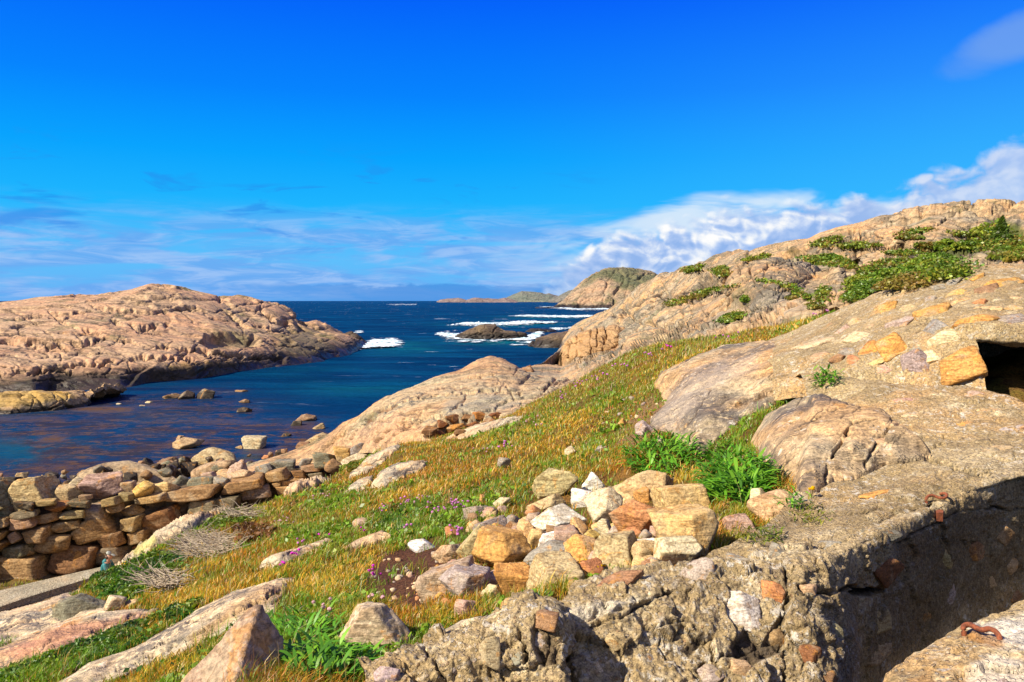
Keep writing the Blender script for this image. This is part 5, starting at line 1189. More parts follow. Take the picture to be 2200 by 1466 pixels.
# ---- the heap of boulders in front of the wall
PILE = [
    ((1147, 1094, 1250, 1146), 'white', 'angular', 0.15, 'white topped wedge of stone with a dark right side in the heap'),
    ((1137, 1063, 1209, 1106), 'tan', 'angular', 0.2, 'tan stone leaning under the yellow grey capped stone'),
    ((1151, 1011, 1231, 1072), 'olive', 'angular', 0.4, 'yellow grey stone with an orange patch at the top of the heap'),
    ((1254, 1018, 1297, 1062), 'white', 'block', 1.0, 'upper white stone slab standing on end in the grass'),
    ((1231, 1056, 1282, 1094), 'white', 'angular', 0.3, 'white stone at the foot of the standing white slab'),
    ((1264, 1055, 1333, 1136), 'cream', 'angular', 0.6, 'tall yellow cream boulder left of the red striped boulder'),
    ((1315, 1013, 1442, 1086), 'tan', 'angular', 0.25, 'big orange tan boulder at the back of the heap'),
    ((1364, 1050, 1402, 1086), 'orange', 'angular', 0.0, 'bright orange stone wedged above the red striped boulder'),
    ((1317, 1080, 1424, 1160), 'redor', 'angular', -0.3, 'red orange boulder with dark stripes in the middle of the heap'),
    ((1415, 1043, 1521, 1112), 'ochre', 'block', 0.2, 'yellow tan block with a shaded overhang beside the leafy plant'),
    ((1409, 1100, 1535, 1188), 'ochre', 'angular', -0.15, 'large yellow orange boulder with an undercut right end'),
    ((1411, 1156, 1502, 1220), 'cream', 'angular', 0.1, 'cream spotted boulder below the large yellow one'),
    ((1361, 1164, 1419, 1208), 'tan', 'round', 0.0, 'rounded tan stone in front of a white one'),
    ((1359, 1158, 1412, 1195), 'white', 'angular', 0.2, 'white stone showing behind the rounded tan stone'),
    ((1275, 1158, 1386, 1236), 'olive', 'wedge', 0.0, 'pointed olive tan wedge rising at the wall edge'),
    ((1209, 1158, 1290, 1211), 'orange', 'wedge', 0.5, 'brown orange wedge lying against the pointed olive one'),
    ((1132, 1164, 1221, 1220), 'grey', 'round', 0.2, 'grey striped stone right of the biggest orange boulder'),
    ((1141, 1202, 1243, 1272), 'olive', 'block', 0.0, 'big blocky olive tan boulder near the wall edge'),
    ((1067, 1211, 1135, 1284), 'orange', 'angular', 0.3, 'upright deep orange boulder with black spots'),
    ((1024, 1140, 1134, 1233), 'orange', 'angular', 0.55, 'biggest orange tan boulder in the heap with a ridged top'),
    ((907, 1205, 1017, 1291), 'pink', 'block', 0.3, 'large pink tan boulder at the left end of the heap'),
    ((951, 1224, 1046, 1294), 'lilac', 'angular', 0.2, 'pale lilac grey stone before the large pink boulder'),
    ((1036, 1227, 1091, 1264), 'pink', 'angular', 0.1, 'pink tan stone between the lilac one and the deep orange one'),
    ((933, 1172, 999, 1211), 'tan', 'angular', 0.2, 'flat faced tan stone beside the bare dirt'),
    ((987, 1138, 1068, 1211), 'olive', 'angular', 0.3, 'grey yellow boulder behind the biggest orange one'),
    ((1020, 1112, 1083, 1156), 'grey', 'angular', 0.2, 'grey and orange pointed stone at the back left'),
    ((1083, 1124, 1120, 1160), 'rust', 'angular', 0.2, 'red brown shaded stone behind the biggest orange boulder'),
    ((1114, 1121, 1149, 1162), 'ochre', 'angular', 0.2, 'small ochre stone beside the red brown one'),
    ((1133, 1140, 1176, 1184), 'ochre', 'angular', 0.4, 'ochre stone under the white topped wedge'),
    ((1160, 1142, 1206, 1180), 'white', 'angular', 0.4, 'white chunk below the white topped wedge'),
    ((1194, 1138, 1241, 1190), 'pink', 'block', 0.2, 'pinkish blocky stone in the centre of the heap'),
    ((1229, 1120, 1264, 1177), 'ochre', 'angular', 0.8, 'narrow ochre stone standing in a shaded gap'),
    ((1246, 1143, 1288, 1173), 'yellow', 'angular', 0.1, 'yellow stone left of the grey white splinter'),
    ((1285, 1118, 1321, 1164), 'cream', 'angular', 0.8, 'grey white splinter leaning below the red striped boulder'),
    ((1302, 1137, 1346, 1162), 'lilac', 'angular', 0.1, 'flat lilac grey stone under the red striped boulder'),
    ((1339, 1136, 1381, 1162), 'redor', 'angular', 0.1, 'small red orange stone at the foot of the striped boulder'),
    ((1297, 1153, 1361, 1189), 'orange', 'round', 0.1, 'rounded orange stone behind the pointed olive wedge'),
    ((1313, 1166, 1347, 1191), 'tan', 'angular', 0.4, 'little tan stone on the shoulder of the pointed wedge'),
    ((1240, 1206, 1293, 1250), 'redor', 'angular', 0.2, 'red orange stone behind a small yellow flower'),
    ((1382, 1209, 1399, 1229), 'green', 'block', 0.1, 'tiny grey cube of stone below the rounded tan stone'),
    ((1397, 1206, 1432, 1232), 'tan', 'angular', 0.2, 'small tan stone at the wall under the cream boulder'),
    ((998, 1089, 1036, 1118), 'grey', 'angular', 0.1, 'left grey flat stone among thrift flowers'),
    ((1030, 1092, 1068, 1117), 'pink', 'angular', 0.0, 'pinkish flat stone right of the grey one by the thrift'),
    ((1060, 1069, 1094, 1093), 'cream', 'angular', 0.4, 'cream stone lying alone in green leaves'),
    ((1133, 1104, 1159, 1127), 'grey', 'angular', 0.1, 'small grey stone at the upper left edge of the heap'),
    ((882, 1160, 934, 1188), 'white', 'angular', -0.1, 'bright white flat stone on the bare dirt'),
    ((958, 1131, 981, 1157), 'redor', 'angular', 0.3, 'small reddish stone near the pink thrift'),
    ((1031, 1064, 1046, 1085), 'orange', 'angular', 0.5, 'tiny orange stone among green leaves'),
    ((1069, 984, 1095, 1012), 'grey', 'angular', 0.6, 'pointed grey stone standing alone in the grass'),
    ((760, 1115, 794, 1137), 'pink', 'round', 0.0, 'pink stone alone in the orange turf'),
    ((735, 1296, 879, 1411), 'cream', 'angular', 0.35, 'big cream boulder with an orange base above the leafy plants'),
    ((1618, 1060, 1743, 1131), 'tan', 'round', 0.1, 'rounded tan boulder at the foot of the gneiss boss'),
    ((1657, 1110, 1732, 1157), 'grey', 'round', 0.1, 'grey stone beside the yellow flower on the concrete'),
    ((1614, 1051, 1652, 1095), 'cream', 'angular', 0.3, 'pale stone between the leafy plant and the rounded tan boulder'),
    ((1560, 1108, 1616, 1162), 'pink', 'angular', 0.2, 'pinkish stone half hidden by dry grass stalks'),
    ((1080, 1282, 1156, 1326), 'orange', 'angular', 0.3, 'orange stone with a grey cap behind the rubble lump'),
    ((981, 1289, 1028, 1327), 'pink', 'angular', 0.2, 'flat pinkish stone in dry grass behind the rubble lump'),
    ((1037, 1258, 1077, 1287), 'cream', 'angular', 0.2, 'pale pink stone at the foot of the deep orange boulder'),
    ((404, 1333, 608, 1500), 'pink', 'wedge', 0.0, 'tall pinkish pointed boulder at the bottom edge with a shaded right side'),
    ((124, 1281, 222, 1335), 'green', 'angular', 0.1, 'grey green boulder on the edge of the wide pale sheet'),
    ((224, 1279, 270, 1320), 'cream', 'angular', 0.5, 'cream pointed stone beside the grey green boulder'),
    ((264, 1288, 299, 1309), 'tan', 'angular', 0.2, 'small tan stone right of the cream pointed stone'),
    ((1163, 1040, 1186, 1072), 'orange', 'angular', 0.3, 'orange stone under the yellow grey capped stone'),
    ((950, 1195, 978, 1212), 'brown', 'angular', 0.1, 'brown stone at the edge of the bare dirt'),
    ((1410, 940, 1425, 960), 'grey', 'angular', 0.2, 'small grey stone below the smooth gneiss outcrop'),
    ((1367, 908, 1400, 940), 'lilac', 'angular', 0.5, 'lilac grey stone leaning on the smooth gneiss outcrop'),
    ((1215, 960, 1240, 985), 'cream', 'angular', 0.3, 'pale flat stone in the turf above the leafy plants'),
    ((1280, 958, 1305, 972), 'grey', 'angular', 0.4, 'grey sliver of stone in the turf left of the leafy plant'),
    ((1330, 900, 1350, 920), 'orange', 'angular', 0.5, 'orange chip on the eroded slope')]
for k, (box, c, kind, rot, lab) in enumerate(PILE):
    dd = 0.95
    big = (box[2] - box[0]) > 55
    o = stone_at('boulder' if (box[2] - box[0]) > 60 else 'stone', box, c, 100 + k, kind=kind, rot=rot, depth=dd, sub=5 if big else 4, sink=0.12)
    tag(o, lab, 'boulder' if (box[2] - box[0]) > 60 else 'stone', 'boulders heaped on the turf')
# small rubble between them
rr = RS(55)
RUB = [(930, 1195, 1100, 1290), (1040, 1120, 1240, 1200), (1230, 1110, 1420, 1200), (1130, 1190, 1300, 1250), (1000, 1085, 1150, 1130), (1350, 1190, 1450, 1230), (1300, 1080, 1440, 1110)]
for k in range(130):
    b = RUB[k % len(RUB)]
    x = rr.uniform(b[0], b[2]); y = rr.uniform(b[1], b[3]); w = rr.uniform(14, 36)
    o = stone_at('stone', (x, y, x + w, y + w * rr.uniform(0.6, 0.95)), rr.choice(['tan', 'orange', 'cream', 'brown', 'pink', 'ochre', 'grey', 'redor']), 300 + k, rot=rr.uniform(-0.7, 0.7), sub=3, sink=0.2)
    tag(o, 'small broken stone wedged between the bigger boulders of the heap', 'stone', 'small rubble in the boulder heap')
# chips on the bare patches
for k in range(90):
    if k < 62:
        x, y = rr.uniform(790, 940), rr.uniform(1185, 1310); w = rr.uniform(4, 14)
    else:
        x, y = rr.uniform(1290, 1430), rr.uniform(850, 960); w = rr.uniform(4, 11)
    o = stone_at('stone_chip', (x, y, x + w, y + w * rr.uniform(0.45, 0.8)), rr.choice(['tan', 'pink', 'cream', 'redor', 'grey', 'lilac']), 500 + k, rot=rr.uniform(-0.5, 0.5), sub=2, sink=0.2)
    tag(o, 'small stone chip scattered on the bare reddish dirt' if k < 62 else 'small stone chip scattered on the eroded slope by the smooth gneiss outcrop', 'stone chip', 'chips on the bare dirt' if k < 62 else 'chips on the eroded slope')

# ---- dry stone wall by the path
def Ywall(px): return 24.8 + 0.0046 * px
WALL = [(351, 1039, 476, 1076, 'tan', 'block', .07), (284, 1057, 358, 1082, 'tan', 'block', .12), (218, 1064, 262, 1090, 'olive', 'block', .25), (257, 1056, 286, 1081, 'olive', 'block', .1), (148, 1073, 196, 1094, 'green', 'block', 0), (98, 1076, 149, 1103, 'redor', 'angular', 0),
        (78, 1071, 126, 1087, 'olive', 'block', .15), (172, 1062, 199, 1076, 'pink', 'block', 0), (34, 1075, 80, 1097, 'dark', 'block', -.2), (26, 1093, 87, 1115, 'green', 'block', .2), (226, 1080, 266, 1104, 'tan', 'block', .2), (252, 1083, 309, 1111, 'tan', 'wedge', 0),
        (184, 1082, 228, 1126, 'lilac', 'block', .2), (131, 1094, 185, 1119, 'olive', 'block', .05), (81, 1098, 133, 1125, 'tan', 'block', .2), (18, 1107, 82, 1137, 'pink', 'block', .1), (-60, 1111, 23, 1139, 'tan', 'block', .1), (113, 1115, 176, 1144, 'olive', 'block', .1),
        (47, 1124, 113, 1165, 'tan', 'block', .12), (20, 1139, 47, 1169, 'lilac', 'block', .5), (-70, 1139, 18, 1159, 'tan', 'block', 0), (164, 1102, 256, 1166, 'tan', 'block', .35), (264, 1102, 311, 1144, 'olive', 'block', .1), (313, 1076, 406, 1160, 'brown', 'block', .05),
        (408, 1070, 470, 1109, 'grey', 'block', .1), (457, 1063, 518, 1095, 'green', 'block', .05), (79, 1144, 161, 1188, 'tan', 'round', .3), (8, 1164, 76, 1198, 'green', 'block', .15), (-75, 1160, 21, 1190, 'brown', 'block', 0), (215, 1136, 276, 1181, 'brown', 'block', .3),
        (272, 1134, 323, 1169, 'brown', 'block', .15), (-2, 1185, 103, 1262, 'tan', 'block', .08), (113, 1162, 219, 1228, 'brown', 'block', -.05), (214, 1168, 290, 1212, 'grey', 'block', .1), (286, 1163, 320, 1190, 'redor', 'angular', 0), (-110, 1190, 0, 1265, 'brown', 'block', .05),
        (477, 1017, 574, 1064, 'tan', 'block', .25), (517, 1037, 590, 1077, 'lilac', 'block', .2), (568, 1004, 625, 1037, 'tan', 'block', .25), (584, 1032, 606, 1047, 'tan', 'block', .2), (592, 1042, 630, 1063, 'tan', 'block', .1), (606, 1024, 659, 1043, 'tan', 'block', .12),
        (624, 1008, 659, 1027, 'brown', 'block', .1), (648, 994, 699, 1016, 'pink', 'block', .15), (659, 1012, 701, 1029, 'grey', 'block', .2), (628, 1040, 656, 1054, 'olive', 'block', .2), (-140, 1085, -5, 1112, 'olive', 'block', .1), (-150, 1112, -60, 1160, 'tan', 'block', .1), (-190, 1160, -80, 1262, 'brown', 'block', .05),
        (400, 1100, 440, 1125, 'redor', 'block', .3), (318, 1150, 345, 1172, 'redor', 'block', .3)]
wall = empty('stone_wall', W(150, 1260, Ywall(150)) + np.array([0, 0.4, 0]))
tag(wall, 'dry stone wall of big rough brown blocks beside the path', 'wall')
def wall_gap_backing():
    xs = np.linspace(-220, 700, 120)
    top = np.interp(xs, [-220, 0, 100, 200, 300, 400, 500, 580, 650, 700], [1095, 1085, 1085, 1080, 1075, 1052, 1040, 1018, 1010, 1005])
    bot = np.interp(xs, [-220, 100, 220, 300, 420, 560, 700], [1275, 1258, 1240, 1220, 1160, 1085, 1040])
    Y = Ywall(xs) + 0.55
    P0 = W(xs, bot, Y); P1 = W(xs, top, Y); P2 = P1 + np.array([0, 1.6, -0.2]); P3 = P0 + np.array([0, 2.4, 0]); 
    G = loft_world([P0 + [0, 0, -.6], P0, P1, P2, P3], [3, 26, 8, 6])
    f = G.reshape(-1, 3); e, cid = worley(f / 0.45)
    f = f + np.array([0, 1, 0]) * (0.22 * (1 - sstep(0, .3, e)) - 0.2 * cid)[:, None]
    col = new_col(len(f)); col[:, :3] = (0.06, 0.042, 0.025); col[:, 3] = 0.9  # dark backing added so the gaps between the stones look shaded
    mesh_obj('gap_shade_backing', f, gridfaces(120, G.shape[0]), M['dome'], parent=wall, col=col, loc=f.mean(0))
wall_gap_backing()
for k, (x0, y0, x1, y1, c, kind, rot) in enumerate(WALL):
    g = 2.5
    cc = np.array(PAL[c]) * np.array([0.72, 0.65, 0.52])
    stone_at('stone', (x0 + g * .3, y0 + g * .3, x1 - g * .3, y1 - g * .3), cc, 700 + k, Y=Ywall((x0 + x1) / 2) - 0.05 + 0.06 * RS(k).randn(), kind=kind, rot=rot, depth=1.0, parent=wall, sink=0.0, sub=4, rough=0.8, fit=1.02)
# ---- boulders lying on the wall and down the shore
TOPS = [((36, 1022, 119, 1081), 25.6, 'tan', 'block', .3, 'big square cut brown boulder on the wall top'), ((174, 1019, 263, 1077), 26.2, 'pink', 'angular', .3, 'big pink boulder with a dark right face on the wall top'),
        ((122, 1043, 175, 1080), 25.9, 'tan', 'angular', .6, 'pointed tan boulder left of the big pink one'), ((148, 1024, 194, 1060), 26.8, 'cream', 'angular', .4, 'cream boulder behind the pointed tan one'), ((-40, 1031, 39, 1112), 25.3, 'green', 'angular', -.5, 'mossy grey green boulder at the left edge of the wall'),
        ((259, 1035, 290, 1062), 26.6, 'tan', 'block', 0, 'small square tan block right of the big pink boulder'), ((285, 1035, 329, 1062), 26.4, 'yellow', 'round', .3, 'rounded yellow stone on the wall top'), ((327, 1034, 378, 1058), 26.8, 'ochre', 'angular', .1, 'ochre stone between the yellow one and the long block'),
        ((371, 1022, 414, 1045), 27.4, 'green', 'angular', .2, 'grey green stone behind the long wall block'), ((409, 1024, 460, 1042), 27.4, 'green', 'block', 0, 'blue grey slab resting behind the long wall block'), ((432, 1013, 466, 1032), 28.0, 'pink', 'angular', .2, 'pale pink stone above the blue grey slab'),
        ((457, 1022, 492, 1042), 27.2, 'grey', 'angular', .1, 'dark grey stone at the end of the long wall block'), ((465, 1009, 502, 1029), 28.4, 'tan', 'angular', .2, 'tan stone behind the dark grey one'), ((488, 991, 533, 1020), 28.2, 'pink', 'wedge', .0, 'pale pointed stone rising near the wall end'),
        ((497, 1009, 552, 1032), 27.6, 'tan', 'angular', .1, 'broad tan stone under the pale pointed one'), ((548, 997, 584, 1020), 28.0, 'grey', 'angular', .2, 'grey stone near the right part of the wall'), ((577, 989, 635, 1009), 28.4, 'green', 'block', .05, 'dark flat slab on the right part of the wall'),
        ((675, 971, 720, 997), 27.6, 'green', 'block', .15, 'dark grey block below the yellow stone'), ((717, 960, 758, 992), 27.4, 'yellow', 'block', .1, 'yellow block at the very end of the wall'), ((699, 987, 737, 1012), 27.0, 'brown', 'round', .1, 'rounded brown stone at the end of the wall'), ((642, 986, 670, 1006), 28.0, 'grey', 'angular', .1, 'small grey stone before the dark grey block'),
        ((735, 975, 790, 1000), 26.4, 'cream', 'angular', .2, 'pale stone on the slab beyond the wall end'), ((755, 950, 800, 972), 27.0, 'grey', 'angular', .3, 'grey stone at the foot of the dome'),
        ((168, 997, 376, 1050), 37.0, 'olive', 'round', .05, 'huge flat topped olive slab boulder behind the wall'), ((413, 963, 516, 1004), 45.0, 'olive', 'round', .1, 'large greenish boulder at the edge of the water'), ((413, 986, 511, 1032), 38.0, 'tan', 'round', .2, 'large tan rounded boulder before the greenish one'),
        ((301, 984, 328, 1004), 46, 'dark', 'angular', .2, 'dark wet boulder in a cluster left of the greenish boulder'), ((340, 984, 376, 1017), 44, 'brown', 'angular', .3, 'dark brown boulder in the middle of the wet cluster'), ((374, 981, 408, 1002), 45, 'dark', 'angular', .2, 'black wet stone touching the greenish boulder'),
        ((392, 992, 426, 1020), 42, 'dark', 'angular', .5, 'black wet stone in front of the greenish boulder'), ((0, 1024, 40, 1040), 34, 'dark', 'block', .1, 'dark flat stone behind the mossy boulder'), ((36, 1015, 60, 1032), 35, 'olive', 'angular', .1, 'olive stone behind the square cut boulder')]
for k, (box, Y, c, kind, rot, lab) in enumerate(TOPS):
    w = box[2] - box[0]
    o = stone_at('boulder', box, np.array(PAL[c]) * (0.95 if Y < 33 else 0.85), 900 + k, Y=Y, kind=kind, rot=rot, sub=5 if w > 70 else 4, sink=0.25, depth=0.9, fit=1.14)
    tag(o, lab, 'boulder', 'boulders on and behind the stone wall')
# shingle of wet stones along the shore
for k in range(60):
    x = rr.uniform(-60, 640); y = np.interp(x, [-60, 100, 300, 400, 520, 640], [1036, 1022, 1003, 996, 990, 965]) + rr.uniform(-14, 14); w = rr.uniform(9, 26)
    Yk = 40 + rr.uniform(-4, 6); Yk = min(Yk, float(sea_Y(np.array(y + w * 0.5))) - 0.2)
    o = stone_at('shore_stone', (x, y, x + w, y + w * rr.uniform(0.45, 0.7)), rr.choice(['dark', 'brown', 'dark', 'green']), 1000 + k, Y=Yk, rot=rr.uniform(-.4, .4), sub=3, sink=0.5)
    tag(o, 'small dark wet stone on the shore behind the wall', 'stone', 'dark stones along the shore')
# ---- stones standing in the inlet
SEA_ST = [((513, 874, 541, 888), 'dark', 'dark pointed stone in the inlet below the brown one'), ((512, 857, 537, 868), 'brown', 'low brown stone far out in the inlet'), ((523, 937, 570, 966), 'cream', 'pale squarish boulder standing in the shallows'), ((370, 941, 430, 967), 'tan', 'long tan boulder awash in the shallows'),
          ((384, 840, 416, 860), 'dark', 'black rock left of the larger black one in the inlet'), ((423, 835, 463, 859), 'dark', 'largest black rock in the middle of the inlet'), ((349, 846, 386, 859), 'brown', 'low brown rock at the left end of the black row'), ((639, 890, 677, 907), 'brown', 'brown ridged stone near the dome'),
          ((624, 904, 648, 917), 'dark', 'flat dark stone beside the brown ridged one'), ((672, 909, 699, 924), 'olive', 'olive stone closest to the dome in the water'), ((377, 935, 397, 947), 'tan', 'small tan stone behind the long tan boulder'), ((606, 930, 626, 940), 'dark', 'tiny dark stone between the pale boulder and the dome'),
          ((563, 977, 586, 990), 'redor', 'small orange stone in the shallows near the wall'), ((657, 930, 706, 958), 'tan', 'tan slab sloping into the water at the dome foot'), ((637, 950, 666, 966), 'brown', 'brown stone below the tan slab'), ((365, 846, 378, 852), 'white', 'small white stone on the low brown rock'), ((312, 862, 328, 868), 'cream', 'tiny pale stone in the inlet'),
          ((300, 870, 312, 875), 'cream', 'tiny cream stone awash nearest the weed bank'), ((505, 838, 532, 845), 'brown', 'thin brown ledge awash far out in the inlet'), ((250, 866, 262, 871), 'cream', 'pale pebble bank beside the lichened ledge'), ((508, 958, 522, 966), 'ochre', 'tiny ochre stone left below the pale boulder')]
for k, (box, c, lab) in enumerate(SEA_ST):
    Y = float(sea_Y(np.array(box[3] - 2.0)))
    o = stone_at('sea_stone', box, np.array(PAL[c]) * 0.85, 1100 + k, Y=Y, kind='angular' if k != 2 else 'block', rot=0.15, sub=4, sink=0.25, depth=1.2, fit=1.08)
    tag(o, lab, 'stone', 'stones standing in the inlet')
# cairn stones and loose blocks on the skyline
for k, (box, Y, lab) in enumerate([((1891, 480, 1906, 494), 88, 'little cairn stone standing on the ridge skyline'), ((1676, 533, 1692, 545), 93, 'left loose block on the hill skyline'), ((1692, 530, 1707, 540), 93, 'right pointed loose block on the hill skyline'), ((1116, 786, 1145, 801), 72, 'rounded brown boulder at the water behind the dome')]):
    o = stone_at('boulder', box, 'tan' if k < 3 else 'brown', 1200 + k, Y=Y, sub=3, sink=0.3); tag(o, lab, 'boulder')
# ---------------------------------------------------------------- bunker of rubble concrete
def concdisp(P, k=1.0):
    e3, c3 = worley(P / 0.30 + 0.35 * np.stack([fbm(P / 0.2, 3), fbm(P / 0.2 + 9, 3), fbm(P / 0.2 + 19, 3)], 1))
    e, cid = worley(P / 0.17 + 3.0); e2, c2 = worley(P / 0.055 + 9.0)
    return k * (0.060 * (c3 - 0.5) - 0.015 * (1 - sstep(0, 0.08, e3)) + 0.05 * fbm(P / 0.45, 5, 0.6) + 0.03 * ridged(P * np.array([1.6, 1.6, 3.0]) / 0.6, 4) + 0.014 * (cid - 0.5) + 0.010 * (c2 - 0.5) + 0.016 * fbm(P / 0.06, 3))

def conc_loft(name, lines, nu, rows, parent, mat='concrete', k=1.0, specs=(), smooth=2, world=None, flip=False, thing=None, fade=None):
    G = loft_world(world, rows) if world is not None else loft_grid(lines, nu, rows, smooth)
    nv, nu = G.shape[:2]
    Nn = grid_normals(G)
    P = G.reshape(-1, 3); Nf = Nn.reshape(-1, 3)
    view = P - np.array([0, 0, EYE])
    if ((Nf * view).sum(1) > 0).mean() > 0.5: Nf = -Nf
    P = P + Nf * (concdisp(P, k) * (fade(P) if fade else 1.0))[:, None]
    col = new_col(len(P)); P = carve(P, Nf, col, specs)
    fc = gridfaces(nu, nv)
    o = mesh_obj(name, P, fc, M[mat], parent=parent, col=col, loc=P.mean(0))
    BVH_SRC.append((P, fc))
    return o

def ext(line, d=2.4):
    a = np.asarray(line, float); P = W(a[-2:, 0], a[-2:, 1], a[-2:, 2]); v = P[1] - P[0]; v[1] = max(v[1], -0.05); v /= np.linalg.norm(v)
    Q = P[1] + v * d; x, y = proj(Q[None])
    return [tuple(q) for q in a] + [(float(x[0]), float(y[0]), float(Q[1]))]
bunker = empty('bunker', (2.6, 8.0, 9.3))
tag(bunker, 'old rubble concrete bunker with a dark gun slit and a broken trench wall', 'bunker')
B1 = [(1660, 735, 13.6), (1700, 720, 13.4), (1740, 703, 13.2), (1780, 683, 13.0), (1840, 655, 12.7), (1900, 631, 12.4), (1960, 612, 12.1), (2000, 601, 12.0), (2045, 592, 11.8), (2090, 577, 11.6), (2130, 571, 11.5), (2200, 568, 11.5), (2300, 572, 11.5), (2420, 590, 11.5)]
B1 = ext(B1); B0 = shifted(B1, 2.2, -0.9); B05 = shifted(B1, 0.7, -0.10)
B2 = [(1660, 760, 11.8), (1700, 748, 11.6), (1780, 733, 11.2), (1840, 712, 10.9), (1900, 692, 10.6), (2000, 664, 10.2), (2100, 642, 9.9), (2200, 634, 9.7), (2420, 650, 9.6)]
B3 = [(1660, 790, 10.5), (1715, 776, 10.3), (1780, 774, 9.9), (1900, 755, 9.4), (2000, 725, 9.1), (2060, 706, 8.9), (2100, 700, 8.75), (2200, 703, 8.6), (2420, 712, 8.5)]
B2 = ext(B2); B3 = ext(B3)
roof = conc_loft('roof', [B0, B05, B1, B2, B3], 430, [5, 6, 56, 56], bunker, k=0.42, specs=[('line', [(1980, 745), (2060, 730), (2110, 722)], 4, 0.03, (0.06, 0.045, 0.03))])
B3f = [p for p in B3]
# lintel over the slit, with its underside
L_a = [(2050, 707, 8.92), (2100, 700, 8.75), (2200, 703, 8.6), (2420, 712, 8.5)]
L_b = [(2050, 730, 8.85), (2100, 731, 8.70), (2200, 737, 8.55), (2420, 748, 8.45)]
L_a = ext(L_a); L_b = ext(L_b)
conc_loft('lintel', [shifted(L_a, 0.1, 0.02), L_a, L_b, shifted(L_b, 0.45, 0.0), shifted(L_b, 0.9, 0.25)], 160, [4, 14, 12, 8], bunker, k=0.5)
# face left of the slit
J_t = [(1660, 788, 10.5), (1715, 776, 10.3), (1780, 774, 9.9), (1900, 755, 9.4), (2000, 725, 9.1), (2050, 710, 8.95), (2094, 726, 8.75)]
J_b = [(1660, 835, 10.0), (1730, 824, 9.75), (1830, 815, 9.25), (1920, 828, 8.95), (2010, 832, 8.6), (2070, 832, 8.45), (2122, 843, 8.25)]
J_r = shifted(J_t, 0, 0)
conc_loft('front_wall', [shifted(J_t, 0.25, 0.05), J_t, J_b, shifted(J_b, -0.1, -0.15)], 220, [5, 44, 6], bunker, k=0.5)
# return of that face into the slit, the chamber behind, and the sill
def chamber():
    a0, a1 = W(2094, 727, 8.78), W(2122, 845, 8.27)
    nb = 14
    cols = []
    for t in np.linspace(0, 1, nb):
        p = a0 * (1 - t) + a1 * t
        cols.append([p, p + np.array([0.05, 0.5, 0]), p + np.array([0.02, 2.2, 0.05])])
    G = np.array(cols).transpose(1, 0, 2)
    conc_loft('jamb', None, 0, [6, 8], bunker, mat='shaded_concrete', k=0.2, world=[G[0], G[1], G[2]])
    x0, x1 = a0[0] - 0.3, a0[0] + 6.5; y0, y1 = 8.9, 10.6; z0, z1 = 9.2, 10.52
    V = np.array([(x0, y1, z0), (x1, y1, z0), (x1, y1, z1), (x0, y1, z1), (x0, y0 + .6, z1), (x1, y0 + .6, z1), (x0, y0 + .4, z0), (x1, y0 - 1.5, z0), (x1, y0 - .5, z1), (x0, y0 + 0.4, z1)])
    mesh_obj('chamber', V, [np.array([(0, 1, 2, 3), (3, 2, 5, 4), (0, 6, 7, 1), (1, 7, 8, 2), (6, 0, 3, 9)])], M['shaded_concrete'], parent=bunker, smooth=False, loc=V.mean(0))
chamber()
# apron and trench wall
A0 = [(1715, 806, 9.8), (1740, 802, 9.7), (1830, 814, 9.2), (1920, 827, 8.9), (2010, 831, 8.58), (2070, 831, 8.43), (2122, 843, 8.23), (2200, 868, 7.8), (2420, 940, 7.0)]
A1 = [(1735, 868, 8.75), (1770, 868, 8.7), (1850, 872, 8.3), (1950, 885, 7.9), (2050, 893, 7.7), (2122, 900, 7.5), (2200, 920, 7.2), (2420, 985, 6.5)]
A2 = [(1730, 1000, 7.0), (1760, 990, 7.05), (1850, 972, 7.1), (1950, 965, 7.05), (2050, 960, 6.95), (2200, 968, 6.6), (2420, 1005, 6.1)]
A3 = [(1640, 1135, 5.5), (1720, 1110, 5.75), (1790, 1085, 5.95), (1880, 1050, 6.2), (1960, 1025, 6.3), (2050, 1002, 6.4), (2200, 985, 6.45), (2420, 1000, 6.1)]
A4 = [(1480, 1215, 4.9), (1600, 1195, 4.95), (1740, 1182, 4.9), (1800, 1165, 5.05), (1900, 1122, 5.4), (2000, 1086, 5.7), (2100, 1047, 6.05), (2200, 1014, 6.35), (2300, 990, 6.6), (2420, 965, 6.8)]
crackc = (0.035, 0.025, 0.018)
A0, A1, A2, A3, A4 = [ext(q) for q in (A0, A1, A2, A3, A4)]
conc_loft('apron', [shifted(A0, 0.5, -0.3), A0, A1, A2, A3, A4], 560, [4, 40, 54, 44, 44], bunker, k=0.45,
          specs=[('line', [(1745, 855), (1790, 878), (1830, 900), (1860, 905), (1930, 935), (1990, 985), (2080, 1010), (2120, 1020)], 3.6, 0.10, crackc), ('line', [(1990, 985), (2010, 955), (2040, 930)], 2.0, 0.03, crackc), ('line', [(1800, 1108), (1850, 1102), (1890, 1090)], 2.0, 0.03, crackc),
                 ('paint', [(1990, 1090), (2010, 1078), (2035, 1090), (2020, 1112), (1995, 1112)], 6, (0.28, 0.13, 0.03), 0.8, 0.1)])
Wt0 = [(1140, 1318, 4.5), (1190, 1300, 4.45), (1260, 1262, 4.6), (1330, 1238, 4.7), (1400, 1226, 4.75), (1480, 1212, 4.9), (1600, 1193, 4.97), (1740, 1179, 4.93), (1800, 1162, 5.08), (1900, 1120, 5.42), (2000, 1084, 5.72), (2100, 1045, 6.07), (2200, 1012, 6.37), (2420, 962, 6.85)]
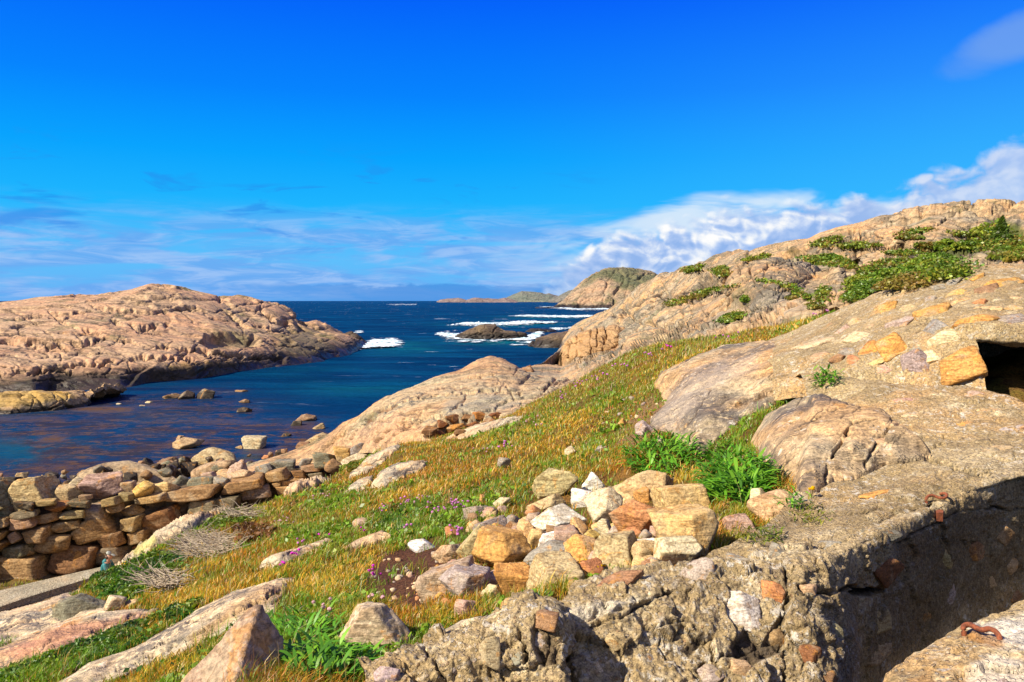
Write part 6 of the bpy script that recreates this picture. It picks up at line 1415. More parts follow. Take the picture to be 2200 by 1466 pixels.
Wt1 = [(1150, 1345, 4.05), (1190, 1320, 4.05), (1260, 1296, 4.12), (1330, 1278, 4.18), (1400, 1262, 4.25), (1480, 1248, 4.32), (1600, 1236, 4.36), (1700, 1228, 4.42), (1760, 1214, 4.58), (1840, 1174, 4.92), (1920, 1134, 5.26), (2010, 1094, 5.62), (2100, 1056, 5.97), (2200, 1022, 6.28), (2420, 972, 6.78)]
Wt0 = ext(Wt0); Wt1 = ext(Wt1)
def drop(line, dz, dY, side=0.0):
    a = np.asarray(line, float); P = W(a[:, 0], a[:, 1], a[:, 2])
    k = sstep(1680, 1860, a[:, 0])                       # 0 on the broken end, 1 on the smooth trench side
    P[:, 2] -= dz; P[:, 1] -= dY * (1 - k) + 0.02 * k; P[:, 0] += side * k
    x, y = proj(P); return np.stack([x, y, P[:, 1]], 1)
Wt2 = drop(Wt1, 0.08, 0.09); Wt3 = drop(Wt1, 0.26, 0.36); Wt4 = drop(Wt1, 0.55, 0.62); Wt5 = drop(Wt1, 1.3, 0.95)
wl_specs = [('pit', [(1560, 1388), (1600, 1340), (1640, 1370), (1690, 1300), (1700, 1240), (1682, 1320), (1690, 1400), (1600, 1440)], 12, 0.05, (0.05, 0.035, 0.022), 0.16), ('line', [(1690, 1225), (1700, 1270), (1685, 1330), (1690, 1466)], 4, 0.10, crackc), ('line', [(1195, 1310), (1215, 1380), (1225, 1466)], 9, 0.16, crackc),
            ('line', [(1270, 1345), (1330, 1325), (1400, 1290), (1440, 1270)], 3, 0.05, crackc), ('line', [(1400, 1345), (1470, 1330), (1500, 1350)], 3, 0.04, crackc), ('line', [(1720, 1262), (1800, 1275), (1830, 1262), (1890, 1268)], 4, 0.08, crackc), ('pit', [(1820, 1270), (1870, 1262), (1905, 1268), (1880, 1285), (1835, 1282)], 5, 0.12, crackc, 0.2),
            ('line', [(1500, 1440), (1560, 1400), (1620, 1420)], 6, 0.07, crackc), ('line', [(1930, 1170), (1960, 1150), (2060, 1100), (2160, 1090)], 2.5, 0.03, crackc), ('line', [(2120, 1080), (2170, 1100), (2200, 1090)], 3, 0.05, crackc), ('pit', [(1465, 1400), (1490, 1370), (1515, 1350), (1520, 1370), (1480, 1420)], 6, 0.03, crackc, 0.2),
            ('line', [(1430, 1230), (1420, 1260), (1440, 1280)], 3, 0.04, crackc), ('paint', [(1190, 1320), (1290, 1290), (1370, 1285), (1330, 1310), (1220, 1345)], 8, (0.52, 0.47, 0.37), 0.6, 0.15), ('paint', [(1920, 1160), (2200, 1030), (2260, 1200), (1900, 1420), (1850, 1466), (1870, 1320)], 20, (0.085, 0.062, 0.038), 0.55, 0.4)]  # last paint darkens the trench side, its shade put into the colour
conc_loft('trench_wall', [Wt0, Wt1, Wt2, Wt3, Wt4, Wt5], 720, [34, 16, 44, 60, 24], bunker, k=1.2, specs=wl_specs, fade=lambda P: 1 - 0.62 * sstep(1720, 1880, proj(P)[0]))

def rod(name, pts, r, parent, loc, mat='rust', nseg=10):
    """a bent iron rod"""
    pts = np.array(pts, float)
    t = np.linspace(0, 1, 40); s = np.linspace(0, 1, len(pts))
    C = smooth1(np.stack([np.interp(t, s, pts[:, c]) for c in range(3)], 1), 3)
    T = np.gradient(C, axis=0); T /= np.linalg.norm(T, axis=1)[:, None]
    up = np.array([0.1, 0.2, 1.0]); A = np.cross(T, up); A /= np.linalg.norm(A, axis=1)[:, None]; B = np.cross(T, A)
    an = np.linspace(0, 2 * math.pi, nseg, endpoint=False)
    R = r * (1 + 0.12 * fbm(C * 40, 2))
    G = C[:, None] + R[:, None, None] * (np.cos(an)[None, :, None] * A[:, None] + np.sin(an)[None, :, None] * B[:, None])
    n = len(C); V = np.concatenate([G.reshape(-1, 3), C[:1], C[-1:]])
    fc = []
    for i in range(n - 1):
        for j in range(nseg):
            fc.append((i * nseg + j, i * nseg + (j + 1) % nseg, (i + 1) * nseg + (j + 1) % nseg, (i + 1) * nseg + j))
    tri = [(n * nseg, (j + 1) % nseg, j) for j in range(nseg)] + [(n * nseg + 1, (n - 1) * nseg + j, (n - 1) * nseg + (j + 1) % nseg) for j in range(nseg)]
    return mesh_obj(name, V, [np.array(fc), np.array(tri)], M[mat], parent=parent, loc=loc)

def pt(px, py, Y, dz=0.0): return W(px, py, Y) + np.array([0, 0, dz])
hook_pts = [pt(1992, 1084, 5.72, -0.06), pt(1989, 1078, 5.72), pt(1992, 1071, 5.74), pt(2002, 1068, 5.75), pt(2012, 1072, 5.74), pt(2022, 1075, 5.72), pt(2033, 1073, 5.72), pt(2034, 1066, 5.76), pt(2028, 1064, 5.8), pt(2018, 1066, 5.82)]
def bvh_all():
    trees = []
    for P, fc in BVH_SRC:
        trees.append(BVHTree.FromPolygons(P.tolist(), fc.tolist()))
    return trees
_bt = None; _btn = 0
def hill_hit(X, Y_):
    out = []
    for a, b in zip(X, Y_):
        h = surf_hit(a, b, False)
        if h is not None: out.append(h[0])
    return np.array(out)
def surf_hit(px, py, ground=True):
    """nearest built surface seen at a photo pixel: point, normal, distance"""
    global _bt, _btn
    if _bt is None: _bt = []
    while len(_bt) < len(BVH_SRC):
        q, fq = BVH_SRC[len(_bt)]; _bt.append(BVHTree.FromPolygons(q.tolist(), fq.tolist()))
    d = W(px, py, 10.0) - np.array([0, 0, EYE]); d /= np.linalg.norm(d); D = Vector(d); O = Vector((0, 0, EYE))
    best = None
    for t in _bt:
        h = t.ray_cast(O, D)
        if h[0] is not None and (best is None or h[3] < best[2]): best = (np.array(h[0]), np.array(h[1]), h[3])
    if ground:
        g = ground_hit(px, py)[0]; l = np.linalg.norm(g - [0, 0, EYE])
        if best is None or l < best[2]: best = (g, np.array([0, 0, 1.0]), l)
    if best is None: return None
    if best[1] @ d > 0: best = (best[0], -best[1], best[2])
    return best

# ---- rusted iron let into the concrete
def settle(pts, sx, sy):
    h = surf_hit(sx, sy, False)[0]; p = W(sx, sy, 5.0); d = (p - np.array([0, 0, EYE])) / 5.0
    c = np.mean(pts, 0); k = h[1] / c[1]
    return [np.array([0, 0, EYE]) + (np.array(q) - [0, 0, EYE]) * k + np.array([0, 0, 0.014]) for q in pts]
hook_pts = settle(hook_pts, 2010, 1078)
rod('iron_hook', hook_pts, 0.0105, bunker, W(2010, 1075, 5.75))
_ph = surf_hit(2018, 1099, False)[0][1] / 5.56
plate = np.array([0, 0, EYE]) + _ph * (W(np.array([2008, 2028, 2026, 2012]), np.array([1092, 1093, 1106, 1105]), np.array([5.62, 5.62, 5.5, 5.5])) - np.array([0, 0, EYE])); 
pl = np.concatenate([plate + [0, 0, 0.012], plate + [0, 0, -0.05]])
mesh_obj('iron_plate', pl, np.array([(0, 1, 2, 3), (0, 4, 5, 1), (1, 5, 6, 2), (2, 6, 7, 3), (3, 7, 4, 0)]), M['rust'], parent=bunker, smooth=False, loc=pl.mean(0))

# ---- bedrock showing beside and under the concrete
_nb = len(BVH_SRC)
outcrop('big smooth gneiss outcrop with black lichen beside the leafy plants', [(1395, 930), (1396, 905), (1430, 870), (1405, 830), (1420, 805), (1480, 775), (1560, 745), (1660, 735), (1712, 740), (1740, 775), (1725, 815), (1680, 855), (1650, 880), (1600, 900), (1530, 960), (1505, 985), (1480, 975), (1440, 930)], 0.26, 'bedrock', 11, w=0.4, s=1.3, amp=0.06, ragged=8,
        fold=0.4, specs=[('line', [(1580, 870), (1640, 850), (1700, 820)], 4, 0.05, (0.10, 0.06, 0.03)), ('paint', [(1400, 905), (1480, 800), (1620, 760), (1640, 790), (1520, 850), (1450, 930)], 18, (0.33, 0.26, 0.19), 0.5, 0.4)])
outcrop('rounded gneiss boss split by a crack beside the concrete apron', [(1612, 955), (1640, 900), (1700, 868), (1760, 855), (1830, 880), (1900, 890), (1985, 960), (2005, 985), (1900, 1000), (1840, 1030), (1790, 1035), (1755, 1060), (1720, 1058), (1690, 1030), (1640, 1000)], 0.24, 'bedrock', 12, w=0.3, s=1.1, amp=0.045,
        onto=True, fold=0.4, specs=[('line', [(1835, 895), (1818, 930), (1785, 985), (1775, 1030)], 3.5, 0.09, (0.03, 0.02, 0.015)), ('line', [(1920, 900), (1880, 960), (1860, 1000)], 3, 0.05, (0.05, 0.035, 0.02))])
# stones bedded in the concrete
def bedded(box, c, seed, parent, proud=0.25, kind='angular', thick=0.5, rot=0.0, label=None):
    x0, y0, x1, y1 = box
    hit = surf_hit((x0 + x1) / 2, (y0 + y1) / 2, False)
    if hit is None or hit[2] > 16: print('MISS', box, hit and hit[2]); return None
    p, nrm, _ = hit
    Y = p[1]
    V, Fc = rock_shape(seed, kind, 4, 0.8)
    w = (x1 - x0) * Y / F; h = (y1 - y0) * Y / F
    # axes on the surface: follow the photo's right and up, tilted into the surface
    view = p - np.array([0, 0, EYE]); view /= np.linalg.norm(view)
    ns = [nrm]
    for a_ in (0.2, 0.5, 0.8):
        for b_ in (0.2, 0.5, 0.8):
            h_ = surf_hit(x0 + (x1 - x0) * a_, y0 + (y1 - y0) * b_, False)
            if h_ is not None and abs(h_[0][1] - Y) < 0.6: ns.append(h_[1])
    nrm = np.mean(ns, 0); nrm /= np.linalg.norm(nrm)
    nn = nrm; r_ = np.array([1, 0, 0.0]); r_ = r_ - nn * (r_ @ nn); r_ /= np.linalg.norm(r_); u_ = np.cross(nn, r_)
    if u_[2] < 0 and abs(nn[2]) < 0.9: u_ = -u_
    # foreshortening of a surface seen at a slant
    cr = np.linalg.norm(np.cross(view, r_)); cu = np.linalg.norm(np.cross(view, u_))
    w /= max(cr, 0.35); h /= max(cu, 0.45 if y0 < 1000 else 0.28)
    c_, s_ = math.cos(rot), math.sin(rot)
    V = np.stack([V[:, 0] * c_ - V[:, 1] * s_, V[:, 0] * s_ + V[:, 1] * c_, V[:, 2]], 1)
    lo, hi = V.min(0), V.max(0); V = (V - (lo + hi) / 2) / (hi - lo)
    th = thick * min(w, h); proud = proud * (0.75 if y0 > 1100 else 0.85)
    Pw = p + V[:, :1] * w * r_ + V[:, 1:2] * h * u_ + V[:, 2:3] * th * nn + nn * th * (proud - 0.5 + 0.0)
    r = RS(seed + 5); bc = np.array(PAL[c] if isinstance(c, str) else c) * (1 + r.uniform(-.07, .07, 3))
    col = np.zeros((len(V), 4), np.float32); col[:, :3] = bc; col[:, 3] = 0.5 * (w + h)
    o = mesh_obj('bedded_stone', Pw, Fc, M['stone'], parent=parent, col=col, loc=p)
    if label: o['label'] = label
    return o

BED = [((1470 + 400, 1199, 1940, 1262), 'rust', 'block', .45, 'rust brown stone'), ((1535, 1268, 1638, 1362), (0.55, 0.49, 0.38), 'angular', .5, 'white quartz stone'), ((1630, 1245, 1687, 1300), 'redor', 'angular', .5, None), ((1632, 1352, 1692, 1412), 'brown', 'wedge', .5, None), ((1456, 1200, 1537, 1252), 'lilac', 'round', .4, None),
       ((1240, 1228, 1388, 1272), 'brown', 'angular', .3, None), ((2010, 752, 2112, 824), 'orange', 'block', .35, 'big orange block beside the slit'), ((1988, 706, 2096, 750), 'cream', 'wedge', .4, 'white and brown triangular stone'), ((1938, 752, 2008, 812), 'grey', 'wedge', .55, None), ((1976, 752, 2012, 782), 'cream', 'angular', .3, None), ((1952, 742, 1985, 760), 'grey', 'block', .3, None),
       ((1868, 646, 1936, 688), 'orange', 'block', .22, None), ((1935, 643, 1978, 682), 'tan', 'angular', .22, None), ((1965, 655, 2050, 690), 'orange', 'block', .25, 'bright orange slab'), ((2012, 638, 2082, 664), 'ochre', 'angular', .22, None), ((2028, 616, 2082, 646), 'yellow', 'angular', .2, None), ((2098, 608, 2150, 642), 'brown', 'angular', .22, None), ((2122, 593, 2190, 618), 'orange', 'angular', .2, None),
       ((2045, 672, 2148, 702), 'orange', 'angular', .35, None), ((1885, 678, 1958, 716), 'lilac', 'angular', .22, None), ((1815, 712, 1865, 740), 'cream', 'block', .25, None), ((1836, 728, 1905, 768), 'orange', 'angular', .25, None), ((1882, 722, 1950, 770), 'orange', 'block', .25, None), ((1780, 700, 1830, 725), 'pink', 'angular', .2, None), ((1706, 722, 1800, 755), 'cream', 'block', .25, 'long pale stone'),
       ((1818, 756, 1848, 790), 'redor', 'angular', .25, None), ((1978, 692, 2030, 722), 'grey', 'angular', .22, None), ((1800, 742, 1836, 766), 'grey', 'angular', .2, None), ((2150, 672, 2210, 704), 'grey', 'block', .25, None), ((1868, 782, 1920, 805), 'pink', 'angular', .2, None), ((1730, 755, 1780, 775), 'tan', 'angular', .2, None), ((1855, 690, 1890, 708), 'tan', 'angular', .2, None), ((2150, 630, 2205, 655), 'tan', 'angular', .18, None), ((1935, 610, 1990, 632), 'tan', 'angular', .18, None), ((1760, 690, 1800, 704), 'brown', 'angular', .2, None), ((2080, 655, 2130, 668), 'tan', 'angular', .2, None),
       ((2040, 838, 2110, 860), 'pink', 'round', .08, None), ((1920, 845, 1990, 866), 'pink', 'round', .08, None), ((2090, 862, 2150, 892), 'tan', 'round', .08, None), ((2020, 895, 2100, 930), 'orange', 'round', .08, None), ((2090, 905, 2200, 940), 'lilac', 'round', .1, None), ((1940, 885, 1990, 900), 'cream', 'round', .1, None), ((1850, 1045, 1960, 1070), 'orange', 'round', .1, None), ((1880, 940, 1920, 955), 'tan', 'round', .1, None), ((2110, 950, 2190, 975), 'tan', 'round', .08, None), ((2060, 800, 2110, 818), 'lilac', 'round', .08, None),
       ((1855, 1128, 1945, 1160), 'green', 'angular', .15, None), ((1640, 1165, 1690, 1200), 'grey', 'angular', .25, None), ((1740, 1155, 1810, 1190), 'grey', 'angular', .3, None), ((1560, 1185, 1610, 1215), 'grey', 'angular', .25, None), ((1720, 1255, 1760, 1290), 'tan', 'angular', .35, None), ((1560, 1300, 1600, 1340), 'tan', 'angular', .2, None), ((1780, 1330, 1815, 1380), 'olive', 'angular', .3, None), ((1880, 1310, 1912, 1370), 'olive', 'block', .3, None), ((1855, 1385, 1920, 1430), 'olive', 'block', .3, None),
       ((2018, 1172, 2062, 1224), 'olive', 'round', .2, None), ((2078, 1155, 2130, 1210), 'brown', 'angular', .25, None), ((2140, 1130, 2180, 1180), 'brown', 'angular', .25, None), ((2025, 1245, 2065, 1318), 'lilac', 'angular', .2, None), ((2070, 1262, 2102, 1315), 'green', 'wedge', .2, None), ((1955, 1290, 2022, 1385), 'brown', 'angular', .2, None), ((2118, 1230, 2146, 1268), 'olive', 'angular', .25, None), ((2160, 1190, 2190, 1240), 'olive', 'round', .25, None), ((2168, 1255, 2200, 1300), 'brown', 'round', .25, None),
       ((1500, 1430, 1560, 1475), 'lilac', 'angular', .4, None), ((1565, 1415, 1620, 1475), 'tan', 'angular', .4, None), ((1720, 1380, 1770, 1425), 'rust', 'angular', .3, None), ((1440, 1290, 1490, 1330), 'grey', 'angular', .2, None), ((1300, 1360, 1350, 1400), 'tan', 'angular', .15, None), ((1450, 1340, 1500, 1380), 'grey', 'round', .2, None), ((1370, 1400, 1420, 1440), 'grey', 'angular', .2, None), ((1270, 1420, 1300, 1450), 'cream', 'angular', .25, None), ((1765, 1440, 1800, 1475), 'brown', 'angular', .3, None)]
shade_side = {}
_rb = RS(88); _roof = [(1720, 740), (1790, 700), (1900, 645), (2000, 612), (2100, 590), (2200, 582), (2200, 695), (2100, 692), (2000, 715), (1930, 745), (1900, 790), (1800, 790), (1740, 780)]
_boxes = [b[0] for b in BED]; _try = 0
while len(BED) < 150 and _try < 6000:
    _try += 1
    x, y = _rb.uniform(1710, 2200), _rb.uniform(585, 800); w, h = _rb.uniform(22, 66), _rb.uniform(12, 28)
    if float(polydist(np.array([x + w / 2]), np.array([y + h / 2]), _roof)[0]) < 6: continue
    if any(x < b[2] - 3 and x + w > b[0] + 3 and y < b[3] - 2 and y + h > b[1] + 2 for b in _boxes): continue
    _boxes.append((x, y, x + w, y + h)); BED.append(((x, y, x + w, y + h), _rb.choice(['tan', 'lilac', 'grey', 'orange', 'tan', 'olive', 'brown', 'redor', 'ochre']), 'angular', .5, 'ROOF'))
for k, (box, c, kind, pr, lab) in enumerate(BED):
    o = bedded(box, c, 1300 + k, bunker, pr, kind, 0.55 if pr > .2 else 0.35, rot=0.3 * RS(k).randn(), label=None if lab == 'ROOF' else lab)
    if lab == 'ROOF' and o is not None:
        o.parent = roof; o.location = Vector(o.location) + bunker.location - (roof.location + bunker.location)

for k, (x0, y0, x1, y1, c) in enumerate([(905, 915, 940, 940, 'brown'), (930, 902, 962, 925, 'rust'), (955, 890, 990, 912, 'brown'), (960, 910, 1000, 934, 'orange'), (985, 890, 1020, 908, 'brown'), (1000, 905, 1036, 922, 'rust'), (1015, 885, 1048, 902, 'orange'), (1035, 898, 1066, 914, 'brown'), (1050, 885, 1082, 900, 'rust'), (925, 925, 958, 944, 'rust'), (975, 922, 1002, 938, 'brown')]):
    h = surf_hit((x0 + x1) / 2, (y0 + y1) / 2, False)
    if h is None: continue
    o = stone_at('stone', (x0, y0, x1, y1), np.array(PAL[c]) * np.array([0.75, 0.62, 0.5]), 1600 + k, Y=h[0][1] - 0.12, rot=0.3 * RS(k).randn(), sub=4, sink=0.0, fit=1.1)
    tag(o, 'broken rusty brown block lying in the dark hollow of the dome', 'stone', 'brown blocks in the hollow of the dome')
# ---- the rubble lump and the near block with its hook
lump = empty('rubble_lump', W(1000, 1450, 3.7)); tag(lump, 'broken lump of pebbly concrete at the bottom edge in front of the boulder heap', 'concrete lump')
R1_ = [(785, 1452, 3.75), (830, 1425, 3.85), (880, 1402, 3.95), (950, 1372, 4.0), (1020, 1345, 4.05), (1080, 1325, 4.1), (1140, 1308, 4.1), (1180, 1312, 4.05), (1200, 1340, 3.95), (1216, 1400, 3.85)]
R2_ = [(790, 1470, 3.55), (840, 1446, 3.6), (900, 1425, 3.65), (960, 1405, 3.68), (1030, 1385, 3.7), (1090, 1362, 3.72), (1140, 1350, 3.72), (1180, 1360, 3.68), (1200, 1395, 3.62), (1214, 1450, 3.58)]
R0_ = shifted(R1_, 0.25, -0.15); R00 = shifted(R1_, 0.45, -0.9); R3_ = shifted(R2_, -0.14, -0.12); R4_ = shifted(R2_, -0.18, -0.45); R5_ = shifted(R2_, -0.2, -1.0)
conc_loft('body', [R00, R0_, R1_, R2_, R3_, R4_, R5_], 300, [6, 10, 40, 40, 40, 16], lump, k=1.3, specs=[('line', [(905, 1380), (930, 1420), (960, 1466)], 3, 0.04, crackc), ('line', [(1110, 1340), (1130, 1400), (1120, 1466)], 4, 0.06, crackc), ('pit', [(1150, 1320), (1200, 1350), (1212, 1420), (1160, 1440), (1140, 1380)], 8, 0.05, (0.10, 0.07, 0.04), 0.14)])
for k, (box, c, kind, pr) in enumerate([((1028, 1368, 1076, 1440), 'olive', 'block', .5), ((1135, 1355, 1175, 1400), 'lilac', 'angular', .35), ((1150, 1310, 1200, 1360), 'brown', 'block', .3), ((800, 1430, 860, 1470), 'lilac', 'angular', .3), ((900, 1390, 935, 1410), 'cream', 'angular', .25), ((960, 1430, 990, 1455), 'grey', 'angular', .25), ((1100, 1400, 1130, 1430), 'grey', 'angular', .3)]):
    bedded(box, c, 1450 + k, lump, pr, kind, 0.6)
block = empty('concrete_block', W(2150, 1400, 3.1)); tag(block, 'near slab of pebbly concrete with white patches and a rusty hook', 'concrete block')
N1 = [(1850, 1496, 2.95), (1900, 1462, 3.02), (1950, 1432, 3.1), (2050, 1372, 3.22), (2150, 1312, 3.34), (2200, 1283, 3.42), (2300, 1225, 3.55), (2420, 1160, 3.7)]
N2 = [(1860, 1620, 2.55), (1950, 1580, 2.6), (2050, 1530, 2.68), (2150, 1480, 2.75), (2200, 1455, 2.8), (2300, 1400, 2.9), (2420, 1330, 3.05)]
N3 = [(1870, 1900, 2.0), (2050, 1840, 2.05), (2200, 1780, 2.1), (2420, 1680, 2.2)]
N1 = ext(N1); N2 = ext(N2); N3 = ext(N3); N0 = shifted(N1, 0.03, -0.9); N05 = shifted(N1, 0.03, -0.06)
conc_loft('slab', [N0, N05, N1, N2, N3], 420, [12, 5, 90, 30], block, k=0.5, specs=[('paint', [(2080, 1345), (2200, 1318), (2260, 1330), (2230, 1400), (2120, 1370)], 12, (0.55, 0.50, 0.41), 0.75, 0.12), ('paint', [(2060, 1440), (2130, 1410), (2200, 1420), (2240, 1470), (2100, 1490)], 10, (0.55, 0.50, 0.41), 0.6, 0.1), ('paint', [(1950, 1460), (2000, 1440), (2010, 1466), (1960, 1490)], 8, (0.36, 0.19, 0.06), 0.6, 0.1),
          ('paint', [(2065, 1372), (2090, 1352), (2150, 1365), (2155, 1390), (2100, 1382)], 8, (0.26, 0.11, 0.025), 0.7, 0.08)])
hk = [pt(2076, 1368, 3.22, -0.05), pt(2069, 1360, 3.22, 0.0), pt(2070, 1352, 3.24, 0.0), pt(2082, 1351, 3.24, 0.005), pt(2096, 1360, 3.2, 0.008), pt(2110, 1366, 3.17, 0.008), pt(2124, 1362, 3.17, 0.008), pt(2138, 1365, 3.15, 0.004), pt(2148, 1376, 3.12, 0.0), pt(2150, 1386, 3.1, -0.03)]
hk = settle(hk, 2110, 1366)
rod('iron_hook', hk, 0.0105, block, W(2110, 1365, 3.18))
for k, (box, c, pr) in enumerate([((2105, 1450, 2165, 1490), 'lilac', .15), ((2010, 1425, 2060, 1450), 'grey', .15), ((2160, 1345, 2215, 1375), 'white', .12)]):
    bedded(box, c, 1480 + k, block, pr, 'round', 0.35)

# ---- the person resting by the wall
def skin_body(name, joints, edges, mat, parent, loc, sub=2):
    me = bpy.data.meshes.new(name); me.from_pydata([tuple(np.array(j[:3])) for j in joints], edges, [])
    o = bpy.data.objects.new(name, me); COL.objects.link(o); o.parent = parent; o.location = loc
    m = o.modifiers.new('skin', 'SKIN'); m.use_smooth_shade = True
    for v, j in zip(me.skin_vertices[0].data, joints): v.radius = (j[3], j[4] if len(j) > 4 else j[3])
    me.skin_vertices[0].data[0].use_root = True
    s = o.modifiers.new('sub', 'SUBSURF'); s.levels = sub; s.render_levels = sub
    me.materials.append(mat)
    return o
M['teal'] = plain_mat('teal_jacket', (0.012, 0.13, 0.135), 0.7, 0.25, 14)
M['skin'] = plain_mat('skin', (0.36, 0.19, 0.12), 0.6, 0.08, 10)
M['pinkcloth'] = plain_mat('pinkish_cloth', (0.40, 0.22, 0.17), 0.85, 0.2, 14)
M['capcloth'] = plain_mat('grey_green_cap', (0.29, 0.30, 0.25), 0.85, 0.15, 20)
M['hairm'] = plain_mat('brown_hair', (0.06, 0.03, 0.015), 0.6, 0.4, 40)
Yp = 24.6
pc = W(236, 1186, Yp)                                     # crown of the cap
per = empty('person', (pc[0] - 0.05, pc[1], pc[2] - 0.90)); tag(per, 'seated person in a teal hooded jacket and grey cap, head bowed, by the stone wall', 'person')
# seated on the ground, facing right (+x), knees drawn up; heights from the seat
body_j = [(-0.12, 0, 0.10, .15, .12), (-0.13, 0, 0.28, .14, .11), (-0.10, 0, 0.46, .165, .12), (-0.04, 0, 0.58, .09, .08), (0.0, 0, 0.64, .052, .052), (0.04, 0, 0.75, .085, .10), (0.06, 0, 0.83, .07, .08),
          (-0.03, -0.17, 0.52, .06), (0.06, -0.22, 0.30, .045), (0.26, -0.13, 0.30, .035), (0.34, -0.10, 0.32, .03),
          (-0.03, 0.17, 0.52, .06), (0.06, 0.22, 0.30, .045), (0.26, 0.13, 0.30, .035), (0.34, 0.10, 0.32, .03),
          (-0.02, -0.10, 0.09, .09), (0.33, -0.12, 0.38, .065), (0.42, -0.11, 0.03, .045), (0.54, -0.11, 0.02, .035),
          (-0.02, 0.10, 0.09, .09), (0.33, 0.12, 0.38, .065), (0.42, 0.11, 0.03, .045), (0.54, 0.11, 0.02, .035)]
body_e = [(0, 1), (1, 2), (2, 3), (3, 4), (4, 5), (5, 6), (2, 7), (7, 8), (8, 9), (9, 10), (2, 11), (11, 12), (12, 13), (13, 14), (0, 15), (15, 16), (16, 17), (17, 18), (0, 19), (19, 20), (20, 21), (21, 22)]
skin_body('body', body_j, body_e, M['skin'], per, (0, 0, 0))
g = 0.022
jk = [(-0.12, 0, 0.08, .175, .145), (-0.13, 0, 0.28, .165, .135), (-0.10, 0, 0.46, .19, .145), (-0.05, 0, 0.56, .12, .11), (-0.03, -0.17, 0.52, .078), (0.05, -0.22, 0.32, .062), (-0.03, 0.17, 0.52, .078), (0.05, 0.22, 0.32, .062)]
skin_body('jacket', jk, [(0, 1), (1, 2), (2, 3), (2, 4), (4, 5), (2, 6), (6, 7)], M['teal'], per, (0, 0, 0))
skin_body('hood', [(-0.16, 0, 0.52, .09, .07), (-0.10, 0, 0.61, .12, .10), (-0.01, 0, 0.64, .085, .075)], [(0, 1), (1, 2)], M['teal'], per, (0, 0, 0))
skin_body('trousers', [(-0.12, 0, 0.08, .16, .13), (-0.02, -0.11, 0.09, .105), (0.33, -0.12, 0.38, .082), (0.42, -0.11, 0.06, .06), (-0.02, 0.11, 0.09, .105), (0.33, 0.12, 0.38, .082), (0.42, 0.11, 0.06, .06)], [(0, 1), (1, 2), (2, 3), (0, 4), (4, 5), (5, 6)], M['pinkcloth'], per, (0, 0, 0))
for s in (-1, 1):
    skin_body('shoe', [(0.40, .11 * s, 0.03, .05, .045), (0.55, .11 * s, 0.025, .045, .035)], [(0, 1)], M['hairm'], per, (0, 0, 0), 1)
    skin_body('sleeve', [(0.03, .215 * s, 0.35, .062), (0.06, .222 * s, 0.29, .055), (0.25, .135 * s, 0.30, .045)], [(0, 1), (1, 2)], M['pinkcloth'], per, (0, 0, 0))
skin_body('hair', [(-0.01, 0, 0.80, .10, .098), (-0.02, 0, 0.73, .095, .095), (-0.03, 0, 0.65, .06, .06)], [(0, 1), (1, 2)], M['hairm'], per, (0, 0, 0))
cap = skin_body('cap', [(0.0, 0, 0.815, .10, .095), (0.03, 0, 0.87, .10, .098), (0.05, 0, 0.895, .06, .06)], [(0, 1), (1, 2)], M['capcloth'], per, (0, 0, 0))
skin_body('brim', [(0.10, 0, 0.835, .075, .012), (0.17, 0, 0.80, .07, .010), (0.22, 0, 0.765, .05, .008)], [(0, 1), (1, 2)], M['capcloth'], cap, (0, 0, 0))
skin_body('nose', [(0.125, 0, 0.755, .018), (0.145, 0, 0.735, .016)], [(0, 1)], M['skin'], per, (0, 0, 0), 1)
# the boulder seat under them
# ---------------------------------------------------------------- vegetation
gr = RS(2024)
BUNKER_ZONE = [(1120, 1500), (1135, 1318), (1260, 1262), (1480, 1208), (1600, 1188), (1690, 1160), (1775, 1075), (1770, 1040), (1990, 990), (1770, 855), (1712, 742), (1792, 684), (2600, 540), (2600, 1600)]
PILE_ZONE = [(905, 1290), (920, 1190), (990, 1130), (1080, 1120), (1130, 1050), (1230, 1040), (1300, 1010), (1440, 1010), (1530, 1060), (1530, 1190), (1440, 1230), (1250, 1260), (1100, 1290)]
DIRT = [(775, 1255), (812, 1198), (872, 1170), (940, 1160), (985, 1190), (940, 1275), (900, 1320), (840, 1300), (790, 1280)]
DIRT2 = [(1310, 955), (1345, 905), (1395, 850), (1430, 870), (1420, 930), (1360, 965)]
C_OR = np.array((0.46, 0.20, 0.018)); C_GO = np.array((0.62, 0.37, 0.035)); C_OL = np.array((0.29, 0.265, 0.022)); C_GR = np.array((0.16, 0.27, 0.014)); C_DG = np.array((0.050, 0.125, 0.010)); C_RB = np.array((0.20, 0.085, 0.025)); C_YG = np.array((0.23, 0.25, 0.022)); C_ST = np.array((0.48, 0.36, 0.17))
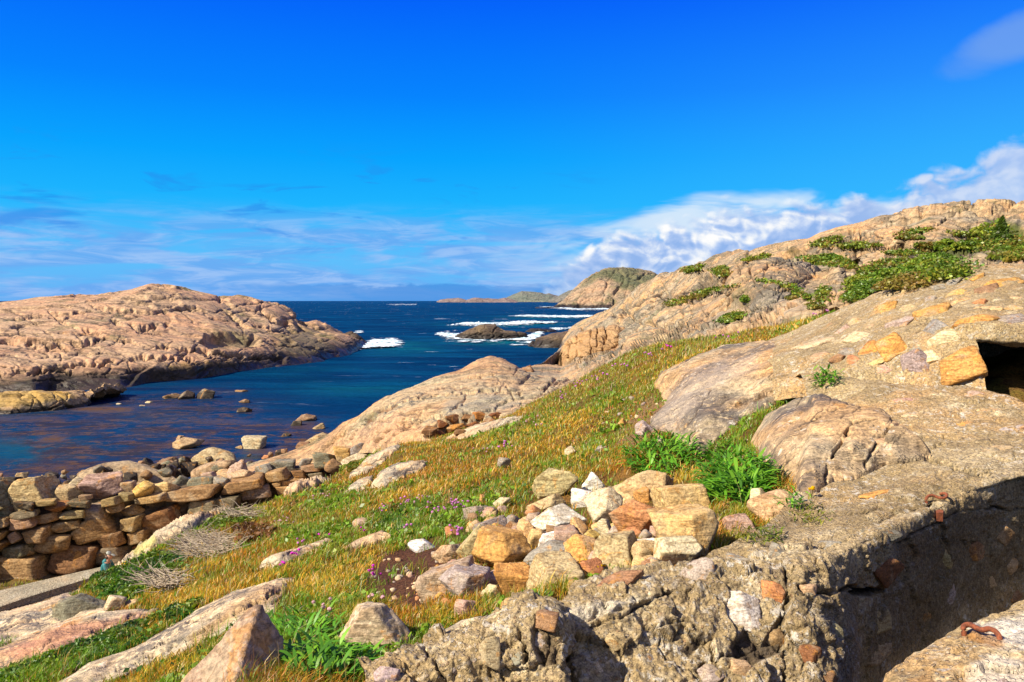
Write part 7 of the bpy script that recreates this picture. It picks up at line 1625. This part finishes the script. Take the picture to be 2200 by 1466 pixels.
ZONES = [(1260, 840, 150, 55, C_OL, .7), (1170, 960, 120, 50, C_GO, .6), (1330, 800, 160, 40, C_OL, .8), (1500, 745, 160, 25, C_OL, .8), (1700, 700, 90, 20, C_GO, .8), (690, 1075, 110, 40, C_GR, .7), (610, 1115, 90, 30, C_OL, .8), (760, 1030, 60, 25, C_OR, .7), (300, 1235, 120, 45, C_DG, .9), (470, 1105, 80, 22, C_YG, .8),
         (200, 1410, 240, 45, C_DG, .9), (440, 1335, 110, 28, C_DG, .75), (60, 1440, 120, 40, C_GR, .6), (700, 1255, 70, 50, C_GO, .9), (650, 1225, 60, 30, C_GR, .6), (700, 1200, 60, 30, C_YG, .7), (960, 1000, 170, 45, C_OR, .8), (560, 1200, 130, 35, C_OR, .7), (420, 1290, 100, 30, C_GO, .6), (300, 1300, 60, 15, C_OL, .6),
         (1320, 1100, 90, 60, C_GR, .6), (1150, 1060, 60, 40, C_DG, .6), (1050, 1060, 70, 40, C_GR, .6), (860, 1120, 70, 30, C_DG, .7), (930, 1140, 60, 20, C_GR, .7), (400, 1440, 140, 28, C_GO, .7), (980, 1330, 90, 25, C_GO, .9), (850, 1340, 50, 25, C_OR, .7), (1180, 1275, 40, 20, C_GO, .9), (1720, 1120, 50, 30, C_YG, .9), (1650, 1170, 40, 18, C_YG, .9), (1560, 1185, 50, 20, C_OL, .7),
         (1210, 1020, 90, 40, C_OL, .6), (1400, 910, 50, 40, C_OR, .6), (540, 1150, 35, 22, C_RB, .9), (1100, 930, 90, 25, C_GR, .5), (1300, 870, 60, 30, C_GR, .55), (1230, 900, 80, 30, C_GO, .6)]

def grass_xy(n, y0, y1, pxa=-160, pxb=2340):
    u = (gr.uniform(pxa, pxb, n) - CX) / F
    y = np.exp(gr.uniform(math.log(y0), math.log(y1), n))
    x = u * y; z = ground_z(x, y)
    P = np.stack([x, y, z], 1); px, py = proj(P)
    return P, px, py

def grass_keep(P, px, py, soft=5):
    keep = np.ones(len(P), bool); j = soft * fbm(P / 0.25, 2)
    for p in NOGRASS: keep &= polydist(px, py, p) + j < 1
    keep &= polydist(px, py, BUNKER_ZONE) + j < -2
    pz = polydist(px, py, PILE_ZONE); keep &= ~((pz > 4) & (gr.rand(len(P)) < 0.88))
    for d, k in ((DIRT, .97), (DIRT2, .8)):
        keep &= ~((polydist(px, py, d) + 2.5 * j > 0) & (gr.rand(len(P)) < k))
    low = P[:, 2] < 5.3
    strip = (P[:, 2] < 2.9) & (P[:, 1] > 23.9 + 0) & (P[:, 1] < Ywall(px) - 0.2) & (px < 240)
    far = (py > 1232) & strip & (fbm(P / 0.8, 3) > -0.1)
    keep &= (~low) | far
    keep &= P[:, 1] < 26
    return keep

def zone_col(P, px, py, n):
    a = 1.25 * fbm(P / 1.7, 4, 0.45); b = fbm(P / 0.5 + 40, 3)
    base = np.where((a > 0.12)[:, None], C_GR, np.where((a > -0.05)[:, None], C_OL, np.where((a > -0.25)[:, None], C_OR, C_GO)))
    base = np.where((b > 0.32)[:, None], C_RB, base)
    for (cx_, cy_, rx, ry, c, k) in ZONES:
        w = k * np.exp(-1.1 * (((px - cx_) / rx) ** 2 + ((py - cy_) / ry) ** 2) ** 1.5)
        pick = gr.rand(len(P)) < w
        base = np.where(pick[:, None], c, base)
    return base

def blades(P, base_col, hgt, wid, lean, name, label, cat, kind='stuff', mat='grass', per=1):
    n = len(P)
    an = gr.uniform(0, 2 * math.pi, n); la = gr.uniform(0, 2 * math.pi, n)
    ld = np.stack([np.cos(la), np.sin(la) * 0.8], 1) + np.array([0.35, 0.1]); ll = lean * gr.uniform(0.3, 1.2, n) * hgt
    sx = np.stack([np.cos(an), np.sin(an)], 1) * (wid / 2)[:, None]
    V = np.zeros((n, 5, 3))
    V[:, 0, :2] = P[:, :2] - sx; V[:, 1, :2] = P[:, :2] + sx; V[:, 0, 2] = V[:, 1, 2] = P[:, 2] - 0.015
    m = P[:, :2] + ld * (ll * 0.38)[:, None]
    V[:, 2, :2] = m - sx * 0.75; V[:, 3, :2] = m + sx * 0.75; V[:, 2, 2] = V[:, 3, 2] = P[:, 2] + hgt * 0.58
    V[:, 4, :2] = P[:, :2] + ld * ll[:, None]; V[:, 4, 2] = P[:, 2] + hgt * gr.uniform(0.8, 1.0, n)
    i = np.arange(n)[:, None] * 5
    q = i + np.array([[0, 1, 3, 2]]); t = i + np.array([[2, 3, 4]])
    c = np.zeros((n, 5, 4), np.float32); c[:, :, 3] = 1
    vb = gr.uniform(0.65, 1.35, n)[:, None]; cc = base_col * vb * (1 + gr.uniform(-.12, .12, (n, 3)))
    c[:, 0:2, :3] = cc[:, None] * 0.85; c[:, 2:4, :3] = cc[:, None]; c[:, 4, :3] = cc * 1.12
    o = mesh_obj(name, V.reshape(-1, 3), [q, t], M[mat], col=c.reshape(-1, 4), smooth=True)
    return tag(o, label, cat, kind=kind)

def build_grass():
    # tufts, then blades round each
    P, px, py = grass_xy(52000, 3.4, 26)
    k = grass_keep(P, px, py); P, px, py = P[k], px[k], py[k]
    tc_ = zone_col(P, px, py, len(P))
    th = gr.uniform(0.6, 1.35, len(P)) * np.where(gr.rand(len(P)) < 0.10, 1.7, 1.0) * (1 + 0.5 * fbm(P / 1.4 + 70, 3))
    per = 13
    I = np.repeat(np.arange(len(P)), per)
    Q = P[I].copy(); sp = 0.055 * np.clip(P[I, 1] / 8, 0.6, 1.8)
    Q[:, 0] += gr.normal(size=len(I)) * sp; Q[:, 1] += gr.normal(size=len(I)) * sp
    Q[:, 2] = ground_z(Q[:, 0], Q[:, 1])
    cc = tc_[I]
    mixr = gr.rand(len(I)); cc = np.where((mixr < 0.06)[:, None], C_ST, cc); cc = np.where(((mixr > 0.06) & (mixr < 0.13))[:, None], C_OR, cc); cc = np.where(((mixr > 0.80))[:, None], C_GR * 0.9, cc); cc = np.where(((mixr > 0.70) & (mixr < 0.80))[:, None], C_OL * 0.8, cc)
    dgr = (np.abs(tc_[I] - C_DG).sum(1) < 1e-6); cc = np.where((dgr & (mixr < 0.8))[:, None], C_DG * 1.1, cc)
    h = 0.068 * th[I] * gr.uniform(0.5, 1.3, len(I)); h = np.where(dgr, h * 0.75, h)
    w = 0.0065 * np.clip(Q[:, 1] / 7, 0.7, 2.2) * gr.uniform(0.7, 1.4, len(I))
    blades(Q, cc, h, w, 0.75, 'grass', 'orange and green heath grass covering the slope', 'grass')
    # taller pale stalks, mostly along the ridge
    P, px, py = grass_xy(9000, 4, 24); k = grass_keep(P, px, py); P, px, py = P[k], px[k], py[k]
    rid = np.exp(-((py - np.interp(px, [1100, 1220, 1300, 1400, 1500, 1700, 1800], [925, 835, 790, 755, 742, 705, 683])) / 40) ** 2) * (px > 1050)
    k = gr.rand(len(P)) < 0.16 + 0.8 * rid; P = P[k]
    blades(P, np.where((gr.rand(len(P)) < .6)[:, None], C_ST * 0.8, C_RB * 1.1), gr.uniform(0.16, 0.34, len(P)), 0.0045 * np.clip(P[:, 1] / 8, 0.8, 2.2), 0.5, 'tall_grass', 'tall pale seeding grass stalks along the turf ridge', 'grass')
    # creeping herb leaves in the green parts
    P, px, py = grass_xy(60000, 3.6, 22); k = grass_keep(P, px, py); P, px, py = P[k], px[k], py[k]
    a = fbm(P / 0.8 + 5, 4); zc = zone_col(P, px, py, 0)
    green = (zc[:, 1] > zc[:, 0]) & ((a > -0.1) | (gr.rand(len(P)) < 0.3)); P = P[green]; zc = zc[green]
    n = len(P); s = 0.016 * np.clip(P[:, 1] / 8, 0.8, 1.9) * gr.uniform(0.7, 1.5, n)
    leaf_cloud(P + np.stack([0 * s, 0 * s, gr.uniform(0.0, 0.07, n)], 1), s, zc * 0.9, 'ground_cover', None, 'low green creeping herbs in the turf', 'ground cover', 'stuff')

def leaf_cloud(P, s, cols, name, parent, label=None, cat=None, kind=None, group=None, flat=0.6, loc=None, elong=1.7):
    n = len(P)
    a = gr.normal(size=(n, 3)); a[:, 2] *= flat; a /= np.linalg.norm(a, axis=1)[:, None]
    b = np.cross(a, gr.normal(size=(n, 3))); b /= np.linalg.norm(b, axis=1)[:, None]
    s = np.broadcast_to(s, (n,))[:, None]
    V = np.stack([P - a * s * elong, P + b * s, P + a * s * elong, P - b * s], 1)
    c = np.zeros((n, 4, 4), np.float32); c[:, :, 3] = 1
    c[:, :, :3] = (cols * gr.uniform(0.6, 1.45, n)[:, None] * (1 + gr.uniform(-.1, .1, (n, 3))))[:, None]
    o = mesh_obj(name, V.reshape(-1, 3), np.arange(n * 4).reshape(n, 4), M['leaf'], col=c.reshape(-1, 4), parent=parent, smooth=False, loc=loc)
    return tag(o, label, cat, group, kind) if label or kind else o
build_grass()

# ---- leafy clumps: long narrow leaves arching from many stems
def leafy(center, rx, ry, n, L, label, height=0.22, cols=((0.085, 0.24, 0.012), (0.15, 0.32, 0.018), (0.05, 0.14, 0.010)), wid=0.17, cat='plant', group='leafy plants among the stones', Y=None, onto=False):
    cx_, cy_ = center
    th = gr.uniform(0, 2 * math.pi, n); r = np.sqrt(gr.rand(n)); X = cx_ + rx * r * np.cos(th); Yp_ = cy_ + ry * r * np.sin(th)
    if onto:
        base = []
        for a, b in zip(X[:60], Yp_[:60]):
            h = surf_hit(a, b); base.append(h[0])
        base = np.array(base)[gr.randint(0, 60, n)] + gr.normal(size=(n, 3)) * 0.03
    else: base = ground_hit(X, Yp_)
    c0 = base.mean(0)
    dirs = np.stack([np.cos(th), np.sin(th)], 1)
    L_ = L * gr.uniform(0.6, 1.25, n); lift = gr.uniform(0.15, 1.1, n)
    up0 = height * gr.rand(n) ** 1.3 * (1 - 0.55 * r)
    az = th + gr.normal(size=n) * 0.9; dv = np.stack([np.cos(az), np.sin(az)], 1)
    sd_ = np.stack([-dv[:, 1], dv[:, 0]], 1)
    seg = np.linspace(0, 1, 5); V = np.zeros((n, 5, 2, 3)); wp = np.array([0.25, 0.85, 1.0, 0.7, 0.05]) * wid / 2
    for k, t in enumerate(seg):
        hor = L_ * (t * np.cos(lift * 0.9) + 0.12 * t * t); ver = L_ * (np.sin(lift) * t - 0.55 * t * t * gr.uniform(0.6, 1.2, n) * np.cos(lift))
        ctr = base[:, :2] + dv * hor[:, None]; z = base[:, 2] + up0 + ver
        for j, sg in enumerate((-1, 1)):
            V[:, k, j, :2] = ctr + sg * sd_ * (wp[k] * L_)[:, None]; V[:, k, j, 2] = z + 0.15 * wp[k] * L_ * 0
    i = (np.arange(n) * 10)[:, None]
    fc = np.concatenate([i + np.array([[2 * k, 2 * k + 1, 2 * k + 3, 2 * k + 2]]) for k in range(4)])
    cs = np.array(cols)[gr.choice(len(cols), n, p=[.5, .3, .2])] * gr.uniform(0.7, 1.3, n)[:, None]
    c = np.zeros((n, 10, 4), np.float32); c[:, :, 3] = 1; c[:, :, :3] = cs[:, None]
    root = empty('leafy_plant', c0)
    mesh_obj('leaves', V.reshape(-1, 3), fc, M['leaf'], parent=root, col=c.reshape(-1, 4), loc=c0)
    return tag(root, label, cat, group)
leafy((1420, 990), 78, 40, 620, 0.17, 'broad green leafy plant left of the bushier one below the smooth outcrop', 0.34)
leafy((1580, 1055), 70, 40, 800, 0.17, 'dense bright green leafy plant spilling over stones at the gneiss boss', 0.42)
leafy((1545, 985), 45, 25, 200, 0.12, 'small leafy plant growing between the two big leafy plants and the outcrop', 0.2)
leafy((655, 1360), 95, 35, 420, 0.11, 'low dark green leafy patch right of the tall pinkish pointed boulder', 0.12)
leafy((705, 1440), 95, 38, 460, 0.13, 'lush leafy plant at the bottom edge left of the rubble lump', 0.18)
leafy((1775, 820), 30, 16, 200, 0.11, 'small bright green plant growing in a crack of the bunker', 0.12, onto=True)
leafy((1690, 1085), 28, 14, 90, 0.09, 'small green tuft of leaves above the rounded tan boulder', 0.08, onto=True)
leafy((1740, 1110), 36, 22, 160, 0.06, 'yellow green herb patch on the concrete with a yellow flower', 0.06, cols=((0.15, 0.17, 0.012), (0.22, 0.19, 0.02), (0.08, 0.12, 0.01)), onto=True)
leafy((1640, 1160), 40, 14, 150, 0.07, 'small green herb on the wall top beside dry stalks', 0.06, cols=((0.12, 0.16, 0.012), (0.2, 0.19, 0.02), (0.07, 0.11, 0.01)), onto=True)
leafy((860, 1135), 50, 16, 260, 0.05, 'dark green herb carpet below the pink thrift band', 0.08, cols=((0.05, 0.09, 0.02), (0.08, 0.12, 0.03), (0.03, 0.05, 0.012)))
leafy((1060, 1045), 45, 25, 260, 0.06, 'dark green herb clump in the middle of the slope', 0.1, cols=((0.05, 0.09, 0.025), (0.07, 0.11, 0.03), (0.03, 0.05, 0.012)))
leafy((960, 1140), 30, 14, 120, 0.05, 'dark herb clump beside the small reddish stone', 0.07, cols=((0.05, 0.09, 0.02), (0.08, 0.12, 0.03), (0.03, 0.05, 0.012)))
leafy((1310, 845), 35, 18, 120, 0.10, 'green weed growing on the turf ridge above the eroded slope', 0.12)
leafy((1230, 1105), 12, 7, 50, 0.04, 'tiny green weed between stones at the top of the heap', 0.05)

# ---- low mats of juniper and crowberry
def bush(name, center, rx, ry, n, s, hgt, cols, label, cat='shrub', group=None, stem=True, cone=False, ground=True, slope=0.0):
    cx_, cy_ = center
    m = 40; th = gr.uniform(0, 2 * math.pi, m); r = np.sqrt(gr.rand(m))
    X_, Y_ = cx_ + rx * r * np.cos(th) - 0 * r, cy_ + ry * r * np.sin(th) + slope * rx * r * np.cos(th)
    if ground:
        ok = np.ones(m, bool)
        for q in NOGRASS: ok &= polydist(X_, Y_, q) < -1
        if ok.sum() < 4: ok[:] = True
        pts = ground_hit(X_[ok], Y_[ok])
    else: pts = hill_hit(X_, Y_)
    med = np.sort(pts[:, 1])[len(pts) // 2]; pts = pts[np.abs(pts[:, 1] - med) < 0.22 * med + 0.5]
    c0 = pts.mean(0); c0[2] = pts[:, 2].min()
    k = gr.randint(0, len(pts), n)
    # every mat is made of many small domes
    d = gr.normal(size=(n, 3)); d /= np.linalg.norm(d, axis=1)[:, None]; d[:, 2] = np.abs(d[:, 2])
    rad = hgt * gr.uniform(0.5, 1.2, len(pts))[k]
    if cone:
        t = gr.rand(n) ** 0.8
        d[:, :2] *= (1 - t)[:, None] * 1.0; wob = 1 + 0.5 * np.sin(t * 19 + 5 * np.arctan2(d[:, 1], d[:, 0])); P = np.stack([c0[0] + d[:, 0] * cone * 0.55 * wob + 0.25 * t, c0[1] + d[:, 1] * cone * 0.55 * wob, c0[2] + t * cone * 1.5 + 0.16 * gr.normal(size=n)], 1)
    else:
        P = pts[k] + d * (rad * gr.uniform(0.55, 1.0, n) ** 0.5)[:, None] * np.array([1.3, 1.3, 0.8])
    cc = np.array(cols)[gr.randint(0, len(cols), len(pts))][k]
    root = empty(name, c0)
    leaf_cloud(P, s * gr.uniform(0.7, 1.4, n), cc, 'foliage', root, loc=c0)
    if cone: rod('trunk', [c0 + [0, 0, -0.2], c0 + [0.05, 0, cone * 0.8], c0 + [0.2, 0, cone * 1.4]], 0.05, root, c0, 'twig')
    return tag(root, label, cat, group)
DGc = [(0.06, 0.14, 0.011), (0.085, 0.17, 0.013), (0.04, 0.09, 0.010), (0.12, 0.18, 0.015)]
YGc = [(0.16, 0.19, 0.015), (0.10, 0.15, 0.012), (0.20, 0.16, 0.02)]
GL = 'low shrub mats on the slope'
bush('low_shrub', (250, 1252), 84, 34, 9000, 0.022, 0.13, DGc, 'dark green crowberry mat on the bank above the seated person', 'shrub', GL)
bush('low_shrub', (350, 1218), 56, 26, 4500, 0.024, 0.12, DGc + YGc[1:2], 'green crowberry mat left of the dead grey twigs', 'shrub', GL)
bush('low_shrub', (485, 1118), 58, 14, 4200, 0.026, 0.13, YGc, 'yellow green shrub mat behind the rim of rock', 'shrub', GL)
bush('low_shrub', (545, 1148), 30, 18, 1600, 0.022, 0.14, [(0.17, 0.075, 0.02), (0.12, 0.06, 0.02)], 'round rust brown heather tuft beside the dead twigs', 'shrub', GL)
bush('low_shrub', (755, 1003), 30, 10, 1200, 0.028, 0.12, YGc, 'small yellow green mat at the end of the stone wall', 'shrub', GL)
bush('low_shrub', (85, 1432), 95, 16, 5200, 0.017, 0.07, DGc, 'dark green mat along the lower left edge below the pinkish rib', 'shrub', GL, slope=-0.38)
bush('low_shrub', (235, 1378), 80, 13, 4200, 0.018, 0.07, DGc, 'dark green mat between the pinkish rib and the long slab', 'shrub', GL, slope=-0.42)
bush('low_shrub', (372, 1322), 55, 10, 2600, 0.018, 0.07, DGc + YGc[:1], 'green mat at the upper end of the strip beside the long slab', 'shrub', GL, slope=-0.4)
HG = [(0.12, 0.20, 0.016), (0.17, 0.235, 0.018), (0.08, 0.14, 0.012), (0.22, 0.24, 0.022)]
HB = [(0.22, 0.15, 0.03), (0.19, 0.165, 0.025), (0.12, 0.15, 0.018)]
GH = 'bushes on the rocky hill'
for (c, rx, ry, n, hg, cols, lab) in [
    ((1850, 612), 20, 14, 900, .55, HG, 'bush at the left end of the bushy hollow'), ((1890, 625), 26, 10, 1200, .5, HG, 'low spreading bush in the middle of the hollow behind the bunker'), ((1915, 600), 24, 14, 1200, .7, HG, 'tallest round bush of the bushy hollow'), ((1962, 585), 28, 14, 1300, .6, HG, 'dark bush in the upper middle of the hollow'),
    ((2005, 570), 26, 14, 1300, .8, HG, 'dense bush at the upper right end of the hollow'), ((1945, 618), 34, 8, 1200, .35, HB, 'brownish heather at the foot of the hollow'), ((2035, 592), 26, 12, 900, .45, HB + HG, 'mixed heather bush above the bunker ridge'), ((1850, 640), 26, 7, 800, .4, HG, 'bright low bush right behind the concrete'),
    ((2120, 508), 24, 18, 1300, .9, HG, 'bush below the summit rock left of the fir'), ((2085, 530), 22, 8, 900, .6, HG, 'broad bush on the slope under the summit'), ((2035, 530), 26, 9, 900, .5, HG, 'low bush under the whale backed ridge rock'), ((1990, 530), 22, 6, 700, .45, HB, 'heather streak under the whale backed ridge rock'),
    ((2165, 535), 30, 10, 1000, .6, HB + HG, 'heather bush at the right edge of the hill'), ((1780, 556), 28, 6, 900, .4, HG, 'flat green shrub right of the huge boss'), ((1815, 568), 20, 5, 600, .35, HB, 'brown heather mat by the rounded knob'), 
     ((1775, 520), 18, 6, 600, .4, HB, 'heather on the skyline left of the ridge'), ((1955, 512), 26, 4, 600, .35, HB, 'dark heather line under the grey shelf'), ((1555, 585), 16, 5, 500, .3, HG, 'green tuft on top of the cracked cliff'), ((1490, 578), 18, 4, 500, .35, HB, 'dark heather on the left skyline of the hill'),
    ((1572, 683), 20, 6, 700, .22, HG, 'green patch on the tilted slab'), ((1600, 645), 6, 7, 250, .25, HG, 'small bush in the joint left of the pale slab dome'), ((2170, 555), 40, 7, 900, .3, YGc + HB, 'yellowish turf bush at the right edge above the bunker'), ((1700, 642), 8, 3, 150, .2, HB, 'small heather tuft at the foot of the huge boss'), ((1750, 660), 16, 5, 350, .25, HB, 'brown heather at the right foot of the pale slab dome')]:
    dist = surf_hit(c[0], c[1], False)[2]
    bush('hill_bush', c, rx, ry, n * 3, 0.0011 * dist, hg * 0.7, cols, lab, 'bush', GH, ground=False)
bush('fir_tree', (2146, 520), 6, 4, 3600, 0.10, 0.5, [(0.085, 0.13, 0.014), (0.06, 0.10, 0.012)], 'small fir tree standing below the summit of the hill', 'tree', None, cone=1.25, ground=False)

# ---- dead grey brushwood
def brush(center, rx, ry, n, L, label):
    cx_, cy_ = center
    th = gr.uniform(0, 2 * math.pi, n); r = np.sqrt(gr.rand(n)); base = ground_hit(cx_ + rx * r * np.cos(th), cy_ + ry * r * np.sin(th))
    Vs = []; Fs = []; off = 0
    az = gr.uniform(-0.7, 0.9, n)
    for k in range(n):
        p = base[k] + np.array([0, 0, gr.uniform(0.0, 0.12)]); d = np.array([math.cos(az[k]), math.sin(az[k]) * 0.5, gr.uniform(-0.05, 0.30)]) * gr.choice([-1, 1])
        d[2] = abs(d[2]); l = L * gr.uniform(0.4, 1.2); pts = [p]
        for s in range(4):
            d = d + gr.normal(size=3) * 0.22; pts.append(pts[-1] + d / np.linalg.norm(d) * l / 4)
        pts = np.array(pts); w = 0.008 * gr.uniform(0.7, 1.4)
        for s in range(5):
            a = w * (1 - 0.17 * s)
            for t in range(3): Vs.append(pts[s] + a * np.array([math.cos(t * 2.1) * 0.5, math.cos(t * 2.1), math.sin(t * 2.1)]))
        for s in range(4):
            for t in range(3): Fs.append((off + s * 3 + t, off + s * 3 + (t + 1) % 3, off + s * 3 + 3 + (t + 1) % 3, off + s * 3 + 3 + t))
        off += 15
    c = base.mean(0)
    o = mesh_obj('dead_brush', np.array(Vs), np.array(Fs), M['twig'], loc=c)
    tag(o, label, 'dead brush', 'dead grey brushwood')
brush((448, 1178), 64, 27, 420, 0.45, 'large heap of dead grey twigs below the yellow green mat')
brush((345, 1258), 45, 20, 220, 0.35, 'smaller dead grey twigs above the cream pointed stone')
brush((520, 1112), 32, 10, 150, 0.42, 'few dead twigs at the end of the yellow green mat')

# ---- sea thrift and yellow flowers
def flower(center, n, spread, colr, name, label, cat, group, r=0.014, h=0.12, onto=False):
    cx_, cy_ = center
    X = cx_ + gr.normal(size=n) * spread; Yp_ = cy_ + gr.normal(size=n) * spread * 0.45
    B = ground_hit(X, Yp_) if not onto else np.array([surf_hit(a, b)[0] for a, b in zip(X, Yp_)])
    md = np.sort(B[:, 1])[n // 2]; k = np.abs(B[:, 1] - md) < 0.15 * md; B = B[k]; n = len(B)
    c0 = B.mean(0); root = empty(name, c0); tag(root, label, cat, group)
    hs = h * gr.uniform(0.6, 1.2, n); T = B + np.stack([gr.normal(size=n) * 0.02, gr.normal(size=n) * 0.02, hs], 1)
    w = np.array([0.0022, 0, 0]) * max(1, c0[1] / 8)
    D, Fc = ico(2)
    for q in range(n):
        rr_ = r * gr.uniform(0.75, 1.2) * max(1.0, c0[1] / 11)
        Vh = D * np.array([1, 1, 0.8]) * rr_ * (1 + 0.25 * gr.normal(size=(len(D), 1)) * 0.6) + T[q]
        col = np.zeros((len(Vh), 4), np.float32); col[:, 3] = 1; col[:, :3] = np.array(colr) * gr.uniform(0.75, 1.25) * (1 + gr.uniform(-.2, .2, (len(Vh), 1)))
        hd = mesh_obj('flower_head', Vh, Fc, M['petal'], parent=root, col=col, loc=T[q], smooth=False)
        sk = np.stack([B[q] - w, B[q] + w, T[q] + w, T[q] - w]); sc_ = np.zeros((4, 4), np.float32); sc_[:] = (0.14, 0.13, 0.03, 1)
        so_ = mesh_obj('stalk', sk, np.array([(0, 1, 2, 3)]), M['leaf'], col=sc_, loc=T[q]); so_.parent = hd; so_.location = (0, 0, 0)
PK = (0.50, 0.17, 0.42); PP = (0.48, 0.28, 0.30); MG = (0.55, 0.05, 0.42)
THR = [((980, 1098), 16, 10, PK, 'densest pink thrift cluster beside the grey flat stone'), ((940, 1108), 10, 14, PK, 'pink thrift left of the densest cluster'), ((905, 1090), 10, 16, PP, 'fading pink thrift band above the dark herb carpet'), ((870, 1090), 7, 9, PK, 'pink thrift in the middle of the fading band'), ((820, 1108), 5, 4, PK, 'pink thrift at the left end of the flower band'),
       ((985, 1165), 9, 9, PK, 'pink thrift below the small reddish stone'), ((872, 1146), 4, 5, PK, 'few pink thrift heads above the white flat stone'), ((632, 1210), 5, 7, MG, 'magenta thrift on the thin split slab'), ((612, 1233), 4, 5, MG, 'magenta thrift just below the thin split slab'), ((648, 1181), 4, 7, PK, 'pink thrift at the upper edge of the thin split slab'),
       ((806, 1254), 6, 6, MG, 'magenta thrift at the left edge of the bare dirt'), ((785, 1152), 2, 8, MG, 'two magenta heads above the flat grey slab'), ((1078, 968), 6, 9, PK, 'pink thrift near the pointed grey stone'), ((1090, 955), 4, 7, PK, 'pink thrift behind the pointed grey stone'), ((1040, 975), 5, 14, PP, 'scattered pale thrift in the orange turf'), ((1205, 862), 5, 8, PK, 'pink thrift low on the turf ridge'),
       ((1250, 832), 7, 9, PK, 'pink thrift on the crest of the turf ridge'), ((1290, 815), 8, 10, PK, 'pink thrift further along the turf ridge'), ((1330, 795), 6, 9, PK, 'pink thrift on the ridge above the green weed'), ((1400, 768), 6, 10, PK, 'pink thrift where the ridge meets the smooth outcrop'), ((1440, 752), 4, 6, MG, 'bright thrift at the top of the turf ridge'), ((1568, 729), 5, 12, PK, 'pink thrift below the tilted slab'), ((1765, 684), 12, 12, PK, 'pink thrift tuft by the left end of the bunker'),
       ((690, 1318), 3, 8, PP, 'pale thrift above the low leafy patch'), ((705, 1345), 3, 7, PP, 'pale thrift in the low leafy patch'), ((690, 1075), 7, 10, PP, 'pale thrift below the end of the wall'), ((612, 1130), 8, 12, PP, 'dried thrift heads right of the brown heather tuft'), ((700, 1165), 2, 6, MG, 'magenta heads at the tip of the thin split slab'), ((1150, 920), 6, 16, PP, 'scattered thrift on the slope above the pale ledge'), ((900, 935), 5, 8, PK, 'pink thrift at the left foot of the broken hollow'), ((800, 1308), 3, 6, PP, 'pale thrift left of the big cream boulder')]
for c, n, s, colr, lab in THR: flower(c, n, s, colr, 'thrift', lab, 'flower', 'pink sea thrift')
YL = (0.62, 0.36, 0.01)
for c, n, s, lab, on in [((278, 1216), 4, 8, 'yellow flowers in the dark crowberry mat', 0), ((1256, 998), 2, 3, 'yellow flower above the standing white slab', 0), ((1284, 1236), 6, 7, 'yellow flower before the red orange stone', 0), ((832, 1108), 1, 1, 'single yellow flower in the thrift band', 0), ((1555, 893), 3, 3, 'yellow flower at the foot of the smooth outcrop', 0), ((1742, 1072), 3, 4, 'yellow flower on the concrete above the herb patch', 1)]:
    flower(c, n, s, YL, 'yellow_flower', lab, 'flower', 'yellow flowers', r=0.013, h=0.08, onto=bool(on))

# ---- heather and turf in the joints of the hill
def hill_heather():
    polys = [[(1712, 556), (1770, 550), (1840, 568), (1830, 580), (1760, 570)], [(1745, 528), (1800, 506), (1812, 516), (1770, 534)], [(1790, 532), (1850, 522), (1900, 528), (1850, 536)], [(1900, 545), (1960, 538), (1990, 545), (1930, 552)], [(2060, 525), (2110, 500), (2145, 475), (2170, 500), (2220, 545), (2120, 548)],
             [(1815, 625), (1850, 588), (1960, 568), (2000, 555), (2070, 580), (2050, 615), (1950, 652), (1820, 652)], [(1465, 584), (1505, 570), (1515, 578), (1480, 588)], [(1530, 582), (1560, 573), (1574, 592), (1558, 596)], [(1545, 694), (1580, 673), (1600, 672), (1575, 694)], [(1836, 588), (1900, 560), (1990, 556), (1990, 566), (1900, 574), (1846, 600)],
             [(1930, 503), (1985, 492), (2000, 497), (1940, 508)], [(2040, 500), (2090, 505), (2110, 512), (2050, 508)], [(1600, 560), (1640, 548), (1660, 550), (1620, 562)], [(1660, 735), (1750, 700), (1790, 680), (1800, 690), (1740, 715)], [(1758, 640), (1770, 612), (1776, 640), (1768, 655)], [(1625, 600), (1700, 612), (1760, 655), (1700, 625), (1640, 606)], [(1430, 655), (1520, 622), (1600, 612), (1520, 634), (1440, 662)]]
    pts = []; cs = []; ss = []
    for q, poly in enumerate(polys):
        p = np.array(poly, float); n = int(min(420, 60 + 0.05 * (np.ptp(p[:, 0]) * np.ptp(p[:, 1]))))
        k = 0
        while k < n:
            x, y = gr.uniform(p[:, 0].min(), p[:, 0].max()), gr.uniform(p[:, 1].min(), p[:, 1].max()); k += 1
            if float(polydist(np.array([x]), np.array([y]), poly)[0]) < 0: continue
            h = surf_hit(x, y, False)
            if h is None or h[2] < 15: continue
            m = 22; s = 0.0011 * h[2]
            d = gr.normal(size=(m, 3)) * np.array([3.5, 3.5, 1.3]) * s; d[:, 2] = np.abs(d[:, 2])
            pts.append(h[0] + d); ss.append(np.full(m, s)); c = (HB + HG)[gr.randint(0, 7)]; cs.append(np.tile(np.array(c), (m, 1)))
    leaf_cloud(np.concatenate(pts), np.concatenate(ss), np.concatenate(cs), 'heather', None, 'brown and green heather growing in the hollows and joints of the hill', 'heather', 'stuff')
hill_heather()
